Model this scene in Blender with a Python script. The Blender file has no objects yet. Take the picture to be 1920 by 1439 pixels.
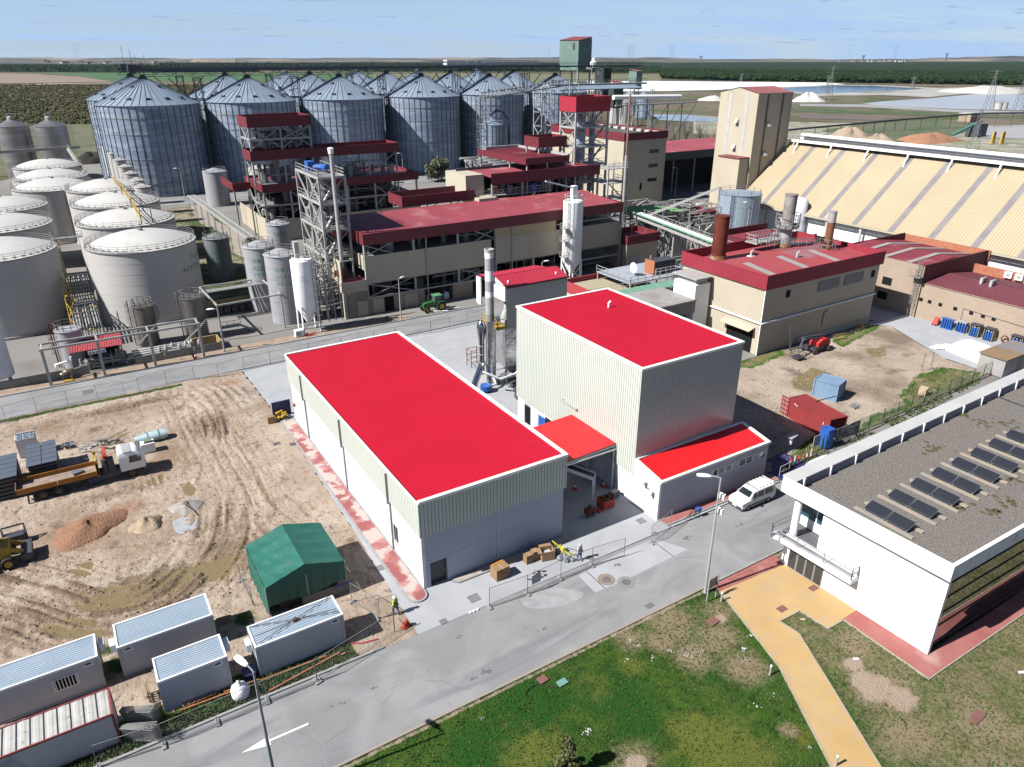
import bpy,math,random
import numpy as np
from mathutils import Vector,Matrix
random.seed(7);RNG=np.random.default_rng(7)
S=bpy.context.scene
COL=S.collection
R=math.radians
# ------------------------------------------------------------------ camera
F,CX,CY,HY,AZ,H=1357.,960.,719.5,106.,R(31.8),40.
PITCH=math.atan((CY-HY)/F)
FW=Vector((math.sin(AZ)*math.cos(PITCH),math.cos(AZ)*math.cos(PITCH),-math.sin(PITCH)))
RT=Vector((math.cos(AZ),-math.sin(AZ),0));UP=RT.cross(FW)
cam=bpy.data.cameras.new('camera');cam.lens=F/1920*36;cam.sensor_width=36
cam.clip_start=1;cam.clip_end=60000
co=bpy.data.objects.new('camera',cam);COL.objects.link(co)
m=Matrix((RT,UP,-FW)).transposed().to_4x4();m.translation=(0,0,H);co.matrix_world=m
S.camera=co
# ------------------------------------------------------------------ light
SUN_EL,SUN_AZ=R(44),R(276)
W=bpy.data.worlds.new('World');S.world=W;W.use_nodes=True
nt=W.node_tree;nt.nodes.clear()
def wn(t,**k):
 n=nt.nodes.new(t)
 for a,b in k.items():setattr(n,a,b)
 return n
L=nt.links.new
out=wn('ShaderNodeOutputWorld');bg=wn('ShaderNodeBackground');bg.inputs[1].default_value=.05
tc=wn('ShaderNodeTexCoord');sep=wn('ShaderNodeSeparateXYZ');L(tc.outputs['Generated'],sep.inputs[0])
mx=wn('ShaderNodeMath',operation='MAXIMUM');L(sep.outputs[2],mx.inputs[0]);mx.inputs[1].default_value=.012
cmb=wn('ShaderNodeCombineXYZ');L(sep.outputs[0],cmb.inputs[0]);L(sep.outputs[1],cmb.inputs[1]);L(mx.outputs[0],cmb.inputs[2])
sky=wn('ShaderNodeTexSky',sky_type='NISHITA',sun_disc=False,sun_elevation=SUN_EL,sun_rotation=SUN_AZ,air_density=.75,dust_density=.4,ozone_density=2.5)
L(cmb.outputs[0],sky.inputs[0])
ad=wn('ShaderNodeMath',operation='ADD');L(mx.outputs[0],ad.inputs[0]);ad.inputs[1].default_value=.05
dv=wn('ShaderNodeVectorMath',operation='DIVIDE');L(cmb.outputs[0],dv.inputs[0])
c3=wn('ShaderNodeCombineXYZ');[L(ad.outputs[0],c3.inputs[i]) for i in range(3)];L(c3.outputs[0],dv.inputs[1])
def cloud(scale,lo,hi,seed,det=6):
 mp=wn('ShaderNodeMapping');L(dv.outputs[0],mp.inputs[0]);mp.inputs[1].default_value=(seed,seed*2,0);mp.inputs[3].default_value=(scale[0],scale[1],1);mp.inputs[2].default_value=(0,0,R(32))
 nz=wn('ShaderNodeTexNoise');nz.inputs['Scale'].default_value=1;nz.inputs['Detail'].default_value=det;nz.inputs['Roughness'].default_value=.6
 L(mp.outputs[0],nz.inputs[0])
 r=wn('ShaderNodeMapRange');L(nz.outputs[0],r.inputs[0]);r.inputs[1].default_value=lo;r.inputs[2].default_value=hi;r.interpolation_type='SMOOTHSTEP'
 return r.outputs[0]
high=cloud((.25,.55),.36,.66,3,8)
cl=wn('ShaderNodeMix',data_type='RGBA');L(sky.outputs[0],cl.inputs[6]);cl.inputs[7].default_value=(3.9,5.5,8.1,1)
fh=wn('ShaderNodeMath',operation='MULTIPLY_ADD');L(high,fh.inputs[0]);fh.inputs[1].default_value=-.45;fh.inputs[2].default_value=1.0
el=wn('ShaderNodeMapRange',interpolation_type='SMOOTHSTEP');L(mx.outputs[0],el.inputs[0]);el.inputs[1].default_value=.03;el.inputs[2].default_value=.16;el.inputs[3].default_value=1;el.inputs[4].default_value=.02
fm=wn('ShaderNodeMath',operation='MULTIPLY');L(fh.outputs[0],fm.inputs[0]);L(el.outputs[0],fm.inputs[1]);L(fm.outputs[0],cl.inputs[0])
low=cloud((1.2,2.4),.60,.68,11,5)
c2=wn('ShaderNodeMix',data_type='RGBA');L(cl.outputs[2],c2.inputs[6]);c2.inputs[7].default_value=(2.9,3.9,5.9,1)
fl=wn('ShaderNodeMath',operation='MULTIPLY');L(low,fl.inputs[0]);fl.inputs[1].default_value=.7;L(fl.outputs[0],c2.inputs[0])
L(c2.outputs[2],bg.inputs[0]);L(bg.outputs[0],out.inputs[0])
sd=Vector((math.cos(SUN_EL)*math.sin(SUN_AZ),math.cos(SUN_EL)*math.cos(SUN_AZ),math.sin(SUN_EL)))
sl=bpy.data.lights.new('sun','SUN');sl.energy=5.0;sl.angle=R(.5);sl.color=(1,.975,.935)
so=bpy.data.objects.new('sun',sl);COL.objects.link(so);so.rotation_euler=sd.to_track_quat('Z','Y').to_euler()
S.view_settings.view_transform='Standard';S.view_settings.look='None';S.view_settings.gamma=1
S.view_settings.exposure=1.164;S.view_settings.use_curve_mapping=False
# ------------------------------------------------------------------ helpers
def G(x,y,z=0.):
 """point of the world at height z that the photograph shows at pixel x, y (used to measure the site)"""
 d=FW*F+RT*(x-CX)-UP*(y-CY)
 t=(z-H)/d.z
 return Vector((d.x*t,d.y*t,z))
def G2(x,y,z=0.):g=G(x,y,z);return (g.x,g.y)
MATS={}
ALB=.55 # base colours below were measured off the sunlit picture; this turns them into real albedos
def alb(c):k=ALB if min(c)<.7 else .78;return tuple(v*k for v in c)
def pmat(name,c1,c2=None,scale=1.,lo=.35,hi=.65,rough=.7,metal=0.,bump=0.,bscale=None,detail=5,stretch=(1,1,1),c3=None,s3=None,lo3=.55,hi3=.75,st3=(1,1,1),grad=None,spec=.5,bdist=.05,dist=0.):
 if name in MATS:return MATS[name]
 c1=alb(c1);c2=c2 and alb(c2);c3=c3 and alb(c3)
 m=bpy.data.materials.new(name);m.use_nodes=True;MATS[name]=m
 n=m.node_tree;b=n.nodes['Principled BSDF'];K=n.links.new
 b.inputs['Roughness'].default_value=rough;b.inputs['Metallic'].default_value=metal
 b.inputs['Specular IOR Level'].default_value=spec if rough<.75 else spec*.3
 b.inputs['Base Color'].default_value=(*c1,1)
 geo=n.nodes.new('ShaderNodeNewGeometry')
 def noise(sc,st,det=detail):
  mp=n.nodes.new('ShaderNodeMapping');K(geo.outputs['Position'],mp.inputs[0]);mp.inputs[3].default_value=st
  t=n.nodes.new('ShaderNodeTexNoise');t.inputs['Scale'].default_value=sc;t.inputs['Detail'].default_value=det
  t.inputs['Distortion'].default_value=dist
  K(mp.outputs[0],t.inputs[0]);return t.outputs[0]
 def ramp(v,a,c):
  r=n.nodes.new('ShaderNodeMapRange');K(v,r.inputs[0]);r.inputs[1].default_value=a;r.inputs[2].default_value=c;return r.outputs[0]
 cur=None
 def mixin(f,col):
  nonlocal cur
  x=n.nodes.new('ShaderNodeMix');x.data_type='RGBA';K(f,x.inputs[0])
  if cur is None:x.inputs[6].default_value=(*c1,1)
  else:K(cur,x.inputs[6])
  x.inputs[7].default_value=(*col,1);cur=x.outputs[2];K(cur,b.inputs['Base Color'])
 if c2:mixin(ramp(noise(scale,stretch),lo,hi),c2)
 if c3:mixin(ramp(noise(s3 or scale*3,st3),lo3,hi3),c3)
 if bump:
  bp=n.nodes.new('ShaderNodeBump');bp.inputs['Strength'].default_value=bump;bp.inputs['Distance'].default_value=bdist
  K(noise(bscale or scale*4,(1,1,1)),bp.inputs['Height']);K(bp.outputs[0],b.inputs['Normal'])
 return m
class MB:
 def __init__(s):s.v=[];s.f=[]
 def add(s,vs,fs):
  o=len(s.v);s.v+=[tuple(v) for v in vs];s.f+=[tuple(i+o for i in f) for f in fs];return s
 def box(s,x0,y0,z0,x1,y1,z1):
  if x0>x1:x0,x1=x1,x0
  if y0>y1:y0,y1=y1,y0
  if z0>z1:z0,z1=z1,z0
  return s.add([(x0,y0,z0),(x1,y0,z0),(x1,y1,z0),(x0,y1,z0),(x0,y0,z1),(x1,y0,z1),(x1,y1,z1),(x0,y1,z1)],
      [(3,2,1,0),(4,5,6,7),(0,1,5,4),(1,2,6,5),(2,3,7,6),(3,0,4,7)])
 def obox(s,c,sx,sy,sz,rz=0,M3=None):
  """oriented box: centre of the base c"""
  ca,sa=math.cos(rz),math.sin(rz);vs=[]
  for z in (0,sz):
   for x,y in ((-sx/2,-sy/2),(sx/2,-sy/2),(sx/2,sy/2),(-sx/2,sy/2)):
    vs.append((c[0]+x*ca-y*sa,c[1]+x*sa+y*ca,c[2]+z))
  return s.add(vs,[(3,2,1,0),(4,5,6,7),(0,1,5,4),(1,2,6,5),(2,3,7,6),(3,0,4,7)])
 def prism(s,pts,z0,z1):
  n=len(pts);a=sum(pts[i][0]*pts[(i+1)%n][1]-pts[(i+1)%n][0]*pts[i][1] for i in range(n))
  if a<0:pts=pts[::-1]
  zt=z1 if isinstance(z1,(list,tuple)) else [z1]*n
  if a<0 and isinstance(z1,(list,tuple)):zt=zt[::-1]
  return s.add([(p[0],p[1],z0) for p in pts]+[(p[0],p[1],zt[i]) for i,p in enumerate(pts)],
      [tuple(range(n))[::-1],tuple(range(n,2*n))]+[(i,(i+1)%n,n+(i+1)%n,n+i) for i in range(n)])
 def quad(s,a,b,c,d):return s.add([a,b,c,d],[(0,1,2,3)])
 def bar(s,a,b,w=.1,h=None):
  a,b=Vector(a),Vector(b);d=(b-a)
  if d.length<1e-6:return s
  d.normalize();h=h or w
  x=d.cross(Vector((0,0,1)))
  if x.length<1e-3:x=Vector((1,0,0))
  x.normalize();y=x.cross(d);vs=[]
  for p in (a,b):
   for i,j in ((-1,-1),(1,-1),(1,1),(-1,1)):vs.append(p+x*(i*w/2)+y*(j*h/2))
  return s.add(vs,[(3,2,1,0),(4,5,6,7),(0,1,5,4),(1,2,6,5),(2,3,7,6),(3,0,4,7)])
 def tube(s,pts,r=.05,n=6,cap=True):
  pts=[Vector(p) for p in pts];base=len(s.v);prev=None
  for i,p in enumerate(pts):
   t=(pts[min(i+1,len(pts)-1)]-pts[max(i-1,0)]).normalized()
   if prev is None:
    x=t.cross(Vector((0,0,1)))
    if x.length<1e-3:x=t.cross(Vector((0,1,0)))
   else:x=prev-t*prev.dot(t)
   x.normalize();prev=x;y=t.cross(x)
   rr=r[i] if isinstance(r,(list,tuple)) else r
   for k in range(n):
    a=2*math.pi*k/n;s.v.append(tuple(p+x*(math.cos(a)*rr)+y*(math.sin(a)*rr)))
  for i in range(len(pts)-1):
   for k in range(n):
    a=base+i*n+k;b=base+i*n+(k+1)%n;s.f.append((a,b,b+n,a+n))
  if cap:
   s.f.append(tuple(base+k for k in range(n))[::-1]);s.f.append(tuple(base+(len(pts)-1)*n+k for k in range(n)))
  return s
 def lathe(s,cx,cy,prof,n=32,a0=0):
  base=len(s.v)
  for r,z in prof:
   for k in range(n):
    a=a0+2*math.pi*k/n;s.v.append((cx+r*math.cos(a),cy+r*math.sin(a),z))
  for i in range(len(prof)-1):
   for k in range(n):
    a=base+i*n+k;b=base+i*n+(k+1)%n;s.f.append((a,b,b+n,a+n))
  s.f.append(tuple(base+k for k in range(n))[::-1]);s.f.append(tuple(base+(len(prof)-1)*n+k for k in range(n)))
  return s
 def corr(s,o,u,v,nrm,pitch=.33,w=.06,h=.04,off=0.):
  """sheet from o along u (ribs repeat) and v (ribs run); rib height h along nrm (negative: grooves)"""
  o,u,v,nrm=Vector(o),Vector(u),Vector(v),Vector(nrm);Lu=u.length;du=u/Lu
  n=max(1,int(round(Lu/pitch)));p=Lu/n;pr=[(0,0)]
  for i in range(n):
   c=(i+.5)*p
   pr+=[(c-w,0),(c-w*.5,h),(c+w*.5,h),(c+w,0)]
  pr.append((Lu,0));vs=[]
  for a,b in pr:
   q=o+du*a+nrm*b;vs+=[q,q+v]
  flip=u.cross(v).dot(nrm)<0
  fs=[((2*i,2*i+2,2*i+3,2*i+1) if not flip else (2*i+1,2*i+3,2*i+2,2*i)) for i in range(len(pr)-1)]
  return s.add(vs,fs)
 def ladder(s,p,z0,z1,out=(0,-1),w=.5,hoop=True):
  p=Vector((p[0],p[1],0));o=Vector((out[0],out[1],0));t=Vector((-o.y,o.x,0))
  for k in (-1,1):s.bar(p+t*(k*w/2)+Vector((0,0,z0)),p+t*(k*w/2)+Vector((0,0,z1)),.06)
  z=z0+.3
  while z<z1:s.bar(p-t*(w/2)+Vector((0,0,z)),p+t*(w/2)+Vector((0,0,z)),.04);z+=.45
  if hoop:
   z=z0+2.2
   while z<z1+1:
    pts=[p+t*(math.cos(a)*w*.7)+o*(math.sin(a)*w*1.4)+Vector((0,0,z)) for a in [math.pi*i/5 for i in range(6)]]
    for i in range(5):s.bar(pts[i],pts[i+1],.035)
    z+=1.1
   for a in (.25*math.pi,.5*math.pi,.75*math.pi):
    q=p+t*(math.cos(a)*w*.7)+o*(math.sin(a)*w*1.4)
    s.bar(q+Vector((0,0,z0+2.2)),q+Vector((0,0,z1+.8)),.03)
  return s
 def rail(s,pts,h=1.05,step=1.5,w=.05,closed=False):
  pts=[Vector(p) for p in pts]
  if closed:pts=pts+[pts[0]]
  for a,b in zip(pts,pts[1:]):
   for z in (h,h*.5):s.bar(a+Vector((0,0,z)),b+Vector((0,0,z)),w)
   n=max(1,int((b-a).length/step))
   for i in range(n+1):q=a.lerp(b,i/n);s.bar(q,q+Vector((0,0,h)),w)
  return s
 def ring(s,cx,cy,z,r,w=.05,n=28,a0=0,a1=2*math.pi):
  pts=[(cx+r*math.cos(a0+(a1-a0)*i/n),cy+r*math.sin(a0+(a1-a0)*i/n),z) for i in range(n+1)]
  for a,b in zip(pts,pts[1:]):s.bar(a,b,w)
  return s
 def build(s,name,mat=None,parent=None,smooth=0,kind=None,label=None):
  me=bpy.data.meshes.new(name);o=bpy.data.objects.new(name,me)
  org=ORG.get(parent.name,(0,0,0)) if parent else (0,0,0)
  if org !=(0,0,0):
   V=np.array(s.v,float)-np.array(org);vs=V.tolist()
  else:vs=s.v
  me.from_pydata(vs,[],s.f)
  if mat:me.materials.append(mat)
  if smooth:me.shade_smooth();me.set_sharp_from_angle(angle=R(smooth))
  COL.objects.link(o)
  if parent:o.parent=parent;ORG[o.name]=org;CH.setdefault(parent.name,[]).append(o)
  if kind:o['kind']=kind
  if label:o['label']=label
  return o
ORG={}
def tag(o,label,cat,group=None):
 o['label']=label;o['category']=cat
 if group:o['group']=group
 return o
def thing(name,label,cat,loc=(0,0,0),group=None):
 o=bpy.data.objects.new(name,None);COL.objects.link(o);o.empty_display_size=.3
 o.location=loc;ORG[o.name]=tuple(float(c) for c in loc)
 return tag(o,label,cat,group)
CH={}
def clone(o,loc=None,rz=None,label=None,group=None,parent=None,scale=None):
 c=o.copy();COL.objects.link(c)
 if parent:c.parent=parent;CH.setdefault(parent.name,[]).append(c)
 if loc is not None:c.location=loc
 if rz is not None:c.rotation_euler=(0,0,rz)
 if scale is not None:c.scale=scale
 if label:c['label']=label
 if group:c['group']=group
 for ch in list(CH.get(o.name,[])):clone(ch,parent=c)
 return c
def V(*a):return Vector(a)
def lerp(a,b,t):return a+(b-a)*t
def sheet(name,pts,z,mat,kind='structure',n=1,parent=None):
 o=MB().add([(p[0],p[1],z) for p in pts],[tuple(range(len(pts)))]).build(name,mat,parent,kind=kind)
 if o.data.polygons[0].normal.z<0:o.data.flip_normals()
 return o
def text(s,size,loc,rot,mat,parent,name='lettering',label=None,ex=.004,xs=1.):
 c=bpy.data.curves.new(name,'FONT');c.body=s;c.size=size;c.extrude=ex;c.align_x='LEFT'
 tmp=bpy.data.objects.new('tmp',c);COL.objects.link(tmp)
 bpy.context.view_layer.update()
 me=bpy.data.meshes.new_from_object(tmp.evaluated_get(bpy.context.evaluated_depsgraph_get()))
 bpy.data.objects.remove(tmp);bpy.data.curves.remove(c)
 o=bpy.data.objects.new(name,me);COL.objects.link(o);me.materials.clear();me.materials.append(mat)
 org=V(*ORG.get(parent.name,(0,0,0))) if parent else V(0,0,0)
 o.rotation_euler=rot;o.scale=(xs,1,1);o.location=Vector(loc)-org
 if parent:o.parent=parent;CH.setdefault(parent.name,[]).append(o)
 return o
# ------------------------------------------------------------------ materials
C_ROAD=pmat('road_concrete',(.285,.285,.29),(.35,.35,.355),.22,.38,.62,.85,bump=.15,bscale=8,c3=(.22,.22,.23),s3=.35,lo3=.52,hi3=.75,st3=(.25,1.2,1),dist=1.2)
C_SLAB=pmat('new_concrete',(.41,.42,.445),(.49,.50,.52),.3,.3,.7,.8,bump=.1,bscale=6,c3=(.42,.43,.46),s3=.12,lo3=.5,hi3=.8,dist=.8)
C_OLDSLAB=pmat('old_concrete',(.26,.25,.235),(.34,.32,.30),.3,.3,.7,.85,bump=.15,bscale=5,c3=(.12,.115,.11),s3=.2,lo3=.58,hi3=.75)
M_YARD=pmat('plant_yard',(.25,.24,.225),(.32,.30,.28),.04,.35,.65,.9,c3=(.17,.155,.14),s3=.08,lo3=.5,hi3=.8)
M_KERB=pmat('kerb_concrete',(.42,.42,.41),(.33,.33,.32),1.5,rough=.85)
M_REDP=pmat('red_paving',(.36,.12,.12),(.50,.23,.22),.7,.45,.6,.85,c3=(.56,.47,.42),s3=.5,lo3=.48,hi3=.54)
M_REDP2=pmat('red_paving_clean',(.38,.13,.115),(.46,.19,.17),.5,.3,.7,.85,c3=(.62,.42,.38),s3=.35,lo3=.6,hi3=.85)
M_YELP=pmat('yellow_paving',(.55,.36,.15),(.60,.42,.21),.35,.3,.7,.85,c3=(.50,.37,.25),s3=.8,lo3=.48,hi3=.8,bump=.15,bscale=9)
M_WHITE=pmat('white_paint',(.8,.8,.8),(.74,.74,.74),.6,rough=.55)
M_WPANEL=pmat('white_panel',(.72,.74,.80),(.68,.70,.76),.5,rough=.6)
M_SHPANEL=pmat('shaded_panel',(.54,.565,.66),(.50,.53,.62),.4,rough=.55)  # white panel darkened for the sunless walls; shade is in the colour
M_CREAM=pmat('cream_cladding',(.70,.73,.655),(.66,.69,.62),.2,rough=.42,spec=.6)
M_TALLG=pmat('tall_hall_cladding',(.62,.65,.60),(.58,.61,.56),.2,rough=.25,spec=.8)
M_TRIM=pmat('white_trim',(.80,.79,.74),rough=.5)
M_RED=pmat('red_roof',(.66,.010,.036),(.61,.010,.034),.25,rough=.45,spec=.35)
M_RED2=pmat('red_roof_bright',(.78,.016,.022),(.72,.02,.025),.3,rough=.45,spec=.35)
M_MAR=pmat('maroon_sheet',(.22,.020,.032),(.18,.02,.03),.3,rough=.6,c3=(.24,.06,.07),s3=.5,lo3=.6,hi3=.8)
M_MARL=pmat('faded_maroon_roof',(.31,.045,.065),(.26,.038,.055),.3,rough=.6,c3=(.42,.2,.2),s3=.25,lo3=.55,hi3=.8)
M_CORAL=pmat('coral_roof',(.46,.075,.085),(.39,.07,.075),.2,rough=.6,c3=(.30,.27,.29),s3=.12,lo3=.58,hi3=.7)
M_PCREAM=pmat('plant_cream',(.62,.55,.42),(.57,.50,.39),.15,rough=.65,c3=(.42,.34,.24),s3=.12,lo3=.58,hi3=.8,st3=(1,1,.15))
M_TOWERC=pmat('tower_cream',(.60,.53,.40),(.54,.47,.35),.1,rough=.7,c3=(.30,.25,.20),s3=.18,lo3=.62,hi3=.74,st3=(1,1,.12))
M_STRIPE=pmat('hall_roof_cream',(.54,.44,.285),(.49,.395,.25),.1,rough=.6,c3=(.5,.42,.3),s3=.2,lo3=.55,hi3=.85)
M_STRIPG=pmat('hall_roof_grey_strip',(.21,.19,.20),(.26,.24,.24),.4,rough=.7)
M_GALV=pmat('galvanised',(.34,.41,.52),(.26,.33,.44),.12,.4,.6,.45,.2,c3=(.44,.51,.62),s3=.5,lo3=.45,hi3=.6,st3=(.25,.25,2.0))
M_GALVR=pmat('galvanised_roof',(.36,.44,.54),(.31,.39,.49),.2,.4,.6,.5,.25)
M_DARKM=pmat('dark_steel',(.07,.08,.10),(.1,.1,.12),1,rough=.6,metal=.3)
M_STEEL=pmat('painted_steel_grey',(.55,.55,.53),(.46,.46,.44),1,rough=.5,metal=.1)
M_STEELD=pmat('aged_steel',(.34,.34,.33),(.26,.25,.24),1,rough=.6,metal=.2)
M_SHINY=pmat('polished_steel',(.9,.9,.9),(.75,.74,.72),.8,rough=.26,metal=1,bump=.6,bscale=1.1,bdist=.25)
M_PIPES=pmat('bright_pipe',(.7,.7,.7),(.6,.6,.62),1,rough=.2,metal=1)
M_TANKW=pmat('oil_tank_white',(.62,.59,.56),(.57,.55,.52),.12,rough=.55,c3=(.42,.40,.37),s3=.15,lo3=.62,hi3=.85,st3=(1,1,.15))
M_TANKR=pmat('oil_tank_roof',(.68,.66,.62),(.62,.60,.57),.2,rough=.6,c3=(.50,.49,.47),s3=.3,lo3=.6,hi3=.8)
M_TANKG=pmat('grey_tank_paint',(.40,.40,.43),(.45,.45,.47),.4,rough=.55)
M_BROWN=pmat('brown_tank',(.19,.17,.16),(.25,.22,.20),.6,rough=.4,metal=.4)
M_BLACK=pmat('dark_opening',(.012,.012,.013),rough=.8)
M_GLASS=pmat('dark_glass',(.02,.028,.035),rough=.08,spec=.9)
M_RUB=pmat('rubber',(.03,.03,.03),(.07,.06,.05),4,rough=.85)
M_DIRT=None
M_BRICK=pmat('tan_brick',(.46,.36,.28),(.50,.40,.31),.4,rough=.9,c3=(.38,.29,.22),s3=6,lo3=.5,hi3=.7,st3=(.4,.4,3))
M_OBRICK=pmat('orange_brick',(.42,.15,.09),(.50,.20,.12),2,rough=.9,c3=(.5,.3,.22),s3=5,lo3=.55,hi3=.7,st3=(.4,.4,3))
M_YEL=pmat('safety_yellow',(.65,.42,.03),(.5,.32,.04),2,rough=.5)
M_RUST=pmat('rusty_red_steel',(.14,.03,.022),(.20,.05,.03),1,rough=.75,c3=(.10,.04,.03),s3=3)
M_RUST2=pmat('orange_rust',(.30,.12,.05),(.20,.10,.06),1.2,rough=.8,c3=(.36,.34,.32),s3=1,lo3=.6,hi3=.7)
M_BLUE=pmat('blue_paint',(.03,.15,.55),(.03,.12,.45),2,rough=.45)
M_DBLUE=pmat('dark_blue_tarp',(.02,.025,.12),rough=.6)
M_ORANGE=pmat('orange_plastic',(.60,.12,.03),rough=.5)
M_REDC=pmat('container_red',(.36,.045,.045),(.30,.04,.04),.6,rough=.6,c3=(.25,.09,.05),s3=1.2,lo3=.62,hi3=.75)
M_BLUEC=pmat('container_blue',(.20,.34,.52),(.26,.38,.54),.5,rough=.6,c3=(.4,.42,.44),s3=.8,lo3=.6,hi3=.75)
M_GREENT=pmat('green_tarp',(.012,.16,.115),(.012,.13,.095),.6,rough=.55,bump=.4,bscale=1.2,bdist=.2)
M_CARD=pmat('cardboard',(.40,.26,.15),(.34,.22,.13),1.5,rough=.85)
M_WOOD=pmat('pallet_wood',(.42,.30,.19),(.33,.23,.15),3,rough=.85)
M_GREENC=pmat('green_cladding',(.20,.31,.26),(.16,.25,.22),.1,rough=.6,c3=(.42,.40,.34),s3=.1,lo3=.6,hi3=.7)
M_TEAL=pmat('teal_letters',(.02,.32,.24),rough=.6)
M_INK=pmat('dark_letters',(.03,.07,.07),rough=.6)
M_GPIPE=pmat('green_pipe',(.20,.42,.30),rough=.5)
M_OCIN=pmat('office_wall',(.60,.61,.67),(.55,.56,.62),.5,rough=.5)
M_OROOF=pmat('office_roof',(.50,.60,.70),(.44,.54,.64),.6,rough=.5,metal=.2,c3=(.6,.62,.62),s3=1,lo3=.6,hi3=.8)
M_SOLAR=pmat('solar_cell',(.012,.013,.022),rough=.28,spec=.6)
M_GRAVEL=pmat('roof_gravel',(.25,.225,.205),(.15,.13,.115),14,.42,.58,.95,bump=.9,bscale=9,bdist=.08,c3=(.42,.39,.36),s3=11,lo3=.55,hi3=.66,detail=3)
M_MOSS=pmat('moss',(.09,.085,.04),(.14,.12,.07),4,rough=.95,bump=.5)
M_SKIN=pmat('skin',(.55,.33,.24),rough=.6)
M_JEANS=pmat('jeans',(.10,.17,.32),rough=.8)
M_LIME=pmat('hi_vis_lime',(.55,.80,.05),rough=.6)
M_LGREY=pmat('light_grey_cloth',(.55,.55,.53),rough=.8)
M_BAG=pmat('white_bag',(.74,.74,.76),rough=.7,bump=.8,bscale=6,bdist=.1)
M_JD=pmat('tractor_green',(.03,.16,.04),rough=.4)
M_JDY=pmat('tractor_yellow',(.62,.42,.05),rough=.5)
# ================================================================== SETTING: ground
def vnoise(x,y,sc,seed=0,octs=4):
 r=np.random.default_rng(seed);out=0;amp=1;tot=0
 for o in range(octs):
  g=r.random((64,64));X=x*sc;Y=y*sc;xi=np.floor(X).astype(int);yi=np.floor(Y).astype(int);fx=X-xi;fy=Y-yi
  fx=fx*fx*(3-2*fx);fy=fy*fy*(3-2*fy)
  a=g[xi%64,yi%64];b=g[(xi+1)%64,yi%64];c=g[xi%64,(yi+1)%64];d=g[(xi+1)%64,(yi+1)%64]
  out=out+amp*((a*(1-fx)+b*fx)*(1-fy)+(c*(1-fx)+d*fx)*fy);tot+=amp;amp *= .5;sc *= 2.03
 return out/tot
def gridmesh(name,x0,x1,y0,y1,step,hf,mat,attrs=None,mask=None,kind='structure',smooth=True):
 nx=int((x1-x0)/step)+1;ny=int((y1-y0)/step)+1
 X,Y=np.meshgrid(np.linspace(x0,x1,nx),np.linspace(y0,y1,ny),indexing='ij')
 Z=hf(X,Y);vs=np.stack([X,Y,Z],-1).reshape(-1,3)
 i,j=np.meshgrid(np.arange(nx-1),np.arange(ny-1),indexing='ij');a=(i*ny+j)
 fs=np.stack([a,a+ny,a+ny+1,a+1],-1).reshape(-1,4)
 if mask is not None:
  mk=mask(X,Y);k=(mk[:-1,:-1] & mk[1:,:-1] & mk[1:,1:] & mk[:-1,1:]).reshape(-1);fs=fs[k]
 me=bpy.data.meshes.new(name)
 me.vertices.add(len(vs));me.vertices.foreach_set('co',vs.ravel().astype(np.float32))
 me.loops.add(len(fs)*4);me.loops.foreach_set('vertex_index',fs.ravel().astype(np.int32))
 me.polygons.add(len(fs));me.polygons.foreach_set('loop_start',np.arange(0,len(fs)*4,4,dtype=np.int32));me.polygons.foreach_set('loop_total',np.full(len(fs),4,np.int32))
 me.update()
 if smooth:me.shade_smooth()
 if attrs:
  for k,fn in attrs.items():
   at=me.attributes.new(k,'FLOAT','POINT');at.data.foreach_set('value',np.clip(fn(X,Y),0,1).reshape(-1).astype(np.float32))
 me.materials.append(mat);o=bpy.data.objects.new(name,me);COL.objects.link(o)
 if kind:o['kind']=kind
 return o
def inpoly(X,Y,P):
 c=np.zeros(X.shape,bool);n=len(P)
 for i in range(n):
  x1,y1=P[i];x2,y2=P[(i+1)%n]
  if y1==y2:continue
  k=((y1>Y) !=(y2>Y)) &(X<(x2-x1)*(Y-y1)/(y2-y1)+x1);c ^= k
 return c
def polydist(X,Y,P):
 best=np.full(X.shape,1e9)
 for (x1,y1),(x2,y2) in zip(P,P[1:]):
  dx,dy=x2-x1,y2-y1;t=np.clip(((X-x1)*dx+(Y-y1)*dy)/(dx*dx+dy*dy+1e-9),0,1)
  best=np.minimum(best,np.hypot(X-x1-t*dx,Y-y1-t*dy))
 return best
def smoothpath(P,n=8):
 P=[Vector((p[0],p[1],0)) for p in P];out=[]
 for i in range(len(P)-1):
  a,b,c,d=P[max(i-1,0)],P[i],P[i+1],P[min(i+2,len(P)-1)]
  for k in range(n):
   t=k/n;out.append(tuple((.5*((2*b)+(c-a)*t+(2*a-5*b+4*c-d)*t*t+(3*b-a-3*c+d)*t**3))[:2]))
 out.append(tuple(P[-1][:2]));return out
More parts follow.
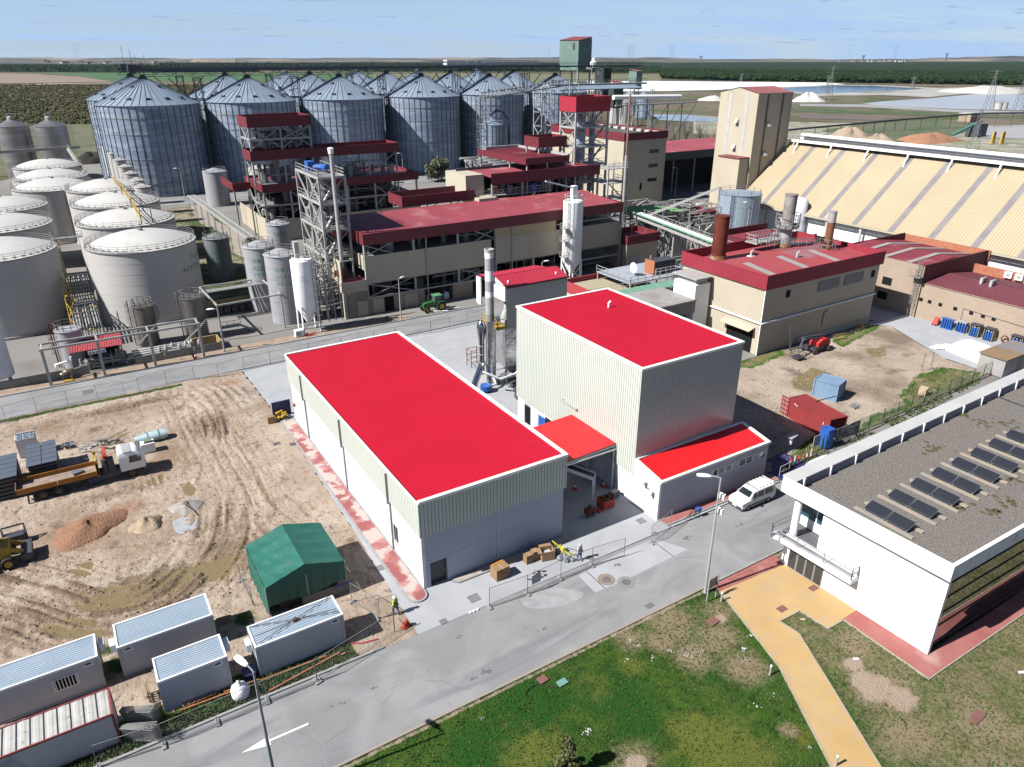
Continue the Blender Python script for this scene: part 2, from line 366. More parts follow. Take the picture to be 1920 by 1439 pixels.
def attr_mat(name,layers,base,rough=.9,bump=.4,bscale=6,wetkey=None,bdist=.06):
 """layers: (attribute, colour, noise scale, noise amount)"""
 m=bpy.data.materials.new(name);m.use_nodes=True;n=m.node_tree;K=n.links.new;b=n.nodes['Principled BSDF']
 geo=n.nodes.new('ShaderNodeNewGeometry')
 def noise(sc,det=6,st=(1,1,1)):
  mp=n.nodes.new('ShaderNodeMapping');K(geo.outputs['Position'],mp.inputs[0]);mp.inputs[3].default_value=st
  t=n.nodes.new('ShaderNodeTexNoise');t.inputs['Scale'].default_value=sc;t.inputs['Detail'].default_value=det;K(mp.outputs[0],t.inputs[0]);return t.outputs[0]
 def mr(v,lo,hi):
  r=n.nodes.new('ShaderNodeMapRange');K(v,r.inputs[0]);r.inputs[1].default_value=lo;r.inputs[2].default_value=hi;return r.outputs[0]
 def mix(f,a,c):
  if isinstance(a,tuple):a=alb(a)
  if isinstance(c,tuple):c=alb(c)
  x=n.nodes.new('ShaderNodeMix');x.data_type='RGBA';K(f,x.inputs[0])
  if isinstance(a,tuple):x.inputs[6].default_value=(*a,1)
  else:K(a,x.inputs[6])
  if isinstance(c,tuple):x.inputs[7].default_value=(*c,1)
  else:K(c,x.inputs[7])
  return x.outputs[2]
 cur=mix(mr(noise(base[2]),.35,.65),base[0],base[1])
 for (c,sc,lo,hi) in base[3:]:cur=mix(mr(noise(sc,8),lo,hi),cur,c)
 rg=None
 for (at,col,sc,am,lo,hi) in layers:
  a=n.nodes.new('ShaderNodeAttribute');a.attribute_name=at
  s_=n.nodes.new('ShaderNodeMath');s_.operation='MULTIPLY_ADD';K(noise(sc),s_.inputs[0]);s_.inputs[1].default_value=am;K(a.outputs['Fac'],s_.inputs[2])
  f=mr(s_.outputs[0],lo,hi);cur=mix(f,cur,col)
  if at==wetkey:
   r=n.nodes.new('ShaderNodeMapRange');K(f,r.inputs[0]);r.inputs[3].default_value=rough;r.inputs[4].default_value=.28;rg=r.outputs[0]
 K(cur,b.inputs['Base Color']);b.inputs['Roughness'].default_value=rough;b.inputs['Specular IOR Level'].default_value=.12
 if rg:K(rg,b.inputs['Roughness'])
 bp=n.nodes.new('ShaderNodeBump');bp.inputs['Strength'].default_value=bump;bp.inputs['Distance'].default_value=bdist
 if rg:r2=n.nodes.new('ShaderNodeMapRange');K(rg,r2.inputs[0]);r2.inputs[1].default_value=.28;r2.inputs[2].default_value=rough;r2.inputs[3].default_value=.05;r2.inputs[4].default_value=bump;K(r2.outputs[0],bp.inputs['Strength'])
 K(noise(bscale,6),bp.inputs['Height']);K(bp.outputs[0],b.inputs['Normal'])
 return m
# far terrain disc
M_TERR=pmat('steppe_ground',(.085,.085,.045),(.16,.13,.085),.012,.4,.62,.95,c3=(.22,.17,.12),s3=.004,lo3=.5,hi3=.7)
mb=MB();rings=[0,60,150,300,600,1200,2500,5000,9800];n=72
for r in rings:
 for k in range(n):mb.v.append((r*math.cos(2*math.pi*k/n),r*math.sin(2*math.pi*k/n)+60,-.35))
for i in range(len(rings)-1):
 for k in range(n):mb.f.append((i*n+k,(i+1)*n+k,(i+1)*n+(k+1)%n,i*n+(k+1)%n))
terr=mb.build('terrain',M_TERR,kind='structure')
# plant yard (everything hard behind the back road) and other hard ground
sheet('industrial_yard',[(-60,106.3),(62,106.3),(62,64),(122,66),(125,36),(175,20),(175,150),(240,150),(240,350),(5,350),(-26,300),(-60,200)],-.05,M_YARD)
sheet('back_road',[(-60,98.2),(62,100.0),(104,101),(104,107.5),(62,106.2),(-60,106.2)],-.01,C_ROAD)
MB().box(-60,106.2,-.1,62,106.45,.12).build('back_road_kerb',M_KERB,kind='structure')
sheet('tank_row_pavement',[(-40,106.45),(46,106.45),(46,108.8),(-40,108.8)],.05,pmat('tan_pavement',(.36,.27,.20),(.42,.33,.25),.6,rough=.9,c3=(.2,.17,.14),s3=.7,lo3=.6,hi3=.7))
GY=attr_mat('yard_grass_ground',[],((.075,.12,.03),(.16,.14,.08),.15,((.34,.28,.21),.09,.50,.60),((.05,.09,.02),.5,.5,.65)),1.,1.,3,None,.1)
sheet('yard_grass_ground',[(20,126),(31,126),(38,172),(38,232),(22,232),(20,190)],-.03,GY)
sheet('yard_track',smoothpath([(33,232),(31,205),(34,186),(31,172),(33,160),(36,160),(35,174),(38,188),(35,206),(37,232)],4),-.02,pmat('gravel_track',(.42,.37,.31),(.36,.31,.26),.3))
sheet('silo_road',[(20,236),(170,236),(170,249),(20,249)],.0,C_ROAD)
sheet('front_road',[(-40,32.15),(74,32.15),(74,39.65),(-40,39.65)],0,C_ROAD)
sheet('concrete_yard',[(16.2,39.66),(57.2,39.8),(57.2,66),(66,66),(66,99.7),(16.9,99.0),(17.3,80),(16.8,55),(16.3,43)],.0,C_SLAB)
MB().box(-40,39.66,-.05,13.4,39.86,.12).build('front_road_kerb',M_KERB,kind='structure')
MB().box(39.2,31.95,-.05,60,32.14,.1).build('lawn_kerb',M_KERB,kind='structure')
MB().box(-40,31.95,-.05,39.1,32.14,.05).build('lawn_edging',pmat('dusty_edge',(.42,.34,.28),(.36,.31,.27),1,rough=.9),kind='structure')
for i,(a,b_) in enumerate([(15.4,15.55),(23.9,24.0),(31.6,31.7),(38.9,39.02),(6.5,6.6)]):
 pass
# joints sawn in the road
mb=MB()
for x in (-2,6.6,15.2,23.4,31.5,39.2,47.5,55.5):mb.add([(x,32.2,.004),(x+.06,32.2,.004),(x+.06,39.6,.004),(x,39.6,.004)],[(0,1,2,3)])
mb.add([(-40,35.9,.004),(74,35.9,.004),(74,35.96,.004),(-40,35.96,.004)],[(0,1,2,3)])
mb.build('road_joint',pmat('joint_grey',(.26,.26,.26),(.31,.31,.31),3),kind='structure')
sheet('light_concrete_patch',[G2(1085,1080),G2(1116,1112),G2(1190,1080),G2(1290,1030),G2(1225,1010),G2(1130,1052)],.004,C_SLAB)
sheet('pale_road_stain',smoothpath([G2(975,1125),G2(1030,1105),G2(1085,1108),G2(1090,1122),G2(1040,1140),G2(990,1140),G2(975,1125)],4),.008,pmat('pale_stain',(.42,.42,.43),(.33,.33,.34),1.2,rough=.9))
# painted arrow
ar=MB();z=.006
p=[G(455,1412),G(505,1378),G(510,1389),G(600,1348),G(606,1342),G(603,1349),G(512,1396),G(518,1401)]
tip=G(453,1412);a=G(512,1377);b=G(517,1397)
d=(G(606,1345)-tip).normalized();nn=Vector((-d.y,d.x,0))
q=tip+d*1.75
for pts in ([tip,q-nn*.36,q+nn*.36],[q-nn*.07,tip+d*4.25-nn*.07,tip+d*4.25+nn*.07,q+nn*.07]):
 ar.add([(c.x,c.y,z) for c in pts],[tuple(range(len(pts)))])
ar.build('painted_arrow',pmat('road_paint',(.78,.78,.78),(.62,.62,.62),3,.5,.75,.7),kind='structure')
# raised red pavements round the new hall
def kerbed(name,pts,h=.13,mat=M_REDP,kw=.16):
 pts=[Vector((p[0],p[1],0)) for p in pts];n=len(pts)
 ar=sum(pts[i].x*pts[(i+1)%n].y-pts[(i+1)%n].x*pts[i].y for i in range(n))
 if ar<0:pts=pts[::-1]
 inn=[]
 for i in range(n):
  a,b,c=pts[i-1],pts[i],pts[(i+1)%n];e1=(b-a).normalized();e2=(c-b).normalized()
  n1=Vector((-e1.y,e1.x,0));n2=Vector((-e2.y,e2.x,0));m_=(n1+n2).normalized();inn.append(b+m_*(kw/max(.35,m_.dot(n1))))
 k=MB()
 k.add([(p.x,p.y,-.03) for p in pts]+[(p.x,p.y,h) for p in pts]+[(p.x,p.y,h) for p in inn],[f for i in range(n) for f in ((i,(i+1)%n,n+(i+1)%n,n+i),(n+i,n+(i+1)%n,2*n+(i+1)%n,2*n+i))])
 o=k.build(name+'_kerb',M_KERB,kind='structure')
 sheet(name,[(p.x,p.y) for p in inn],h-.005,mat)
end=[(17.95+.85*math.cos(a),43.6+.85*math.sin(a)) for a in [math.pi+math.pi*i/8 for i in range(9)]]
kerbed('side_pavement',[(17.1,80.3)]+end+[(18.8,44.5),(18.8,80.3)])
kerbed('front_pavement',[(21.6,43.95),(21.1,43.6),(21.6,43.15),(33.0,43.1),(33.6,43.4),(33.3,43.95)],.12,pmat('pavement_dusty',(.50,.44,.40),(.42,.24,.22),.6,.5,.65,.9))
kerbed('annex_pavement',[(41.6,41.2),(41.9,40.0),(57.4,40.0),(57.4,41.2)],.12,M_REDP2)
sheet('door_pavement',[(39.3,31.9),(39.3,31.0),(46.8,30.5),(46.8,31.9)],.03,M_REDP2)
# drain grates
gm=pmat('cast_iron',(.12,.12,.12),(.16,.15,.15),6,rough=.7)
def cover(px,py,w,d,z=.012,mat=gm,name='drain_grate',lab='',cat='drain grate',grp='drain grates in the concrete',r=0):
 g=G(px,py);mb=MB();k=7 if mat is gm else 1
 if k>1:
  for i in range(k):mb.obox((g.x-w/2+w*(i+.5)/k,g.y,z-.03),w/k*.6,d,.03)
  mb.obox((g.x,g.y-d/2,z-.03),w,.05,.034);mb.obox((g.x,g.y+d/2,z-.03),w,.05,.034)
 else:mb.obox((g.x,g.y,z-.06),w,d,.06,r)
 return tag(mb.build(name,mat),lab,cat,grp)
for (x,y,w,d,lab) in [(519,832,.8,.6,'square grate in the slab beside the upper end of the left pavement'),(549,835-0,.01,.01,'')][:1]+[
 (549,833,.7,.55,'square drain grate in the slab left of the hall, upper one'),(616,991,.8,.7,'square drain grate in the slab left of the hall, middle one'),(711,1066,.75,.65,'square drain grate in the slab near the green tent'),
 (832,1166,.6,.5,'small drain grate near the rounded pavement end'),(889,1122,.95,.8,'large square grate in front of the hall personnel door'),(1202,977,.85,.7,'drain grate by the annex left wall'),(1229,1001,.55,.45,'small drain grate by the annex front corner'),
 (1108,1047,.55,.45,'drain grate beside the leaning fence panel'),(1218,1136,.75,.4,'double gully grate at the road edge by the lawn'),(165,735,1.3,1.3,'square steel plate in the back road')]:
 cover(x,y,w,d,.012,lab=lab)
for (px,py,mt,lab) in [(1137,1087,'manhole_rust','round manhole with a rusty tan collar in the pale patch'),(1174,1092,'manhole_grey','round manhole with dark centre right of the rusty one')]:
 g=G(px,py);col=(.34,.27,.22) if 'rust' in mt else (.30,.30,.30)
 t=thing('manhole',lab,'manhole',(g.x,g.y,0),'manholes in the road')
 MB().lathe(g.x,g.y,[(.75,.002),(.75,.012),(.42,.014)],20).build('collar',pmat(mt,col,tuple(c*.8 for c in col),3),t)
 MB().lathe(g.x,g.y,[(.38,.006),(.38,.022)],20).build('cover',pmat('manhole_lid',(.2,.17,.15),(.14,.13,.12),6),t)
# dirt construction ground -------------------------------------------------
tr=[[(-40,1118),(60,1150),(150,1178),(260,1160),(360,1100),(425,1010),(430,930),(400,860)],
  [(-40,1080),(40,1125),(160,1200),(280,1180),(400,1080),(470,980),(440,880),(390,800)],
  [(-40,830),(80,800),(200,780),(300,755),(380,765),(400,830),(360,890)],
  [(-40,812),(100,778),(240,752),(330,740),(400,770),(440,850),(500,960)],
  [(-40,1165),(60,1190),(140,1215)],[(100,1150),(220,1120),(330,1075),(420,1045)],[(120,1175),(250,1140),(350,1100),(440,1060)],
  [(330,745),(350,790),(400,880),(480,1000),(560,1060)],[(420,800),(470,860),(520,930),(600,1000)],[(60,1050),(160,1040),(280,1030),(360,1000)]]
TR=[smoothpath([G2(*p) for p in t],6) for t in tr]
PUD=[[(130,1120),(230,1085),(330,1062),(445,1042),(430,1080),(330,1110),(230,1150),(150,1150)],[(60,1180),(150,1155),(220,1190),(160,1215)],
  [(200,825),(238,805),(236,820),(205,832)],[(336,915),(355,905),(385,908),(380,925),(350,930)],[(396,912),(415,905),(422,912),(405,918)],[(100,1080),(180,1050),(170,1075)],[(250,905),(310,890),(300,912),(262,920)],[(180,1205),(280,1170),(300,1180),(200,1225)]]
PUD=[[G2(*p) for p in q] for q in PUD]
def rutfield(X,Y):
 z=np.zeros(X.shape);rr=np.zeros(X.shape)
 for i,t in enumerate(TR):
  d=polydist(X,Y,t)
  wob=(vnoise(X,Y,.5,50+i)-.5)*.5;st=np.clip(1.6*vnoise(X,Y,.22,70+i)-.25,0,1)
  for off,dep,wd in ((.85,.06,.16),(1.2,.035,.10),(1.9,.03,.12),(.45,.02,.1)):
   e=np.abs(d+wob-off);q=np.exp(-(e/wd)**2)*st;z-=dep*q;z+=dep*.6*np.exp(-((e-wd*2)/(wd*.8))**2)*st;rr=np.maximum(rr,q*(.9 if dep>.05 else .55))
 z+=-.03*rr*np.sign(np.sin(X*13+Y*8))
 return z,rr
def polyds(X,Y,P):
 best=np.full(X.shape,1e9);S_=np.zeros(X.shape);acc=0
 for (x1,y1),(x2,y2) in zip(P,P[1:]):
  dx,dy=x2-x1,y2-y1;L2=dx*dx+dy*dy+1e-9;t=np.clip(((X-x1)*dx+(Y-y1)*dy)/L2,0,1)
  d=np.hypot(X-x1-t*dx,Y-y1-t*dy);k=d<np.abs(best);sg=np.sign((X-x1)*dy-(Y-y1)*dx)
  best=np.where(k,d*np.where(sg==0,1,sg),best);S_=np.where(k,acc+t*math.sqrt(L2),S_);acc+=math.sqrt(L2)
 return best,S_
SD={}
def streak(X,Y):
 if 'k' in SD:return SD['k']
 out=[]
 for i,w in ((0,6.5),(2,3.2),(7,3.0)):
  d,s_=polyds(X,Y,TR[i]);N=vnoise(d*2.4+40,s_*.16,1.,80+i,3);wt=np.clip(1.3-np.abs(d)/w,0,1)
  tread=(np.sin(s_*9+8*N)>.2)*(np.abs(N-.62)<.05)*1.
  out.append((N,wt,tread))
 N=out[0][0]*1.;wt=out[0][1]*1.;td=out[0][2]*wt
 for (n2,w2,t2) in out[1:]:k=w2>wt;N=np.where(k,n2,N);td=np.where(k,t2*w2,td);wt=np.maximum(wt,w2)
 SD['k']=(N,wt,td);return SD['k']
def puddle(X,Y):
 p=np.zeros(X.shape)
 for q in PUD:
  ins=inpoly(X,Y,q);d=polydist(X,Y,q+[q[0]]);p=np.maximum(p,np.where(ins,np.clip(.5+d*.5,0,1),np.clip(.5-d*.45,0,1)))
 N,wt,td=streak(X,Y);n=vnoise(X,Y,1.3,62)
 return np.clip(p*1.05-4.2*np.clip(N-.47,0,1)-.5*(n-.45),0,1)*(p>.02)
def wetzone(X,Y):
 v=np.zeros(X.shape)
 for px,py,rx,ry in ((90,1150,9,4.5),(300,1100,9,4.5),(420,1020,3.5,6),(30,1080,5,3),(200,930,4,1.5),(250,915,3,1.6),(400,800,3,4),(200,770,9,1.2)):
  g=G2(px,py);v=np.maximum(v,np.clip(1.25-np.hypot((X-g[0])/rx,(Y-g[1])/ry),0,1))
 N,wt,td=streak(X,Y);return np.clip(v*(.25+.5*vnoise(X*.8,Y*1.6,.7,63))+wt*np.clip(v+.28,0,1)*(2.6*np.clip(N-.5,0,1)+.25*td),0,1)
def corrw(X,Y): # tracked plant corrugations near the slab corner
 c=np.array(G2(405,745));d=np.hypot(X-c[0],Y-c[1]);k=np.clip(1-d/5.5,0,1)
 c2=np.array(G2(320,735));d2=np.hypot((X-c2[0])*.6,Y-c2[1]);k2=np.clip(1-d2/2.6,0,1)
 return .09*k*np.sin(X*5.2+Y*.8)+.07*k2*np.sin(X*4.6-Y*.7)+1.0*np.clip(1-d/5.0,0,1)**1.3
def dirt_h(X,Y):
 z,rr=rutfield(X,Y);n1=vnoise(X,Y,.3,1);n2=vnoise(X+vnoise(X,Y,.4,8)*3,Y*.6,1.9,2)
 z=z*(.35+1.1*vnoise(X,Y,.25,5))+(n1-.5)*.22+(n2-.5)*.17+corrw(X,Y)
 p=puddle(X,Y);wz=wetzone(X,Y);d0=polydist(X,Y,TR[0]);N,wt,td=streak(X,Y);z=z+(.25+wz)*wt*(.55*(N-.5)+.05*td)+wz*.16*(vnoise(X,Y,2.6,65)-.5);z=np.where(p>.45,-.06,z)
 edge=np.clip(np.minimum((X+34)/2,(99.2-Y)/2),0,1);edge=np.clip(np.minimum(edge,(17.0-X)/1.5),0,1);edge=np.minimum(edge,np.clip((Y-40.6)/2.2,0,1))
 return z*edge+.035*edge-.03
dl=lambda X,Y:(G2(0,0))
M_DIRT=attr_mat('construction_dirt',[('wet',(.20,.14,.095),1.6,1.1,.75,1.35),('rut',(.27,.19,.135),2.2,1.0,.75,1.35),('red',(.36,.22,.145),.8,.5,.6,1.2),('pud',(.25,.195,.105),.9,.3,.52,.62),('verge',(.055,.085,.02),1.5,.9,.8,1.1)],
 ((.40,.315,.245),(.50,.405,.325),.22,((.31,.22,.155),.10,.5,.68),((.56,.47,.39),.16,.56,.70),((.28,.195,.14),1.4,.56,.70),((.22,.16,.115),.35,.60,.72)),.95,.9,5,'pud',.09)
def redz(X,Y):
 o=np.zeros(X.shape)
 for px,py,r in ((165,1000,4.5),(240,950,3.5),(430,720,3)):
  g=G2(px,py);o=np.maximum(o,np.clip(1-np.hypot(X-g[0],Y-g[1])/r,0,1))
 return o
def vergef(X,Y):
 v=np.clip(1-np.abs(Y-98.2)/.9,0,1)*(X<9)
 v=np.maximum(v,np.clip(1.6-np.abs(Y-41.4)/1.2,0,1)*(X<11.5)*(Y<43))
 for px,py,r in ((460,1160,1.6),(560,1150,2),(320,1235,2.2),(215,1250,1.8),(200,1220,1.2)):
  g=G2(px,py);v=np.maximum(v,np.clip(1.1-np.hypot(X-g[0],Y-g[1])/r,0,1)*.8)
 return v
gridmesh('construction_ground',-34,17.2,39.7,99.2,.14,dirt_h,M_DIRT,{'rut':lambda X,Y:rutfield(X,Y)[1]*(.4+1.1*vnoise(X,Y,.25,5)),'pud':puddle,'wet':wetzone,'red':redz,'verge':vergef},
   mask=lambda X,Y:(X<np.interp(Y,[39,43,55,80,99.5],[16.5,16.5,16.95,17.4,16.9])+.12*np.sin(Y*3)))
# right-hand dirt yard
YP=[(57.2,41.3),(104.6,43.2),(104.8,50),(111,62),(108,64.5),(82,64.4),(57.2,66.4)]
GR=[[(1690,742),(1722,705),(1770,690),(1838,700),(1838,718),(1760,760),(1690,800),(1600,840),(1560,852),(1640,780),(1700,760)],[(1440,905),(1470,875),(1510,830),(1560,800),(1570,860)],[(1380,690),(1400,670),(1460,655),(1470,665),(1410,690)],[(1560,640),(1650,605),(1640,618),(1580,650)]]
GR=[[G2(*p) for p in q] for q in GR]
def grz(X,Y):
 v=np.zeros(X.shape)
 for q in GR:
  ins=inpoly(X,Y,q);d=polydist(X,Y,q+[q[0]]);v=np.maximum(v,np.where(ins,np.clip(.55+d*.6,0,1),np.clip(.5-d*.6,0,1)))
 return v
PU2=[[G2(*p) for p in q] for q in [[(1480,715),(1520,690),(1560,700),(1570,720),(1520,735),(1485,730)],[(1620,655),(1660,650),(1665,668),(1630,672)]]]
def pud2(X,Y):
 p=np.zeros(X.shape)
 for q in PU2:
  ins=inpoly(X,Y,q);d=polydist(X,Y,q+[q[0]]);p=np.maximum(p,np.where(ins,np.clip(.5+d*.5,0,1),np.clip(.5-d*.5,0,1)))
 return p
M_DIRT2=attr_mat('yard_dirt',[('pud',(.24,.19,.10),.5,.5,.7,.9),('grass',(.06,.13,.015),.9,.8,.70,.9),('grass',(.20,.18,.08),.35,1.2,1.35,1.6)],
 ((.40,.32,.255),(.52,.43,.35),.16,((.24,.185,.14),.11,.5,.66),((.17,.135,.10),.25,.6,.72)),.95,.8,4,'pud',.09)
gridmesh('dirt_yard',57.2,112,41,66.5,.3,lambda X,Y:(vnoise(X,Y,.35,9)-.5)*.22+(vnoise(X,Y,1.5,4)-.5)*.12+.02,M_DIRT2,{'grass':grz,'pud':pud2},mask=lambda X,Y:inpoly(X,Y,YP))
sheet('yard_base',[(57.2,39.6),(125,39.6),(125,66),(57.2,66.4)],-.12,M_YARD)
sheet('gas_yard_apron',[(104.6,40),(122,40),(122,64),(118,66.5),(108,64.6),(111,62),(104.8,50)],.012,C_SLAB)
sheet('passage_concrete',[(109.6,66),(118.4,63),(124,64),(124,100),(109.6,100)],.004,C_SLAB)
# lawn
def lawn_dry(X,Y):
 v=np.zeros(X.shape)
 path=[G2(1355,1110),G2(1460,1250),G2(1560,1439)]
 v=np.clip((X-(41.2-(32-Y)*.22))/3,0,.5)
 for px,py,r in ((1265,1170,3.4),(1340,1195,3),(1345,1145,2.2),(1395,1250,2.6),(1300,1230,2.4),(1600,1210,4),(1660,1300,5),(1480,1370,1),(1190,1430,2.2),(1700,1380,4),(1850,1350,5),(1240,1200,2),(1180,1195,2)):
  g=G2(px,py);v=np.maximum(v,np.clip(1.05-np.hypot(X-g[0],Y-g[1])/r,0,1)*.85)
 return v*(.55+.9*vnoise(X,Y,.55,21))
def bare(X,Y):
 v=np.zeros(X.shape)
 for px,py,r in ((1193,1432,1.1),(1640,1290,2.2),(1620,1275,1.6),(1600,1245,1.2),(1690,1310,1.8),(1460,1175,.8),(1350,1160,.9),(1210,1155,.8)):
  g=G2(px,py);v=np.maximum(v,np.clip(1.2-np.hypot((X-g[0]),(Y-g[1])*1.3)/r,0,1))
 v=np.maximum(v,np.clip(1-np.abs(Y-31.8)/.35,0,1)*.8)
 return v
def lush(X,Y):
 v=np.zeros(X.shape)
 for px,py,r in ((1330,1210,1.5),(1290,1180,1.6),(1400,1380,2),(1150,1300,3.5),(1000,1320,4),(1200,1340,3),(900,1400,3),(1485,1230,.5),(1700,1240,1.6),(1350,1260,1.6)):
  g=G2(px,py);v=np.maximum(v,np.clip(1.2-np.hypot(X-g[0],Y-g[1])/r,0,1))
 return v
def yelz(X,Y):
 v=np.zeros(X.shape)
 for px,py,r in ((1350,1420,4),(1300,1380,2.5),(1000,1400,2.5),(1180,1245,1.3),(1120,1290,1.5)):
  g=G2(px,py);v=np.maximum(v,np.clip(1.1-np.hypot(X-g[0],Y-g[1])/(r*1.3),0,1))
 return v*(.1+1.5*vnoise(X,Y,.7,90))
M_LAWN=attr_mat('lawn',[('lush',(.022,.085,.012),.8,.6,.6,1.1),('yel',(.13,.15,.03),1.4,.9,.7,1.2),('dry',(.27,.215,.135),3.0,.9,.62,1.15),('bare',(.40,.31,.235),2.2,.9,.85,1.15)],
 ((.036,.088,.012),(.058,.120,.016),.5,((.022,.055,.010),1.6,.52,.66),((.12,.14,.02),.35,.58,.75),((.20,.17,.09),4.5,.62,.72)),1.0,1.,7,None,.12)
# the lawn on both sides of the yellow path
YPATH=[(39.3,31.0),(36.95,23.1),(33.1,15.9),(27,4.5),(29.2,3.2),(35.6,14.3),(40.75,24.4),(40.6,26.15),(43.0,26.1),(43.2,23.65),(46.8,23.7),(46.8,30.5)]
RPATH=[(46.8,23.66),(45.05,23.66),(45.0,16.8),(47.0,16.75),(92,16.2),(92,18.0),(47,18.0),(47,18.2)]
g1=gridmesh('lawn',-14,90,2,31.95,.22,lambda X,Y:(vnoise(X,Y,1.1,31)-.5)*.10+(vnoise(X,Y,4.1,33)-.5)*.06-.035,M_LAWN,{'dry':lawn_dry,'bare':bare,'lush':lush,'yel':yelz})
sheet('yellow_path',YPATH,.045,M_YELP)
sheet('red_path',RPATH,.05,M_REDP2)
mb=MB()
for P_ in ([(39.25,31.0),(36.9,23.1),(33.05,15.9),(26.95,4.5)],[(29.25,3.2),(35.65,14.3),(40.8,24.4),(40.65,26.1),(42.95,26.05),(43.15,23.6),(44.98,23.6),(44.93,16.72),(92,16.1)]):
 for a,b in zip(P_,P_[1:]):mb.bar((a[0],a[1],.01),(b[0],b[1],.01),.09,.12)
mb.build('path_edging',pmat('edging',(.50,.44,.36),(.38,.34,.28),2,rough=.9),kind='structure')
# grass tufts: real blades standing out of the lawn
def tufts(name,n,x0,x1,y0,y1,ok,mat,h=.12,w=.05):
 P=RNG.random((n*3,2))*[x1-x0,y1-y0]+[x0,y0];P=P[ok(P[:,0],P[:,1])][:n];n=len(P)
 k=3;V_=[];A=RNG.random((n,k))*6.28;Hh=h*(.5+RNG.random((n,k)))
 for j in range(k):
  c=np.stack([P[:,0],P[:,1],np.full(n,-.04)],1);dx=np.stack([np.cos(A[:,j]),np.sin(A[:,j]),np.zeros(n)],1)
  lean=np.stack([np.sin(A[:,j]*3),np.cos(A[:,j]*3),np.zeros(n)],1)*(Hh[:,j:j+1]*.8)
  V_+=[c-dx*w,c+dx*w,c+lean+np.stack([np.zeros(n),np.zeros(n),Hh[:,j]+.04],1)]
 vs=np.stack(V_,1).reshape(-1,3);fs=np.arange(len(vs)).reshape(-1,3)
 me=bpy.data.meshes.new(name);me.from_pydata(vs.tolist(),[],fs.tolist());me.materials.append(mat)
 o=bpy.data.objects.new(name,me);COL.objects.link(o);o['kind']='stuff';return o
M_TUFT=pmat('grass_blades',(.065,.14,.022),(.13,.16,.04),.6,.4,.6,.8,c3=(.24,.2,.11),s3=.3,lo3=.56,hi3=.66)
notp=lambda X,Y:~inpoly(X,Y,YPATH) & ~inpoly(X,Y,RPATH) & ~((X>46.5) &(Y>17.5)) &(bare(X,Y)<.5)
tag(tufts('grass_tufts',26000,-2,72,6,31.8,notp,M_TUFT,.09,.035),'short rough grass blades standing out of the front lawn','grass')
tag(tufts('verge_grass',5000,-14,11.5,40.0,42.2,lambda X,Y:vnoise(X,Y,.6,41)>.42,pmat('verge_blades',(.045,.10,.02),(.09,.14,.03),1.2),.16,.05),'green weeds growing between the kerb and the site cabins','grass')
tag(tufts('yard_grass',7000,57,106,41,60,lambda X,Y:(grz(X,Y)>.6) &(vnoise(X,Y,.5,44)>.42),pmat('yard_blades',(.06,.12,.02),(.14,.15,.04),.5),.16,.07),'green weeds in the dirt yard by the wire fence','grass')
# small white flowers
mb=MB()
for (px,py,k) in [(1183,1203,9),(1197,1210,7),(1222,1233,9),(1176,1238,7),(1258,1222,12),(1285,1230,14),(1308,1224,6),(1393,1218,26),(1396,1236,8),(1102,1374,22),(904,1349,6),(1446,1300,7),(1420,1326,8),(1520,1404,5),(1405,1192,8),(1296,1231,6)]:
 g=G(px,py)
 for _ in range(k):
  x,y=g.x+random.gauss(0,.14),g.y+random.gauss(0,.12);s=random.uniform(.015,.035);mb.add([(x-s,y-s,.06),(x+s,y-s,.07),(x+s,y+s,.06),(x-s,y+s,.08)],[(0,1,2,3)])
tag(mb.build('white_flowers',M_WHITE,kind='stuff'),'clusters of tiny white flowers scattered over the lawn','flowers')
# ------------------------------------------------------------------ far country
def fpoly(name,px,z,mat,kind='structure'):return sheet(name,[G2(*p) for p in px],z,mat,kind)
fpoly('brown_field',[(-260,150),(-260,134),(0,137.5),(60,139),(150,144),(212,153),(100,155),(0,156),(-260,163)],-.2,pmat('ploughed',(.26,.19,.135),(.30,.22,.16),.006,c3=(.33,.26,.19),s3=.02,lo3=.5,hi3=.7))
fpoly('green_field',[(60,136.8),(225,136.2),(700,137.5),(700,150),(330,152.5),(214,153),(152,143.5)],-.25,pmat('crop_green',(.045,.12,.018),(.06,.14,.025),.006))
fpoly('grass_plain',[(700,137),(1240,140),(1240,160),(700,158)],-.28,pmat('plain_green',(.15,.17,.06),(.2,.18,.09),.01))
fpoly('farm_track',[(0,160.5),(0,162),(120,157.5),(212,156.3),(212,155.4),(110,156.4)],-.1,pmat('track',(.42,.36,.28),rough=.9))
fpoly('scrubland',[(-120,330),(-120,164),(0,161),(215,157),(500,156),(600,250),(150,292),(60,330)],-.2,pmat('scrub_ground',(.13,.115,.055),(.085,.085,.035),.035,.4,.6,.95,c3=(.21,.175,.10),s3=.02,lo3=.52,hi3=.68))
fpoly('mown_strip',[(-120,330),(-120,240),(60,236),(185,232),(200,300),(110,300),(60,325)],-.12,pmat('mown',(.17,.155,.085),(.12,.125,.05),.06,c3=(.08,.12,.035),s3=.05,lo3=.52,hi3=.62))
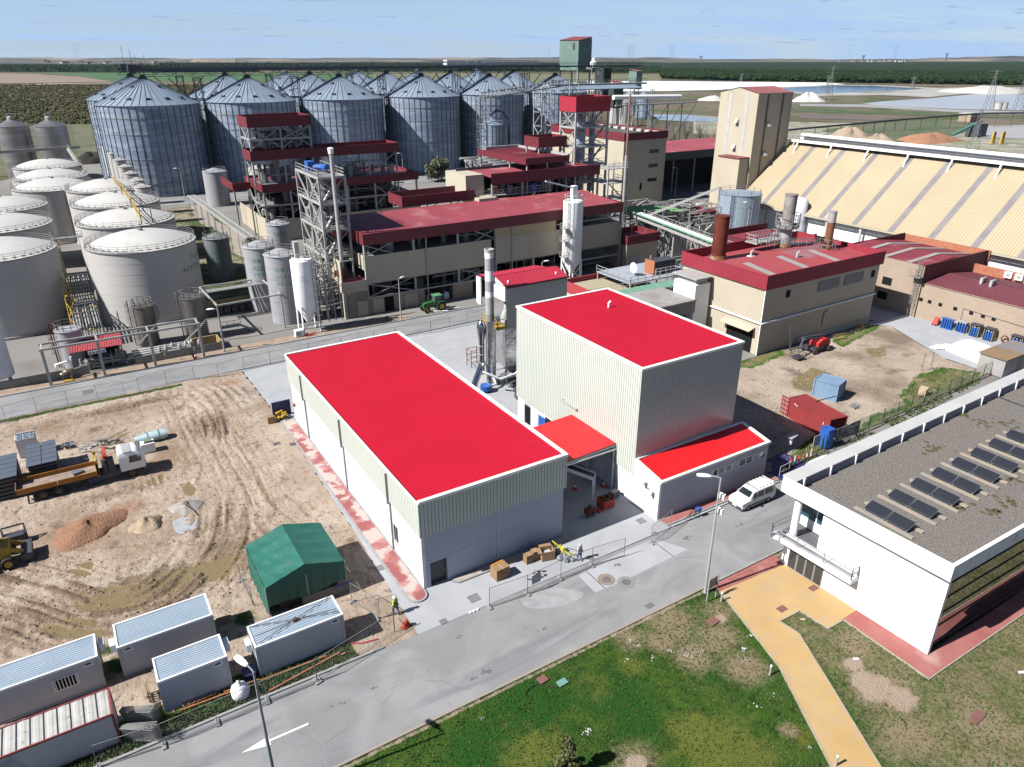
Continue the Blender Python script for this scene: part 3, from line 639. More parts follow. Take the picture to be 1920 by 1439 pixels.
# scattered scrub
n=9000;U=RNG.random((n*2,2));A_=np.array(G2(-60,232));px=-80+U[:,0]*560;py=160+72*U[:,1]**1.3
vs=[];fs=[];cnt=0
for i in range(n):
 g=G(px[i],py[i]);r=random.uniform(.8,2.2);h=r*random.uniform(.5,.9)
 if g.y>1500 or (-20<g.x<240 and g.y<352):continue
 b=len(vs);k=5;a0=random.random()*6
 vs+=[(g.x+r*math.cos(a0+6.283*j/k)*random.uniform(.7,1.2),g.y+r*math.sin(a0+6.283*j/k)*random.uniform(.7,1.2),-.2) for j in range(k)]+[(g.x+r*.6*math.cos(a0+.6+6.283*j/k),g.y+r*.6*math.sin(a0+.6+6.283*j/k),h*random.uniform(.6,1.1)) for j in range(k)]+[(g.x,g.y,h*1.15)]
 for j in range(k):fs+=[(b+j,b+(j+1)%k,b+k+(j+1)%k,b+k+j),(b+k+j,b+k+(j+1)%k,b+2*k)]
m_=MB();m_.v=vs;m_.f=fs
tag(m_.build('scrub',pmat('scrub_leaves',(.075,.08,.03),(.13,.115,.06),.08,.4,.6,.95),kind='stuff'),'low olive scrub covering the plain behind the tanks','scrub')
# forest on the right and the belt on the left
M_PINE=pmat('pine_forest',(.012,.034,.010),(.026,.052,.014),.03,.4,.6,.95,bump=1,bscale=.12,bdist=3,c3=(.012,.026,.01),s3=.09,lo3=.52,hi3=.62)
def forest(name,near,far,lab,h=9,n=5200,depth=420,cat='forest'):
 mb=MB();N=[G2(*p) for p in near];Fr=[G2(*p) for p in far]
 mb.add([(p[0],p[1],h*.8) for p in N]+[(p[0],p[1],h*.8) for p in Fr],[(i,i+1,len(N)+i+1,len(N)+i) for i in range(len(N)-1)])
 mb.add([(p[0],p[1],-.3) for p in N]+[(p[0],p[1],h*.8) for p in N],[(i,i+1,len(N)+i+1,len(N)+i) for i in range(len(N)-1)])
 seg=[math.dist(N[i],N[i+1]) for i in range(len(N)-1)];tot=sum(seg)
 for _ in range(n):
  t=random.random()*tot;i=0
  while t>seg[i]:t-=seg[i];i+=1
  f=t/seg[i];a=lerp(V(*N[i],0),V(*N[i+1],0),f);b=lerp(V(*Fr[i],0),V(*Fr[i+1],0),f);d=(b-a).length
  q=a+(b-a).normalized()*min(d,(random.random()**1.7)*depth);r=random.uniform(3,6.5);zt=h*random.uniform(.85,1.25);k=6;a0=random.random()*6
  lo=[(q.x+r*math.cos(a0+6.283*j/k)*random.uniform(.8,1.15),q.y+r*math.sin(a0+6.283*j/k)*random.uniform(.8,1.15),zt-r*random.uniform(.7,1.1)) for j in range(k)]
  hi=[(q.x+r*.62*math.cos(a0+.5+6.283*j/k),q.y+r*.62*math.sin(a0+.5+6.283*j/k),zt-r*.22*random.uniform(.4,1.5)) for j in range(k)]
  mb.add(lo+hi+[(q.x,q.y,zt)],[(j,(j+1)%k,k+(j+1)%k,k+j) for j in range(k)]+[(k+j,k+(j+1)%k,2*k) for j in range(k)])
 return tag(mb.build(name,M_PINE,kind='stuff'),lab,cat)
forest('pine_forest',[(1240,147),(1320,150.5),(1500,153.5),(1700,157),(1920,160),(2100,163)],[(1240,120),(1320,119.5),(1500,119),(1700,118.7),(1920,118),(2100,118)],'dense dark pine forest stretching across the right horizon',9,9000,700)
forest('far_pine_belt',[(1080,136),(1240,137.5)],[(1080,119),(1240,119)],'dark pine belt right of the tall green headhouse',9,900,900)
forest('tree_belt',[(-150,134),(0,135),(230,136.5),(300,136.3),(480,135)],[(-150,124),(0,124),(230,125),(300,128),(480,131)],'dark belt of pines behind the fields on the left',12,2600,900)
forest('distant_woods',[(300,131),(700,134),(860,134.5),(1000,134),(1100,134)],[(300,121),(700,121),(860,121),(1000,122),(1100,122)],'bluish woods on the skyline behind the silos',11,1500,2000)
# white plastic-covered ground, ponds
fpoly('plastic_covered_field',[(1100,152),(1200,152),(1550,155.2),(1586,158),(1505,162),(1420,165),(1335,169),(1200,171.5),(1100,171)],-.1,pmat('white_plastic',(.78,.80,.83),(.86,.87,.88),.01,rough=.4,c3=(.5,.52,.56),s3=.03,lo3=.55,hi3=.75))
PONDM=pmat('pond_water_blue',(.025,.06,.16),rough=.12,spec=.5,bump=.05,bscale=.5)
fpoly('blue_pond',[(1440,167.5),(1500,163.5),(1586,160.6),(1640,161.2),(1732,166),(1700,169),(1653,170.7),(1533,175.5),(1490,172)],-.15,PONDM)
WS=pmat('pale_bank',(.42,.40,.36),(.50,.49,.46),.03,c3=(.2,.2,.12),s3=.02,lo3=.5,hi3=.65)
fpoly('pond_bank',[(1400,168),(1500,162),(1586,159.4),(1650,160),(1760,165),(1860,163),(1920,164),(1920,176),(1830,174),(1740,182),(1655,178),(1530,180),(1480,174)],-.22,WS)
fpoly('pale_lagoon',[(1616,194.5),(1655,190),(1740.6,184.7),(1828,176.5),(1935,177),(1935,207.5),(1802,204.8),(1653,198.5)],-.15,pmat('lagoon',(.50,.49,.48),(.46,.46,.47),.01,rough=.25))
fpoly('small_lagoon',[(1222,214),(1290,215),(1346,222),(1344,228),(1300,228),(1236,225)],-.15,pmat('lagoon2',(.32,.35,.39),rough=.2))
fpoly('embankment',[(1200,172),(1420,170),(1600,178),(1760,186),(1620,200),(1920,208),(1920,236),(1700,232),(1560,228),(1350,214),(1230,212),(1200,214)],-.28,pmat('bank_soil',(.21,.17,.13),(.13,.12,.07),.02,.4,.6,.95,c3=(.07,.12,.03),s3=.025,lo3=.54,hi3=.62))
fpoly('gravel_track',[(1500,195),(1616,196),(1800,206),(1920,209),(1920,214),(1800,211),(1620,201),(1500,199)],-.1,pmat('grey_track',(.34,.33,.33),(.4,.39,.37),.05))
fpoly('green_bank',[(1490,200),(1700,208),(1920,217),(1920,222),(1700,216),(1490,209)],-.12,pmat('bank_green',(.05,.11,.025),(.13,.12,.05),.03,c3=(.2,.17,.1),s3=.05))
fpoly('plough_strip',[(1500,213),(1660,221),(1655,226),(1500,222)],-.11,pmat('plough2',(.17,.13,.11)))
fpoly('rough_ground',[(1480,228),(1920,236),(1960,300),(1960,360),(1500,262),(1300,250),(1300,215)],-.25,pmat('rough_pale',(.36,.33,.25),(.24,.24,.13),.05,c3=(.44,.42,.36),s3=.12,lo3=.5,hi3=.6))
fpoly('grass_mound_ground',[(1540,245),(1640,228),(1760,226),(1840,238),(1760,262),(1640,268)],-.12,pmat('mound_green',(.07,.12,.035),(.17,.155,.09),.04))
fpoly('grey_lot',[(1838,238),(1920,234),(1990,236),(1990,262),(1840,258)],-.08,pmat('lot',(.42,.41,.42),(.38,.37,.38),.05))
def mound(name,px,py,rx,ry,h,mat,lab,cat,grp=None,n=22,seed=1):
 g=G(px,py);r_=random.Random(seed);mb=MB();R_=7;mb.v.append((g.x,g.y,h))
 for i in range(1,R_+1):
  for k in range(n):
   a=6.283*k/n;q=i/R_;rr=q*(1+.16*math.sin(a*3+seed)+.08*math.sin(a*7));z=h*max(0,(1-q**1.4))*(1+.2*math.sin(a*4+q*5+seed))+r_.uniform(-.06,.06)*h*(i<R_)
   mb.v.append((g.x+rx*rr*math.cos(a),g.y+ry*rr*math.sin(a),z if i<R_ else -.3))
 for k in range(n):mb.f.append((0,1+k,1+(k+1)%n))
 for i in range(R_-1):
  for k in range(n):a=1+i*n+k;b=1+i*n+(k+1)%n;mb.f.append((a,a+n,b+n,b))
 return tag(mb.build(name,mat,smooth=60),lab,cat,grp)
M_ORS=pmat('orange_sand',(.46,.25,.16),(.38,.19,.11),.6,rough=.95,bump=.8,bscale=3)
M_TNS=pmat('tan_sand',(.48,.37,.27),(.38,.30,.22),.4,rough=.95,bump=.8,bscale=2)
M_WHS=pmat('white_chalk',(.66,.64,.60),(.58,.57,.54),.08,rough=.95,bump=.8,bscale=.5)
mound('spoil_heap',1741,264,20,12,3.6,M_ORS,'long orange earth heap behind the striped hall roof','earth heap',seed=3)
mound('spoil_heap',1590,262,13,12,6,M_TNS,'tan earth heap left of the orange one behind the hall roof','earth heap',seed=4)
mound('spoil_heap',1645,268,12,9,4,M_TNS,'low tan earth heap between the tan and orange heaps','earth heap',seed=6)
mound('chalk_heap',1514,190,17,15,7.5,M_WHS,'white chalk heap in front of the blue pond','chalk heap',seed=5)
mound('chalk_heap',1336,188,16,12,4,M_WHS,'low white chalk heap left of the cream tower','chalk heap',seed=7)
mound('chalk_heap',1850,173,60,40,7,M_WHS,'wide white chalk heap beyond the pale lagoon','chalk heap',seed=8)
# low hills and far terraces (real ridges 7-9 km away)
M_HILL=pmat('far_hills',(.16,.145,.12),(.055,.065,.05),.0022,.42,.58,.95,c3=(.30,.235,.17),s3=.0016,lo3=.52,hi3=.62,st3=(1,1,1))
def ridge(name,a0,a1,dist,prof,w=900,mat=M_HILL,n=160):
 """ridge seen between photo columns a0..a1; prof gives height in metres"""
 mb=MB();rows=[(-1,0),(-.5,.45),(-.15,.9),(0,1),(.3,.9),(1,0)]
 for i in range(n+1):
  px=lerp(a0,a1,i/n);az=AZ+math.atan((px-CX)/1490.);h=prof(px)
  for (t,k) in rows:d=dist+t*w;mb.v.append((d*math.sin(az),d*math.cos(az),h*k-.4))
 r=len(rows)
 for i in range(n):
  for j in range(r-1):mb.f.append((i*r+j,(i+1)*r+j,(i+1)*r+j+1,i*r+j+1))
 return mb.build(name,mat,smooth=80,kind='structure')
def ip(xs,ys,j=6,s=1.):
 return lambda px:float(np.interp(px,xs,ys))+j*(math.sin(px*.031*s)+.6*math.sin(px*.083*s+1)+.3*math.sin(px*.23*s))
ridge('far_hill_range',-300,2300,9000,ip([-300,0,300,420,700,1000,1240,1300,1700,1760,1920,2300],[28,28,24,22,24,30,30,16,12,30,42,40],3))
ridge('flat_topped_hill',350,445,6500,ip([350,365,440,445],[0,26,26,0],.8),250,pmat('tan_hill',(.30,.235,.165),(.2,.17,.12),.01))
ridge('low_rise',580,880,6800,ip([580,640,740,800,880],[0,12,24,18,2],2),600)
ridge('low_rise',-300,380,5200,ip([-300,-50,200,380],[22,20,12,0],2),500,pmat('woody_rise',(.05,.06,.04),(.16,.12,.09),.004,.45,.6))
fpoly('distant_fields',[(-300,124),(380,125),(380,121.5),(-300,120.5)],-.2,pmat('far_field',(.26,.19,.15),(.17,.14,.1),.003))
fpoly('distant_terraces',[(400,126),(1100,126),(1300,117),(1920,116.5),(1920,115),(400,117)],-.2,pmat('far_field2',(.24,.2,.15),(.10,.10,.07),.002,.42,.58))
# villages: each house a thing (specks on the skyline)
hm=[pmat('far_house_tan',(.42,.30,.22)),pmat('far_house_white',(.62,.60,.57)),pmat('far_roof',(.30,.13,.09))]
k=0
for (x0,x1,y0,y1,n_) in [(55,95,118.5,121.5,14),(95,330,118.5,122,22),(1540,1700,115.5,117.5,18),(870,905,116.5,118.5,7)]:
 for i in range(n_):
  px_,py_=random.uniform(x0,x1),random.uniform(y0,y1);g=G(px_,py_);w_=random.uniform(14,30);hh=random.uniform(7,15)*(1.8 if x0==55 and i<3 else 1)
  t=thing('distant_house','tiny '+('tan','white')[k % 2]+' house with red roof in the village on the '+('left' if x1<100 else 'middle left' if x1<400 else 'right' if x0>1500 else 'central')+' skyline','house',(g.x,g.y,0),'village houses on the horizon')
  MB().obox((g.x,g.y,-.3),w_,w_*.6,hh,random.random()*3).build('wall',hm[k % 2],t)
  MB().obox((g.x,g.y,hh-.3),w_*1.05,w_*.65,2.5).build('roof',hm[2],t);k+=1
def scatter(name,n,fx,mat,lab,smin,smax,cat):
 mb=MB();rr=random.Random(len(name)+n);c=0
 while c<n:
  x,y,z,ok=fx(rr)
  if not ok:continue
  c+=1;q=rr.uniform(smin,smax)*(1 if rr.random()<.9 else 1.9);a=rr.random()*6.28;k=5;b=len(mb.v)
  for j in range(k):t_=a+6.283*j/k;mb.v.append((x+q*math.cos(t_)*rr.uniform(.7,1.2),y+q*math.sin(t_)*rr.uniform(.7,1.2),z-.02))
  mb.v.append((x+q*.2,y,z+q*rr.uniform(.5,1.0)))
  for j in range(k):mb.f.append((b+j,b+(j+1)%k,b+k))
 return tag(mb.build(name,mat,kind='stuff'),lab,cat)
_gx=np.linspace(-34,17.2,240);_gy=np.linspace(40,99,280);_X,_Y=np.meshgrid(_gx,_gy,indexing='ij');SD.clear();_Hh=dirt_h(_X,_Y);SD.clear()
_Wt=wetzone(_X,_Y);SD.clear()
def _dl(rr):
 i,j=rr.randrange(70,236),rr.randrange(4,276);x,y=_gx[i]+rr.uniform(-.1,.1),_gy[j]+rr.uniform(-.1,.1)
 return x,y,_Hh[i,j]+.01,rr.random()<.22+_Wt[i,j]*1.2 and x<16.2
scatter('dirt_clods',9000,_dl,pmat('clod',(.34,.26,.195),(.24,.175,.125),3,rough=.97),'loose clods and stones scattered over the dirt yard',.03,.085,'clods')
def _dr(rr):x,y=rr.uniform(57.5,106),rr.uniform(42,64);return x,y,.05,inpoly(np.array([x]),np.array([y]),YP)[0] and rr.random()<.8
scatter('yard_stones',3500,_dr,pmat('yard_stone',(.44,.37,.30),(.24,.19,.15),2,rough=.97),'loose stones scattered over the right dirt yard',.04,.11,'stones')
mb=MB();rr=random.Random(31)
for _ in range(15):
 x,y=rr.uniform(-6,56),rr.uniform(32.6,39.2);a=rr.uniform(-.5,.5)+(1.57 if rr.random()<.5 else 0)
 for k in range(rr.randint(6,14)):
  x2,y2=x+.35*math.cos(a),y+.35*math.sin(a);a+=rr.uniform(-.5,.5)
  if 32.3<y2<39.5:mb.add([(x,y,.005),(x2,y2,.005),(x2+.015,y2+.03,.005),(x+.015,y+.03,.005)],[(0,1,2,3)])
  x,y=x2,y2
mb.build('road_crack',pmat('crack',(.17,.17,.17),rough=.95),kind='structure')
mb=MB()
for (px,py,r_) in [(1160,1060,.5),(905,1260,.9),(1290,1010,.6),(700,1290,.35),(1020,1180,.4),(1385,985,.5),(860,1195,.3),(640,1320,.4)]:
 g=G(px,py)
 for _ in range(9):
  x,y,q=g.x+rr.gauss(0,r_*.5),g.y+rr.gauss(0,r_*.25),rr.uniform(.03,.16)*r_*2;n_=7;mb.add([(x+q*math.cos(6.283*k/n_)*rr.uniform(.7,1.3),y+q*.7*math.sin(6.283*k/n_),.0055+.0002*_) for k in range(n_)],[tuple(range(n_))])
mb.build('oil_stain',pmat('oil',(.20,.20,.205),(.15,.15,.155),2,rough=.8),kind='structure')
# ================================================================== NEW BUILDINGS
def clad(mb,x0,y0,x1,y1,z0,z1,pitch=.33,w=.035,h=-.03,sides='SWNE'):
 dz=(0,0,z1-z0)
 if 'S' in sides:mb.corr((x0,y0,z0),(x1-x0,0,0),dz,(0,-1,0),pitch,w,h)
 if 'N' in sides:mb.corr((x1,y1,z0),(x0-x1,0,0),dz,(0,1,0),pitch,w,h)
 if 'W' in sides:mb.corr((x0,y1,z0),(0,y0-y1,0),dz,(-1,0,0),pitch,w,h)
 if 'E' in sides:mb.corr((x1,y0,z0),(0,y1-y0,0),dz,(1,0,0),pitch,w,h)
 return mb
def frame(mb,x0,y0,x1,y1,z0,z1,w,sides='SWNE'):
 """flat border of width w lying inside the rectangle"""
 if 'S' in sides:mb.box(x0,y0,z0,x1,y0+w,z1)
 if 'N' in sides:mb.box(x0,y1-w,z0,x1,y1,z1)
 if 'W' in sides:mb.box(x0,y0+w+.002,z0,x0+w,y1-w-.002,z1)
 if 'E' in sides:mb.box(x1-w,y0+w+.002,z0,x1,y1-w-.002,z1)
 return mb
# ---- long low hall
X0,X1,Y0,Y1=18.8,32.7,44.05,79.9
t=thing('new_long_hall','long low new hall with bright red ribbed roof and pale panel walls under cream cladding','hall',(X0,Y0,0))
ND=19.45,21.0
for i in range(12): # left wall panels
 a=Y0+(Y1-Y0)*i/12;b=Y0+(Y1-Y0)*(i+1)/12
 if i==1:
  wa,wb=a+1.9,b-.15;m_=MB().box(X0,a+.012,0,X0+.3,wa,5.15).box(X0,wb,0,X0+.3,b-.012,5.15).box(X0,wa,0,X0+.3,wb,1.3).box(X0,wa,3.1,X0+.3,wb,5.15)
  m_.build('wall_panel',M_WPANEL,t)
  wn_=MB();frame(wn_,0,0,1,1,0,1,.1) if 0 else None
  wn_.box(X0-.03,wa,1.3,X0+.2,wa+.07,3.1).box(X0-.03,wb-.07,1.3,X0+.2,wb,3.1).box(X0-.03,wa+.07,1.3,X0+.2,wb-.07,1.37).box(X0-.03,wa+.07,3.03,X0+.2,wb-.07,3.1).box(X0-.03,(wa+wb)/2-.03,1.37,X0+.15,(wa+wb)/2+.03,3.03)
  w_=wn_.build('window',M_STEEL,t);MB().box(X0+.12,wa+.07,1.37,X0+.14,wb-.07,3.03).build('pane',M_GLASS,w_)
 else:MB().box(X0,a+.012,0,X0+.3,b-.012,5.15).build('wall_panel',M_WPANEL,t)
cs=[X0+.31,25.75,X1]
for i in range(2): # front wall panels, door in the first
 for (z0,z1) in ((.0,2.62),(2.64,5.15)):
  a,b=cs[i]+(.012 if i else 0),cs[i+1]-.012
  if i==0 and z0==0:
   m_=MB().box(a,Y0,0,ND[0],Y0+.3,z1).box(ND[1],Y0,0,b,Y0+.3,z1).box(ND[0],Y0,2.35,ND[1],Y0+.3,z1)
  else:m_=MB().box(a,Y0,z0,b,Y0+.3,z1)
  m_.build('wall_panel',M_SHPANEL,t)
d=MB().box(ND[0],Y0+.26,0,ND[1],Y0+.3,2.35).build('door',pmat('dark_door',(.03,.035,.05),rough=.4),t);MB().box(ND[1]-.2,Y0+.2,1.0,ND[1]-.1,Y0+.26,1.1).build('handle',M_STEEL,d)
MB().box(X1-.3,Y0+.31,0,X1,Y1,5.15).box(X0+.31,Y1-.3,0,X1-.31,Y1,5.15).build('rear_wall',M_WPANEL,t)
o_=.17
clad(MB(),X0-o_,Y0-o_,X1+o_,Y1+o_,5.2,8.38,.315,.03,-.055).box(X0-.1,Y0-.1,5.2,X1+.1,Y1+.1,5.3).build('upper_cladding',M_CREAM,t)
r=MB().corr((X0,Y0+.1,8.42),(0,Y1-Y0-.2,0),(X1-X0,0,.1),(0,0,1),.36,.06,.038)
r.build('roof',M_RED,t)
f_=MB();f_.box(X0-.1,Y0-.22,8.36,X1+.24,Y0+.12,8.6).box(X0-.1,Y1-.12,8.36,X1+.24,Y1+.22,8.6).box(X1-.1,Y0+.122,8.37,X1+.238,Y1-.122,8.63).box(X0-.22,Y0-.22,8.3,X0-.102,Y1+.22,8.48)
f_.build('roof_trim',M_TRIM,t)
MB().box(X0-.1,Y0+.122,8.2,X0-.0,Y1-.122,8.34).build('gutter',M_DARKM,t)
for py_ in [(579,824),(651,919),(733,1034)]:
 y=G(*py_).y;m_=MB().box(X0-.34,y-.07,5.1,X0-.2,y+.07,8.0).box(X0-.34,y-.07,4.96,X0-.02,y+.07,5.1).box(X0-.14,y-.07,.1,X0-.005,y+.07,4.96)
 m_.build('downpipe',pmat('pipe_grey',(.36,.37,.36),rough=.4,metal=.4),t)
MB().box(18.55,78.9,2.2,18.79,79.15,2.6).build('wall_lamp',M_ORANGE,t)
# ---- tall hall
A0,A1,B0,B1,HT=41.8,54.75,45.0,66.1,14.2
t=thing('tall_hall','tall block shaped new hall with bright red ribbed roof and pale ribbed walls','hall',(A0,B0,0))
bays=[(B0,49.2),(49.2,53.4),(53.4,57.6),(57.6,60.6),(60.6,63.3),(64.6,B1)]
for a,b in bays:MB().box(A0,a+.012,0,A0+.3,b-.012,3.0).build('wall_panel',M_WPANEL,t)
MB().box(A0+.31,B0,0,A1,B0+.3,3.0).box(A1-.3,B0+.31,0,A1,B1,3.0).box(A0+.31,B1-.3,0,A1-.31,B1,3.0).box(A0,63.3,2.6,A0+.3,64.6,3.0).build('base_wall',M_SHPANEL,t)
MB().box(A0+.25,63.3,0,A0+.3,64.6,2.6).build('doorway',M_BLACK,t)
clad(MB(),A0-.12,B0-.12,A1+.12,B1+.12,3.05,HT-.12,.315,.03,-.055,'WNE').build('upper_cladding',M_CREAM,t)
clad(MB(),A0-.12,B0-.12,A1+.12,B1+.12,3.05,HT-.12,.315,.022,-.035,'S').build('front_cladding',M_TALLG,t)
MB().corr((A0,B0+.1,HT-.05),(0,B1-B0-.2,0),(A1-A0,0,.05),(0,0,1),.36,.06,.038).build('roof',M_RED,t)
frame(MB(),A0-.2,B0-.2,A1+.2,B1+.2,HT-.14,HT+.08,.34).build('roof_trim',M_TRIM,t)
g=G(1141,577,HT);MB().tube([g,g+V(0,0,.55),g+V(.25,0,.7)],.11,8).build('roof_vent',M_TRIM,t,smooth=50)
MB().bar((A0-.35,56.7,6.4),(A0-.35,54.2,6.3),.12).bar((A0,56.7,6.4),(A0-.35,56.7,6.4),.2).bar((A0,54.2,6.3),(A0-.35,54.2,6.3),.2).build('wall_bracket',M_STEEL,t)
# poster board and opening low on the left wall
MB().box(A0-.05,59.0,.9,A0-.01,61.6,2.5).build('notice_board',M_BLUE,t)
MB().box(A0-.06,58.6,1.6,A0-.005,60.2,2.8).build('window',M_GLASS,t)
# ---- canopy between the halls
t=thing('link_canopy','bright red sheet canopy bridging the gap between the long and the tall hall','canopy',(33,47.7,0))
MB().corr((32.95,47.7,4.95),(8.7,0,.35),(0,7.4,0),(-.04,0,1),.66,.06,.025).build('roof_sheet',M_RED2,t)
MB().corr((32.95,47.7,4.9),(8.7,0,.35),(0,7.4,0),(.04,0,-1),.66,.03,.02).build('soffit',M_STEELD,t)
b=MB()
for y in (47.75,51.4,55.0):b.bar((32.95,y,4.75),(41.65,y,5.1),.12,.24)
b.build('beam',M_STEEL,t)
for (x,y) in ((41.45,47.8),(41.45,51.4),(41.45,55.0)):MB().box(x-.09,y-.09,0,x+.09,y+.09,5.0).build('post',M_STEEL,t)
MB().box(33.0,47.62,4.6,41.6,47.69,4.74).build('gutter',M_TRIM,t)
# ---- low annex
a0,a1,b0,b1=41.6,56.4,41.2,44.85
t=thing('low_annex','low white annex with sloping bright red roof, strip windows and motorcycle-like wall emblem','annex',(a0,b0,0))
m_=MB();m_.add([(a0,b0,0),(a0+.25,b0,0),(a0+.25,b1,0),(a0,b1,0),(a0,b0,4.15),(a0+.25,b0,4.15),(a0+.25,b1,4.75),(a0,b1,4.75)],[(3,2,1,0),(4,5,6,7),(0,1,5,4),(1,2,6,5),(2,3,7,6),(3,0,4,7)])
m_.build('side_wall',M_WHITE,t)
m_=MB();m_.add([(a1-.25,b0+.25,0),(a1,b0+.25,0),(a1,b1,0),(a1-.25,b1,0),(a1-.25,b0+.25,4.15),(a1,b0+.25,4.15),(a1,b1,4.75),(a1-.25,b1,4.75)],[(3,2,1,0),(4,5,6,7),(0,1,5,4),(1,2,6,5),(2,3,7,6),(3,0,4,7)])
m_.build('side_wall',M_SHPANEL,t)
wx0,wx1,wz0,wz1=48.3,56.1,2.55,3.35
MB().box(a0+.26,b0,0,a1,b0+.25,1.5).build('wall_panel',M_SHPANEL,t)
MB().box(a0+.26,b0,1.52,a1,b0+.25,wz0).box(a0+.26,b0,wz0,wx0,b0+.25,wz1).box(wx1,b0,wz0,a1,b0+.25,wz1).build('wall_panel',M_SHPANEL,t)
MB().box(a0+.26,b0,wz1,a1,b0+.25,4.15).build('wall_panel',M_SHPANEL,t)
nW=8;ww=(wx1-wx0)/nW
for i in range(nW):
 x=wx0+i*ww;m_=MB().box(x,b0-.02,wz0,x+.06,b0+.12,wz1).box(x+ww-.06,b0-.02,wz0,x+ww-.001,b0+.12,wz1).box(x+.06,b0-.02,wz0,x+ww-.06,b0+.12,wz0+.07).box(x+.06,b0-.02,wz1-.07,x+ww-.06,b0+.12,wz1)
 w_=m_.build('window',M_WHITE,t)
 if i in (1,2,3):
  s_=MB()
  for k in range(4):s_.bar((x+.1+k*.22,b0+.03,wz0+.08),(x+.28+k*.22,b0+.03,wz1-.08),.05)
  s_.build('louvre',M_WHITE,w_)
 MB().box(x+.06,b0+.08,wz0+.07,x+ww-.06,b0+.1,wz1-.07).build('pane',M_GLASS if i not in (3,6) else M_WPANEL,w_)
MB().corr((a0+.3,b0+.15,4.24),(a1-a0-.6,0,0),(0,b1-b0-.35,.6),(0,-.16,1),.9,.04,.008).build('roof',M_RED2,t)
f_=MB();f_.bar((a0-.05,b0-.03,4.22),(a1+.05,b0-.03,4.22),.3,.22).bar((a0+.1,b0+.12,4.25),(a0+.1,b1,4.87),.36,.2).bar((a1-.1,b0+.12,4.25),(a1-.1,b1,4.87),.36,.2).bar((a0+.3,b1-.05,4.88),(a1-.3,b1-.05,4.88),.2,.16)
f_.build('roof_trim',M_TRIM,t)
# wall emblem of wheels and gas cylinders, as thin dark plates on the left wall
e=MB()
for (y,z,r_) in [(43.9,3.35,.13),(43.55,3.05,.16),(42.5,2.8,.12),(42.25,2.55,.14)]:
 pts=[(a0-.02,y+r_*math.cos(q),z+r_*math.sin(q)) for q in [6.283*i/12 for i in range(13)]]
 for p1,p2 in zip(pts,pts[1:]):e.bar(p1,p2,.035)
for (y,z) in [(43.1,3.05),(42.95,3.0),(42.85,3.1),(41.95,2.45),(41.8,2.5),(42.0,2.6)]:e.box(a0-.03,y-.06,z-.35,a0-.005,y+.06,z+.3)
for (y,z) in [(43.3,2.95),(43.0,2.75),(42.7,2.75),(42.15,2.35),(41.9,2.2)]:e.box(a0-.03,y-.14,z-.05,a0-.005,y+.14,z+.06)
e.build('wall_emblem',pmat('emblem_grey',(.15,.15,.15),rough=.6),t)
# ---- dryer unit (shiny tower under a red roof)
q0,q1,r0,r1,zt=46.6,56.2,76.5,80.8,13.0
t=thing('dryer_tower','polished steel clad dryer tower under a red roofed cabin with yellow balcony','process tower',(q0,r0,0))
clad(MB(),q0,r0,q1,r1,7.6,zt,.42,.022,-.03,'SE').build('cabin_wall',M_TALLG,t)
MB().box(q0-.02,r0+.02,11.0,q0+.1,r1,zt+.1).add([(q0-.02,r0,zt),(q0-.02,r1,zt),(q0-.02,(r0+r1)/2+.6,zt+.75)],[(0,2,1)]).build('gable',M_TRIM,t)
MB().box(q0-1.2,r1+.4,9.6,q0-1.0,r1+1.5,13.3).build('cabin_post',M_TRIM,t)
rd=(r0+r1)/2+.6
MB().corr((q0-.15,r0-.15,zt+.02),(q1-q0+.3,0,0),(0,rd-r0+.15,.8),(0,-.2,1),.5,.05,.04).corr((q0-.15,rd,zt+.82),(q1-q0+.3,0,0),(0,r1-rd+.6,-.75),(0,.2,1),.5,.05,.04).build('roof',pmat('crimson_roof',(.50,.02,.05),(.45,.02,.045),.4,rough=.45),t)
MB().corr((q0-1.2,rd+.05,zt+.86),(9.6,0,0),(0,3.2,-.5),(0,.2,1),.5,.05,.04).build('rear_roof',pmat('crimson_roof',(.5,.02,.05)),t)
MB().box(q0-.2,r0-.22,zt-.12,q1+.2,r0-.14,zt+.1).build('eave_strip',M_MAR,t)
for (x,y) in ((q0+.8,r0+.9),(q1-1.2,r0+1.0)):MB().lathe(x,y,[(.13,zt+.1),(.13,zt+.5),(.03,zt+.62)],8).build('roof_cap',M_TRIM,t)
MB().box(q0-.1,r0+.1,1.9,q1-.5,r1,7.5).build('steel_casing',M_SHINY,t)
MB().box(q0-.12,r0+.09,1.9,q0-.03,r0+.16,7.55).box(q0-.15,r0+.05,7.4,q1,r0+.2,7.6).build('casing_trim',M_PIPES,t)
for (x,y) in ((q0+.1,r0+.4),(q0+.1,r1-.4),(q0+3.3,r0+.4),(q0+6.5,r0+.4),(q1-.8,r0+.4)):MB().box(x-.1,y-.1,0,x+.1,y+.1,1.9).build('leg',M_TRIM,t)
p=MB().box(q0-1.3,r0+.1,7.55,q0+.1,r1,7.65);p.rail([(q0-1.3,r1,7.65),(q0-1.3,r0+.1,7.65),(q0+.1,r0+.1,7.65)],1.1,.9,.07).bar((q0-1.3,r0+.1,7.5),(q0-1.3,r1,7.5),.1,.25).bar((q0-1.3,r0+.1,7.5),(q0+.2,r0+.1,7.5),.1,.25)
p.build('balcony',M_YEL,t)
m_=MB().lathe(q0+.8,r0+1.6,[(.7,7.7),(.7,8.6),(.3,9.4),(.2,9.4)],12).box(q0+.2,r0+.8,7.7,q0+1.5,r0+1.4,8.3).tube([(q0+1.2,r0+2.2,7.7),(q0+1.2,r0+2.2,10.4),(q0+3,r0+2.2,10.4)],.3,8);m_.build('blower',M_STEEL,t,smooth=50)
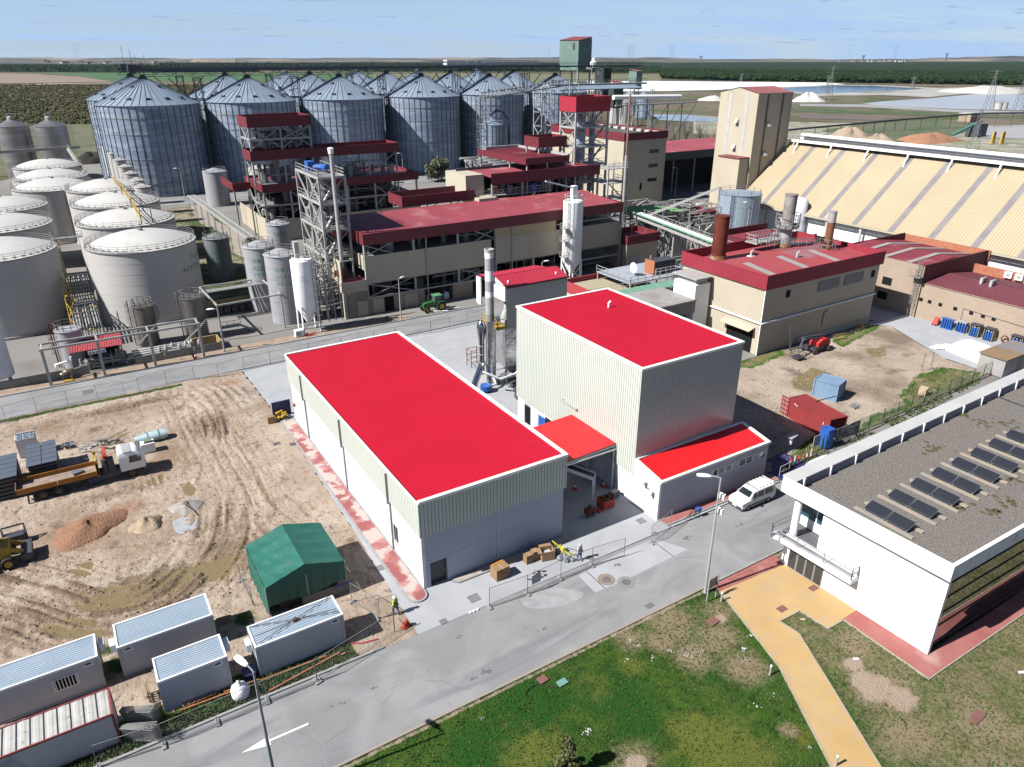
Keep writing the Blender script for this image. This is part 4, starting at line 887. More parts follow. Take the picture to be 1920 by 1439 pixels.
MB().tube([(q0-.9,r0+1.6,0),(q0-.9,r0+1.6,8.6)],.14,8).build('riser_pipe',M_PIPES,t,smooth=50)
ch=thing('dryer_chimney','tall banded steel chimney beside the shiny dryer tower','chimney',(44.15,76.6,0))
for (z0,z1,mt) in [(0,9.0,M_SHINY),(9.0,9.9,pmat('lagging',(.36,.33,.28),rough=.9,bump=.6,bscale=6)),(9.9,12.2,M_STEEL),(12.2,12.9,M_WHITE),(12.9,14.3,M_TANKG),(14.3,15.6,M_WHITE),(15.6,17.2,M_TANKG),(17.2,18.1,M_WHITE)]:
 MB().lathe(44.15,76.6,[(.60 if z0<9 else .56,z0),(.60 if z0<9 else .56,z1)],24).build('chimney_band',mt,ch,smooth=40)
MB().lathe(44.15,76.6,[(.62,18.0),(.64,18.3),(.5,18.32),(.5,17.9)],24).build('rim',M_STEEL,ch,smooth=40)
dc=thing('cyclone_duct','bright steel duct with cone and sloping leg left of the chimney','duct',(43.2,77,0))
MB().lathe(43.3,77.4,[(.35,1.4),(.38,6.0),(.55,7.2),(.62,8.0),(.45,8.7),(.15,8.95)],20).build('cyclone',M_PIPES,dc,smooth=40)
MB().tube([(43.3,77.4,2.8),(40.9,75.4,.9)],.42,14).build('sloping_leg',M_PIPES,dc,smooth=50)
for z in (3,4.2,5.4):MB().lathe(43.3,77.4,[(.42,z),(.42,z+.06)],20).build('flange',M_STEEL,dc)
b_=thing('blue_blower','blue fan unit at the foot of the dryer','fan',(42.4,75,0))
MB().lathe(42.4,74.8,[(.75,.3),(.75,.95)],16).box(41.9,74.4,0,42.9,75.2,.3).build('fan_casing',M_BLUE,b_,smooth=40);MB().tube([(42.9,74.8,.6),(44,75,.6),(44,75.6,1.5)],.2,8).build('outlet',M_WHITE,b_,smooth=50)
t=thing('open_steel_frame','small rust coloured steel stair frame standing on the concrete behind the halls','steel frame',(40,80,0))
g=G(884,690)
m_=MB()
for (dx,dy) in ((0,0),(1.6,0),(0,1.3),(1.6,1.3)):
 m_.bar((g.x+dx,g.y+dy,0),(g.x+dx,g.y+dy,2.5),.08)
for z in (.8,1.6,2.45):m_.bar((g.x,g.y,z),(g.x+1.6,g.y,z),.06).bar((g.x,g.y+1.3,z),(g.x+1.6,g.y+1.3,z),.06).bar((g.x,g.y,z),(g.x,g.y+1.3,z),.06).bar((g.x+1.6,g.y,z),(g.x+1.6,g.y+1.3,z),.06)
m_.build('frame_member',M_RUST2,t)
t=thing('clutter_under_dryer','white pipes and grey ducts running under the dryer casing','pipework',(46,75,0))
MB().tube([(41.6,74.2,3.2),(43.5,73.0,2.2),(46.0,73.4,2.2),(50,75.4,3.0)],.17,8).build('pipe',M_WHITE,t,smooth=50)
m_=MB();rr=random.Random(3)
for _ in range(34):
 x,y=rr.uniform(44.8,50.5),rr.uniform(70.5,77);m_.obox((x,y,0),rr.uniform(.4,1.3),rr.uniform(.3,.8),rr.uniform(.2,1.1),rr.random()*3)
m_.build('machine_base',M_DARKM,t,kind='stuff')
m_=MB()
for _ in range(34):
 x,y=rr.uniform(44.6,50.5),rr.uniform(71,77);z=rr.uniform(.4,1.6);m_.tube([(x,y,z),(x+rr.uniform(.5,1.6),y+rr.uniform(-.6,.6),z+rr.uniform(-.2,.3))],.09,6)
m_.build('small_pipe',M_STEELD,t,smooth=50,kind='stuff')
bp=thing('bent_blue_duct','large shiny blue curved duct lying behind the tall hall','duct',(60,82,0))
g=G(1085,556);MB().tube([g+V(-2.4,-1.8,.5),g+V(-2.0,-.6,.9),g+V(-.8,0,1.0),g+V(1.2,.1,1.0),g+V(2.4,.1,.9)],.75,14).build('duct_body',pmat('duct_blue',(.12,.22,.40),rough=.15,metal=.8),bp,smooth=50)
for k in range(3):MB().lathe(0,0,[(.8,0),(.8,.07)],14).build('duct_seam',M_PIPES,bp).matrix_local=Matrix.Translation(g+V(-.4+k*.9,.05,1.0)-V(60,82,0)) @ Matrix.Rotation(R(90),4,'Y')
# ---- white office building with solar roof
wb=thing('white_office','white two storey office building with gravel roof, glass doors and balcony','office building',(47,18,0))
P1,P2=V(47.05,18.1,0),V(46.56,31.3,0) # south-west and north-west corners
P3,P4=V(94,17.3,0),V(94,32.75,0)
ZR,ZP=7.5,8.4
dW=(P2-P1).normalized()
def wp(t,off=0):q=P1+dW*t;return V(q.x-off,q.y,0) # along the left wall; off outwards
LW=(P2-P1).length
ov=.62
def wallq(mb,a,b,z0,z1,th=.3):
 A,B=wp(a),wp(b);mb.add([(A.x,A.y,z0),(B.x,B.y,z0),(B.x+th,B.y,z0),(A.x+th,A.y,z0),(A.x,A.y,z1),(B.x,B.y,z1),(B.x+th,B.y,z1),(A.x+th,A.y,z1)],[(3,2,1,0),(4,5,6,7),(0,1,5,4),(1,2,6,5),(2,3,7,6),(3,0,4,7)][::1])
 return mb
D0,D1=8.9,12.2 # glass doors
U0=9.9 # upper wall ends here, open terrace beyond
m_=MB();wallq(m_,0,D0,0,3.0);wallq(m_,D0,D1,2.62,3.0);wallq(m_,D1,LW-.4,0,3.0);wallq(m_,0,U0,3.0,7.2)
m_.build('white_wall',M_WHITE,wb)
for i in range(4):
 a=D0+(D1-D0)*i/4;b=D0+(D1-D0)*(i+1)/4
 fm=MB();wallq(fm,a,a+.09,0,2.6,.1);wallq(fm,b-.05,b,0,2.6,.1);wallq(fm,a+.09,b-.05,2.5,2.6,.1);wallq(fm,a+.09,b-.05,0,.1,.1)
 d_=fm.build('glass_door',M_STEELD,wb);gl=MB();wallq(gl,a+.09,b-.05,.1,2.5,.03);o=gl.build('pane',pmat('door_glass',(.05,.055,.06),rough=.05,spec=.7),d_)
q=wp(11.3,-.6);MB().lathe(q.x,q.y,[(.28,0),(.28,2.4)],14).build('orange_column',pmat('orange_red',(.65,.13,.07)),wb,smooth=40)
# balcony
bz=2.95
m_=MB();A,B=wp(6.1,.95),wp(13.6,.95)
m_.add([(A.x,A.y,bz-.32),(A.x+.94,A.y,bz-.32),(B.x+.94,B.y,bz-.32),(B.x,B.y,bz-.32),(A.x,A.y,bz),(A.x+.94,A.y,bz),(B.x+.94,B.y,bz),(B.x,B.y,bz)],[(3,2,1,0),(4,5,6,7),(0,1,5,4),(1,2,6,5),(2,3,7,6),(3,0,4,7)])
m_.bar((A.x+.06,A.y,bz+.05),(B.x+.06,B.y,bz+.05),.14,.14).bar((A.x,A.y+.06,bz+.05),(A.x+.9,A.y+.06,bz+.05),.14,.14)
m_.build('balcony_slab',M_WHITE,wb)
MB().add([(A.x+.14,A.y+.14,bz+.012),(A.x+.93,A.y+.14,bz+.012),(B.x+.93,B.y-.1,bz+.012),(B.x+.14,B.y-.1,bz+.012)],[(0,1,2,3)]).build('balcony_floor',M_TANKG,wb)
MB().box(46.95,28.1,bz-.3,52,31.5,bz+.01).build('terrace_floor',pmat('terrace_dark',(.13,.13,.15)),wb)
MB().rail([(A.x+.85,A.y+.07,bz+.1),(A.x+.07,A.y+.07,bz+.1),(B.x+.07,B.y-.05,bz+.1),(B.x+3.4,B.y-.05,bz+.1)],.95,2.0,.05).build('railing',M_STEELD,wb)
q=wp(12.4,-.35);MB().lathe(q.x,q.y,[(.32,bz),(.32,7.3)],18).build('round_column',M_WHITE,wb,smooth=40)
wi=MB().box(48.9,28.1,3.9,49.0,31.6,6.9).build('terrace_window',pmat('teal_glass',(.03,.10,.13),rough=.08),wb)
MB().box(48.84,28.1,3.0,48.9,31.6,3.9).box(48.84,29.8,3.9,48.9,29.9,6.9).build('window_frame',M_WHITE,wi)
MB().box(47.05,27.95,3.0,48.9,28.08,7.2).build('white_wall',M_WHITE,wb)
# roof slab and parapets
a_=V(P1.x-ov,P1.y-ov*.4,0);b_2=V(P2.x-ov,P2.y+.4,0);c_=V(P4.x,P4.y,0);d_2=V(P3.x,P3.y-ov*.4,0)
MB().prism([(a_.x+.2,a_.y+.2),(d_2.x,d_2.y+.2),(c_.x,c_.y-.2),(b_2.x+.2,b_2.y-.2)],7.15,ZR).build('roof_slab',M_WHITE,wb)
def para(name,a,b,th,z0,z1,inw,mat=M_WHITE):
 n_=V(-(b-a).y,(b-a).x,0).normalized()*th*inw
 return MB().add([(p.x,p.y,z0) for p in (a,b,b+n_,a+n_)]+[(p.x,p.y,z1) for p in (a,b,b+n_,a+n_)],[(3,2,1,0),(4,5,6,7),(0,1,5,4),(1,2,6,5),(2,3,7,6),(3,0,4,7)]).build(name,mat,wb)
MW=pmat('weathered_white',(.74,.73,.71),(.66,.65,.63),1,.5,.7,.7,c3=(.50,.46,.42),s3=1.2,lo3=.62,hi3=.8,st3=(1,1,.25))
para('parapet',a_,b_2,.28,7.1,ZP,-1,MW)
para('parapet',a_+V(.29,0,0),d_2,.28,7.1,ZP,1,MW)
cp=MB();e1=b_2+V(.29,0,0);nrm_=V(-(c_-e1).y,(c_-e1).x,0).normalized()
cp.add([(p.x,p.y,z) for z in (ZP-.12,ZP+.02) for p in (e1+nrm_*.25,c_+nrm_*.25,c_-nrm_*1.05,e1-nrm_*1.05)],[(3,2,1,0),(4,5,6,7),(0,1,5,4),(1,2,6,5),(2,3,7,6),(3,0,4,7)])
cp.build('coping',pmat('pale_coping',(.60,.59,.58),(.54,.53,.52),.4,c3=(.6,.45,.38),s3=.6,lo3=.64,hi3=.75),wb)
para('parapet',e1-nrm_*.9,c_-nrm_*.9,.14,ZR,ZP-.13,-1,pmat('parapet_shade',(.28,.28,.33),(.24,.24,.29),1))  # inner side of the white parapet, shade put into the grey
u=(c_-e1).normalized()
for k in range(13):
 q=e1+u*(1.0+k*3.55)-nrm_*1.1;MB().obox((q.x,q.y,ZR),.16,.2,ZP-ZR+.03,math.atan2(u.y,u.x)).build('parapet_rib',M_WHITE,wb)
sr=MB().add([(p.x,p.y,ZR+.05) for p in (a_+V(.3,.3,0),d_2+V(0,.3,0),c_-nrm_*1.0,e1-nrm_*1.0+V(.0,0,0))],[(0,1,2,3)]);sr.build('gravel',M_GRAVEL,wb)
mo=MB()
for (px_,py_,rx_,ry_) in [(1799,777,1.0,.4),(1843,797,1.4,.5),(1748,838,1.2,.6),(1900,905,1.2,.4),(1890,792,1.6,.5),(1885,940,.9,.4),(1800,948,1.4,.3),(1860,960,1.0,.3)]:
 g=G(px_,py_,ZR+.05)
 for _ in range(16):
  x,y=g.x+random.gauss(0,rx_*.5),g.y+random.gauss(0,ry_*.5)*2;s=random.uniform(.08,.3);mo.lathe(x,y,[(s,ZR+.04),(s*.6,ZR+.09)],7,random.random())
mo.build('moss_patch',M_MOSS,wb,kind='stuff')
MB().bar(G(1860,740,ZR+.1),G(1925,765,ZR+.1),.12).build('roof_cable',M_DARKM,wb)
# glazed right wall, recessed behind columns
MB().add([(P1.x+.31,P1.y+.12,0),(P3.x,P3.y+.12,0),(P3.x,P3.y+.12,7.12),(P1.x+.31,P1.y+.12,7.12)],[(0,1,2,3)]).build('mirror_glazing',pmat('mirror_glass',(.55,.56,.56),rough=.02,metal=1),wb)
gm_=MB()
for z in (.7,2.4,3.6,5.0,6.3):gm_.bar((P1.x+.31,P1.y+.08,z),(P3.x,P3.y+.08,z),.05)
for k in range(7):gm_.bar((P1.x+.4+k*6,P1.y+.08,0),(P1.x+.4+k*6,P1.y+.08,7.12),.05)
gm_.build('mullion',M_DARKM,wb)
# solar panels: eight rows of two on concrete strips
ROWS=[(1625,945,1693,978,1640,925,1712,975)]
SP=[(1712,976),(1752,953),(1792,925),(1830,905),(1868,888),(1905,868)]
n_c=0
def solar(x,y,lab):
 global n_c
 t_=thing('solar_panel',lab,'solar panel',(x,y,ZR),'solar panels on the gravel roof')
 c_h=math.cos(R(22));s_h=math.sin(R(22));w2,l2=1.05,1.78
 def pt(a,b,c=0):return (x+a*c_h-c*s_h-.5,y+b,ZR+.28+a*s_h+c*c_h)
 m1=MB().add([pt(0,0),pt(w2,0),pt(w2,l2),pt(0,l2),pt(0,0,.04),pt(w2,0,.04),pt(w2,l2,.04),pt(0,l2,.04)],[(3,2,1,0),(4,5,6,7),(0,1,5,4),(1,2,6,5),(2,3,7,6),(3,0,4,7)])
 m1.build('panel_frame',pmat('cell_grid',(.16,.17,.19),rough=.4),t_)
 m2=MB();nx,ny=6,10
 for i in range(nx):
  for j in range(ny):
   a,b=.03+i*(w2-.06)/nx,.03+j*(l2-.06)/ny;aw,bw=(w2-.06)/nx-.014,(l2-.06)/ny-.014
   m2.add([pt(a,b,.044),pt(a+aw,b,.044),pt(a+aw,b+bw,.044),pt(a,b+bw,.044)],[(0,1,2,3)])
 m2.build('cell',M_SOLAR,t_,kind='stuff')
 MB().bar(pt(w2-.05,.1,-.02),(pt(w2-.05,.1)[0],y+.1,ZR+.15),.05).bar(pt(w2-.05,l2-.1,-.02),(pt(w2-.05,l2-.1)[0],y+l2-.1,ZR+.15),.05).bar(pt(.05,.1,-.02),(pt(.05,.1)[0],y+.1,ZR+.15),.05).bar(pt(.05,l2-.1,-.02),(pt(.05,l2-.1)[0],y+l2-.1,ZR+.15),.05).build('support',M_STEEL,t_)
ords=['nearest','second','third','fourth','fifth','sixth','seventh','eighth','ninth']
for i in range(8):
 x=49.0+i*3.13;y=22.35+i*.06
 s_=MB().box(x-.85,y-.6,ZR+.02,x-.55,y+4.2,ZR+.16).box(x+.45,y-.6,ZR+.02,x+.8,y+4.2,ZR+.16)
 tag(s_.build('concrete_footing',pmat('footing',(.46,.38,.28),(.36,.34,.31),.6,rough=.9)),'pair of concrete strips under the %s row of solar panels from the left' % ords[i],'concrete base')
 solar(x,y,'%s row of solar panels from the left, panel nearer the camera' % ords[i]);solar(x,y+1.84,'%s row of solar panels from the left, panel farther from the camera' % ords[i])
# ================================================================== GRAIN SILOS
def silo(cx,cy,R_,h,lab,grp,n=44,parts=True,roof_h=.5,first=None,vents=14):
 if first is not None:
  return clone(first,(cx,cy,0),None,lab,grp)
 t=thing('grain_silo',lab,'grain silo',(cx,cy,0),grp)
 prof=[];z=0;k=0
 rng_=[0]+[h*i/13 for i in range(1,14)]
 for i,z in enumerate(rng_):prof.append((R_,z))
 MB().lathe(cx,cy,prof,n*2).build('wall',M_GALV,t,smooth=30)
 st=MB().bar((R_+.07,0,0),(R_+.07,0,h),.16,.10);proto=None
 me=bpy.data.meshes.new('stiffener');me.from_pydata(st.v,[],st.f);me.materials.append(M_DARKM)
 for i in range(n):
  a=2*math.pi*(i+.5)/n;o=bpy.data.objects.new('stiffener',me);COL.objects.link(o);o.parent=t;o.rotation_euler=(0,0,a);CH.setdefault(t.name,[]).append(o)
 for z in (h*.15,h*.42,h*.69,h*.86):MB().lathe(cx,cy,[(R_+.02,z-.06),(R_+.13,z-.06),(R_+.13,z+.06),(R_+.02,z+.06)],n).build('wind_ring',M_STEELD,t)
 ah=R_*roof_h;rp=MB()
 m2=n*2
 for k in range(m2):
  for (r,zz) in ((R_+.35,h-.1),(R_*.5,h+ah*.5),(1.1,h+ah-.3)):pass
 MB().lathe(cx,cy,[(R_+.38,h-.12),(R_*.52,h+ah*.48),(1.1,h+ah*.93)],m2).build('roof',M_GALVR,t)
 rb=MB().bar((R_+.36,0,h-.04),(1.1,0,h+ah*.93+.08),.07,.12);me2=bpy.data.meshes.new('roof_rib');me2.from_pydata(rb.v,[],rb.f);me2.materials.append(pmat('rib_blue_grey',(.20,.26,.34),rough=.5,metal=.4))
 for i in range(n):
  a=2*math.pi*(i)/n;o=bpy.data.objects.new('roof_rib',me2);COL.objects.link(o);o.parent=t;o.rotation_euler=(0,0,a);CH.setdefault(t.name,[]).append(o)
 MB().ring(cx,cy,h+ah*.48,R_*.5,.12,40).build('roof_ring',M_DARKM,t)
 v_=MB().box(R_*.80-.5,-.55,h+ah*.16,R_*.80+.5,.55,h+ah*.16+.75);me3=bpy.data.meshes.new('roof_vent');me3.from_pydata(v_.v,[],v_.f);me3.materials.append(M_DARKM)
 for i in range(vents):
  a=2*math.pi*(i+.3)/vents;o=bpy.data.objects.new('roof_vent',me3);COL.objects.link(o);o.parent=t;o.rotation_euler=(0,0,a);CH.setdefault(t.name,[]).append(o)
 v2=MB().box(R_*.36-.5,-.5,h+ah*.60,R_*.36+.5,.5,h+ah*.60+.7);me4=bpy.data.meshes.new('roof_hatch');me4.from_pydata(v2.v,[],v2.f);me4.materials.append(M_DARKM)
 for a in (.5,2.1,3.9,5.4):o=bpy.data.objects.new('roof_hatch',me4);COL.objects.link(o);o.parent=t;o.rotation_euler=(0,0,a);CH.setdefault(t.name,[]).append(o)
 MB().lathe(cx,cy,[(1.2,h+ah*.9),(1.2,h+ah),(.4,h+ah+.6)],12).bar((cx-.6,cy,h+ah),(cx-.6,cy,h+ah+2.2),.15).bar((cx+.6,cy,h+ah),(cx+.6,cy,h+ah+2.2),.15).build('apex_cap',M_DARKM,t)
 return t
SX=[31.0,62.4,93.9,125.6,155.0,186.6];SRr=[14.95,14.55,14.5,14.1,13.4,13.1]
nm=['first (leftmost)','second','third','fourth','fifth','sixth']
MOD=silo(SX[0],267,SRr[0],26.7,'big galvanised grain silo, leftmost of the front row','big grain silos')
for i in range(1,6):silo(SX[i],267,SRr[i],26.7,'big galvanised grain silo, %s of the front row from the left' % nm[i],'big grain silos')
for i in range(6):
 if i==0:s2=silo(SX[0],300,SRr[0],26.7,'big galvanised grain silo peeping out behind the leftmost front silo','big grain silos')
 else:clone(s2,(SX[i],300,0),None,'galvanised silo cone of the second row, behind the gap right of the %s front silo' % ['','first','second','third','fourth','fifth'][i],'big grain silos').scale=(SRr[i]/SRr[0],)*2+(1,)
for i in range(2,6):
 clone(s2,(SX[i],333,0),None,'galvanised silo cone of the hindmost row, the %s visible from the left' % nm[i-2].split()[0],'big grain silos').scale=(SRr[i]/SRr[0],)*2+(1,)
# conveyor galleries over the silos
def gallery(y,x0,x1,lab,z=35.6):
 t=thing('conveyor_gallery',lab,'conveyor gallery',(x0,y,z),'conveyor galleries over the silos')
 MB().box(x0,y-1.0,z+.3,x1,y+1.0,z+.9).build('deck',M_DARKM,t)
 MB().rail([(x0,y-1.0,z+.9),(x1,y-1.0,z+.9)],1.3,2.5,.09).rail([(x0,y+1.0,z+.9),(x1,y+1.0,z+.9)],1.3,2.5,.09).build('railing',M_DARKM,t)
 b=MB();x=x0
 while x<x1-6:b.bar((x,y-1,z-1.3),(x+3,y-1,z+.3),.13).bar((x+3,y-1,z+.3),(x+6,y-1,z-1.3),.13).bar((x,y-1,z-1.3),(x+6,y-1,z-1.3),.13);x+=6
 b.build('truss',M_DARKM,t)
 return t
gallery(267,27,232,'long dark conveyor gallery running over the front row of silos')
gallery(300,27,232,'long dark conveyor gallery running over the second row of silos')
def lattice(cx,cy,w,z0,z1,seg,mat,t,wd=.18,name='lattice'):
 b=MB()
 for sx in (-1,1):
  for sy in (-1,1):b.bar((cx+sx*w/2,cy+sy*w/2,z0),(cx+sx*w/2,cy+sy*w/2,z1),wd)
 z=z0;k=0
 while z<z1-.5:
  zz=min(z+seg,z1)
  for (p,q) in (((-1,-1),(1,-1)),((1,-1),(1,1)),((1,1),(-1,1)),((-1,1),(-1,-1))):
   if k % 2:p,q=q,p
   b.bar((cx+p[0]*w/2,cy+p[1]*w/2,z),(cx+q[0]*w/2,cy+q[1]*w/2,zz),wd*.6);b.bar((cx+p[0]*w/2,cy+p[1]*w/2,zz),(cx+q[0]*w/2,cy+q[1]*w/2,zz),wd*.6)
  z=zz;k+=1
 return b.build(name,mat,t)
for j,y in enumerate((267,300)):
 for i,x in enumerate([46.7,78.2,109.7,140.4,171]):
  t=thing('gallery_tower','dark lattice tower holding the %s gallery between the %s and %s silo' %(('front','second')[j],['first','second','third','fourth','fifth'][i],['second','third','fourth','fifth','sixth'][i]),'lattice tower',(x,y,0),'lattice towers between the silos')
  lattice(x,y,2.2,0,33.8,3,M_DARKM,t)
  b=MB()
  for s_ in (-1,1):
   b.bar((x+s_*1.1,y,26),(x+s_*8.5,y,33.8),.25)
  b.build('strut',M_DARKM,t)
for i,(x,y) in enumerate([(30,268),(31,300)]):
 t=thing('conveyor_motor','motor with tall aerial on the left end of the %s gallery' %('front','second')[i],'motor',(x,y,35))
 MB().box(x-2.6,y-1.3,35.2,x-.5,y+1.3,37.6).box(x-1,y-1.6,36,x+1,y-1.1,37.4).build('motor',M_DARKM,t);MB().bar((x-1.2,y,37.6),(x-1.2,y,42+i),.12).bar((x+2.5,y,37),(x+2.5,y,40.5),.1).build('aerial',M_STEELD,t)
# green headhouse and friends
def gabled(t,x0,y0,x1,y1,z0,z1,zr,wall,roof,pitch=.8,along='x',ovh=.3,mono=False):
 m_=MB();clad(m_,x0,y0,x1,y1,z0,z1,pitch,.05,-.06)
 if along=='x' and not mono:
  ym=(y0+y1)/2
  for x in (x0,x1):m_.add([(x,y0,z1),(x,y1,z1),(x,ym,zr)],[(0,1,2) if x==x1 else (0,2,1)])
  m_.build('wall',wall,t)
  MB().corr((x0-ovh,y0-ovh,z1),(x1-x0+2*ovh,0,0),(0,ym-y0+ovh,zr-z1+.02),(0,-.3,1),pitch,.06,.05).corr((x0-ovh,ym,zr+.02),(x1-x0+2*ovh,0,0),(0,y1-ym+ovh,z1-zr),(0,.3,1),pitch,.06,.05).build('roof',roof,t)
 elif not mono:
  xm=(x0+x1)/2
  for y in (y0,y1):m_.add([(x0,y,z1),(x1,y,z1),(xm,y,zr)],[(0,1,2) if y==y0 else (0,2,1)])
  m_.build('wall',wall,t)
  MB().corr((x0-ovh,y0-ovh,z1),(0,y1-y0+2*ovh,0),(xm-x0+ovh,0,zr-z1+.02),(-.3,0,1),pitch,.06,.05).corr((xm,y0-ovh,zr+.02),(0,y1-y0+2*ovh,0),(x1-xm+ovh,0,z1-zr),(.3,0,1),pitch,.06,.05).build('roof',roof,t)
 else:
  m_.build('wall',wall,t);MB().corr((x0-ovh,y0-ovh,z1+.05),(x1-x0+2*ovh,0,0),(0,y1-y0+2*ovh,zr-z1),(0,-.1,1),pitch,.06,.05).build('roof',roof,t)
M_ROOFB=pmat('brownred_roof',(.26,.055,.055),(.22,.05,.05),.2,rough=.6)
t=thing('green_headhouse','tall pale green clad elevator headhouse with red roof rising above the silos','elevator tower',(214,290,0))
hx,hy,hx1,hy1=211.4,285,218.8,299.5
clad(MB(),hx,hy,hx1,hy1,34.2,46.3,1.2,.06,-.06).prism([(hx+.08,hy+.08),(hx1-.08,hy+.08),(hx1-.08,hy1-.08),(hx+.08,hy1-.08)],34.2,[46.4,47.9,48.2,46.7]).build('wall',M_GREENC,t)
MB().add([(hx-.3,hy-.3,46.45),(hx1+.3,hy-.3,48.0),(hx1+.3,hy1+.3,48.3),(hx-.3,hy1+.3,46.75)],[(0,1,2,3)]).build('roof',M_ROOFB,t)
MB().box(hx-.1,hy+2.6,42.6,hx-.02,hy+4.2,45.6).build('door',M_DARKM,t)
for (x,y) in ((hx+.4,hy+.4),(hx1-.4,hy+.4),(hx+.4,hy1-.4),(hx1-.4,hy1-.4)):MB().box(x-.3,y-.3,0,x+.3,y+.3,34.2).build('leg',M_STEEL,t)
b=MB()
for z in (8,16,24,29):
 b.bar((hx+.4,hy+.4,z),(hx1-.4,hy+.4,z),.4).bar((hx+.4,hy+.4,z),(hx+.4,hy1-.4,z),.4).bar((hx+.4,hy+.4,z-7),(hx1-.4,hy+.4,z),.25).bar((hx+.4,hy+.4,z-7),(hx+.4,hy1-.4,z),.25)
b.build('bracing',M_STEEL,t)
t=thing('dark_green_tower','dark square elevator block right of the tall headhouse','elevator tower',(216,272,0))
clad(MB(),214,270,218.6,275.5,22,35.4,1,.06,-.08).box(214.1,270.1,22,218.5,275.4,35.2).build('wall',pmat('dark_green_sheet',(.04,.065,.06)),t)
lattice(209.5,268,3.6,0,35.5,4,M_STEEL,t,.26,'stair_frame');MB().box(207.3,266,35.6,212,270,35.8).rail([(207.3,270,35.8),(207.3,266,35.8),(212,266,35.8)],1.2,2,.12).build('platform',M_STEEL,t)
t=thing('roof_cyclone','white round cyclone on a platform beside the tall headhouse','cyclone',(214,277,35))
MB().lathe(214,277,[(.9,35.8),(1.5,36.6),(1.6,37.7),(.8,38.2),(.8,39.2),(.2,39.4)],16).build('cyclone_body',M_WHITE,t,smooth=40);MB().box(211.5,275.6,34.8,216.5,279,35.6).build('platform',M_STEELD,t)
t=thing('green_lift_tower','slim dark green lift tower with red roof in front of the white field','elevator tower',(217,252,0))
g0=G(1191,135,29.5)
t2x,t2y=215.8,250
gabled(t,t2x,t2y,t2x+3.1,t2y+5,27.4,34.4,35.0,M_GREENC,M_ROOFB,.8,'x',mono=True);lattice(t2x+1.5,t2y+2.5,2.6,0,27.4,3.5,M_STEEL,t,.22)
t=thing('green_store','small dark green block with red roof between the headhouse and the slim lift tower','plant building',(210,256,0))
gabled(t,208.3,255,213.4,258.6,20,29.8,30.6,pmat('dark_green_sheet',(.04,.065,.06)),M_ROOFB,.8,'x',mono=True)
for (x,y) in ((208.6,255.3),(213.1,255.3),(208.6,258.3),(213.1,258.3)):MB().box(x-.2,y-.2,0,x+.2,y+.2,20).build('leg',M_STEEL,t)
def smallsilo(name,cx,cy,R_,h,lab,cone=.55,n=18,mat=M_GALV,grp=None,cat='silo',ribs=True):
 t=thing(name,lab,cat,(cx,cy,0),grp)
 MB().lathe(cx,cy,[(R_,0),(R_,h)],32).build('wall',mat,t,smooth=40)
 MB().lathe(cx,cy,[(R_+.15,h-.05),(.4,h+R_*cone)],32).build('roof',M_GALVR if mat is M_GALV else mat,t)
 if ribs:
  b=MB()
  for k in range(n):a=6.283*k/n;b.bar((cx+(R_+.06)*math.cos(a),cy+(R_+.06)*math.sin(a),0),(cx+(R_+.06)*math.cos(a),cy+(R_+.06)*math.sin(a),h),.1)
  b.build('stiffener',M_DARKM,t)
 MB().rail([(cx+R_*.97*math.cos(6.283*k/10),cy+R_*.97*math.sin(6.283*k/10),h) for k in range(10)],.9,3,.06,True).build('railing',M_STEELD,t)
 return t
smallsilo('feed_silo',172,292,5.2,14.0,'smaller galvanised silo standing in front of the fifth big silo') if 0 else None
smallsilo('feed_silo',128.5,220,4.0,19.5,'smaller galvanised silo with dark conveyor hoop before the fifth big silo')
t=thing('elbow_conveyor','curved dark conveyor hood dropping onto the smaller galvanised silo','conveyor',(128,218,20))
MB().tube([(127.5,219.5,22.3),(129.5,219,23.8),(132,218.5,23.4),(133.8,218,20.5),(134,218,15),(134,218,4)],.5,8).build('hood',M_DARKM,t,smooth=40)
lattice(124,219,2.2,0,27,2.5,M_STEELD,t,.16)
t=thing('sloping_conveyor','sloping grey lattice conveyor climbing past the fifth big silo','conveyor',(123,218,27))
a_,b_c=V(123,218,27.5),V(158,222,30.5)
cm=MB()
for off in (-.9,.9):
 for dz in (0,1.8):cm.bar(a_+V(0,off,dz),b_c+V(0,off,dz),.2)
N_=22
for k in range(N_):
 p1=a_.lerp(b_c,k/N_);p2=a_.lerp(b_c,(k+1)/N_)
 cm.bar(p1+V(0,-.9,0),p2+V(0,-.9,1.8),.12).bar(p1+V(0,.9,0),p2+V(0,.9,1.8),.12).bar(p1+V(0,-.9,1.8),p1+V(0,.9,1.8),.12).bar(p1+V(0,-.9,0),p1+V(0,-.9,1.8),.12)
cm.build('truss',M_STEEL,t)
lattice(150,221,5,0,29.5,4.5,M_STEEL,t,.3,'support_tower');lattice(162,222,4,0,32,4,M_STEEL,t,.26,'support_tower')
t=thing('high_catwalk','pale high catwalk and shed roof in front of the sixth big silo','catwalk',(150,222,32))
MB().box(152,221,30.6,196,223.5,31.2).rail([(152,221,31.2),(196,221,31.2)],1.3,2,.14).build('walkway',M_STEEL,t)
MB().add([(158,223,29),(196,223,29),(196,230,30.4),(158,230,30.4),(158,223,29.2),(196,223,29.2),(196,230,30.6),(158,230,30.6)],[(3,2,1,0),(4,5,6,7),(0,1,5,4),(1,2,6,5),(2,3,7,6),(3,0,4,7)]).build('shed_roof',M_GALVR,t)
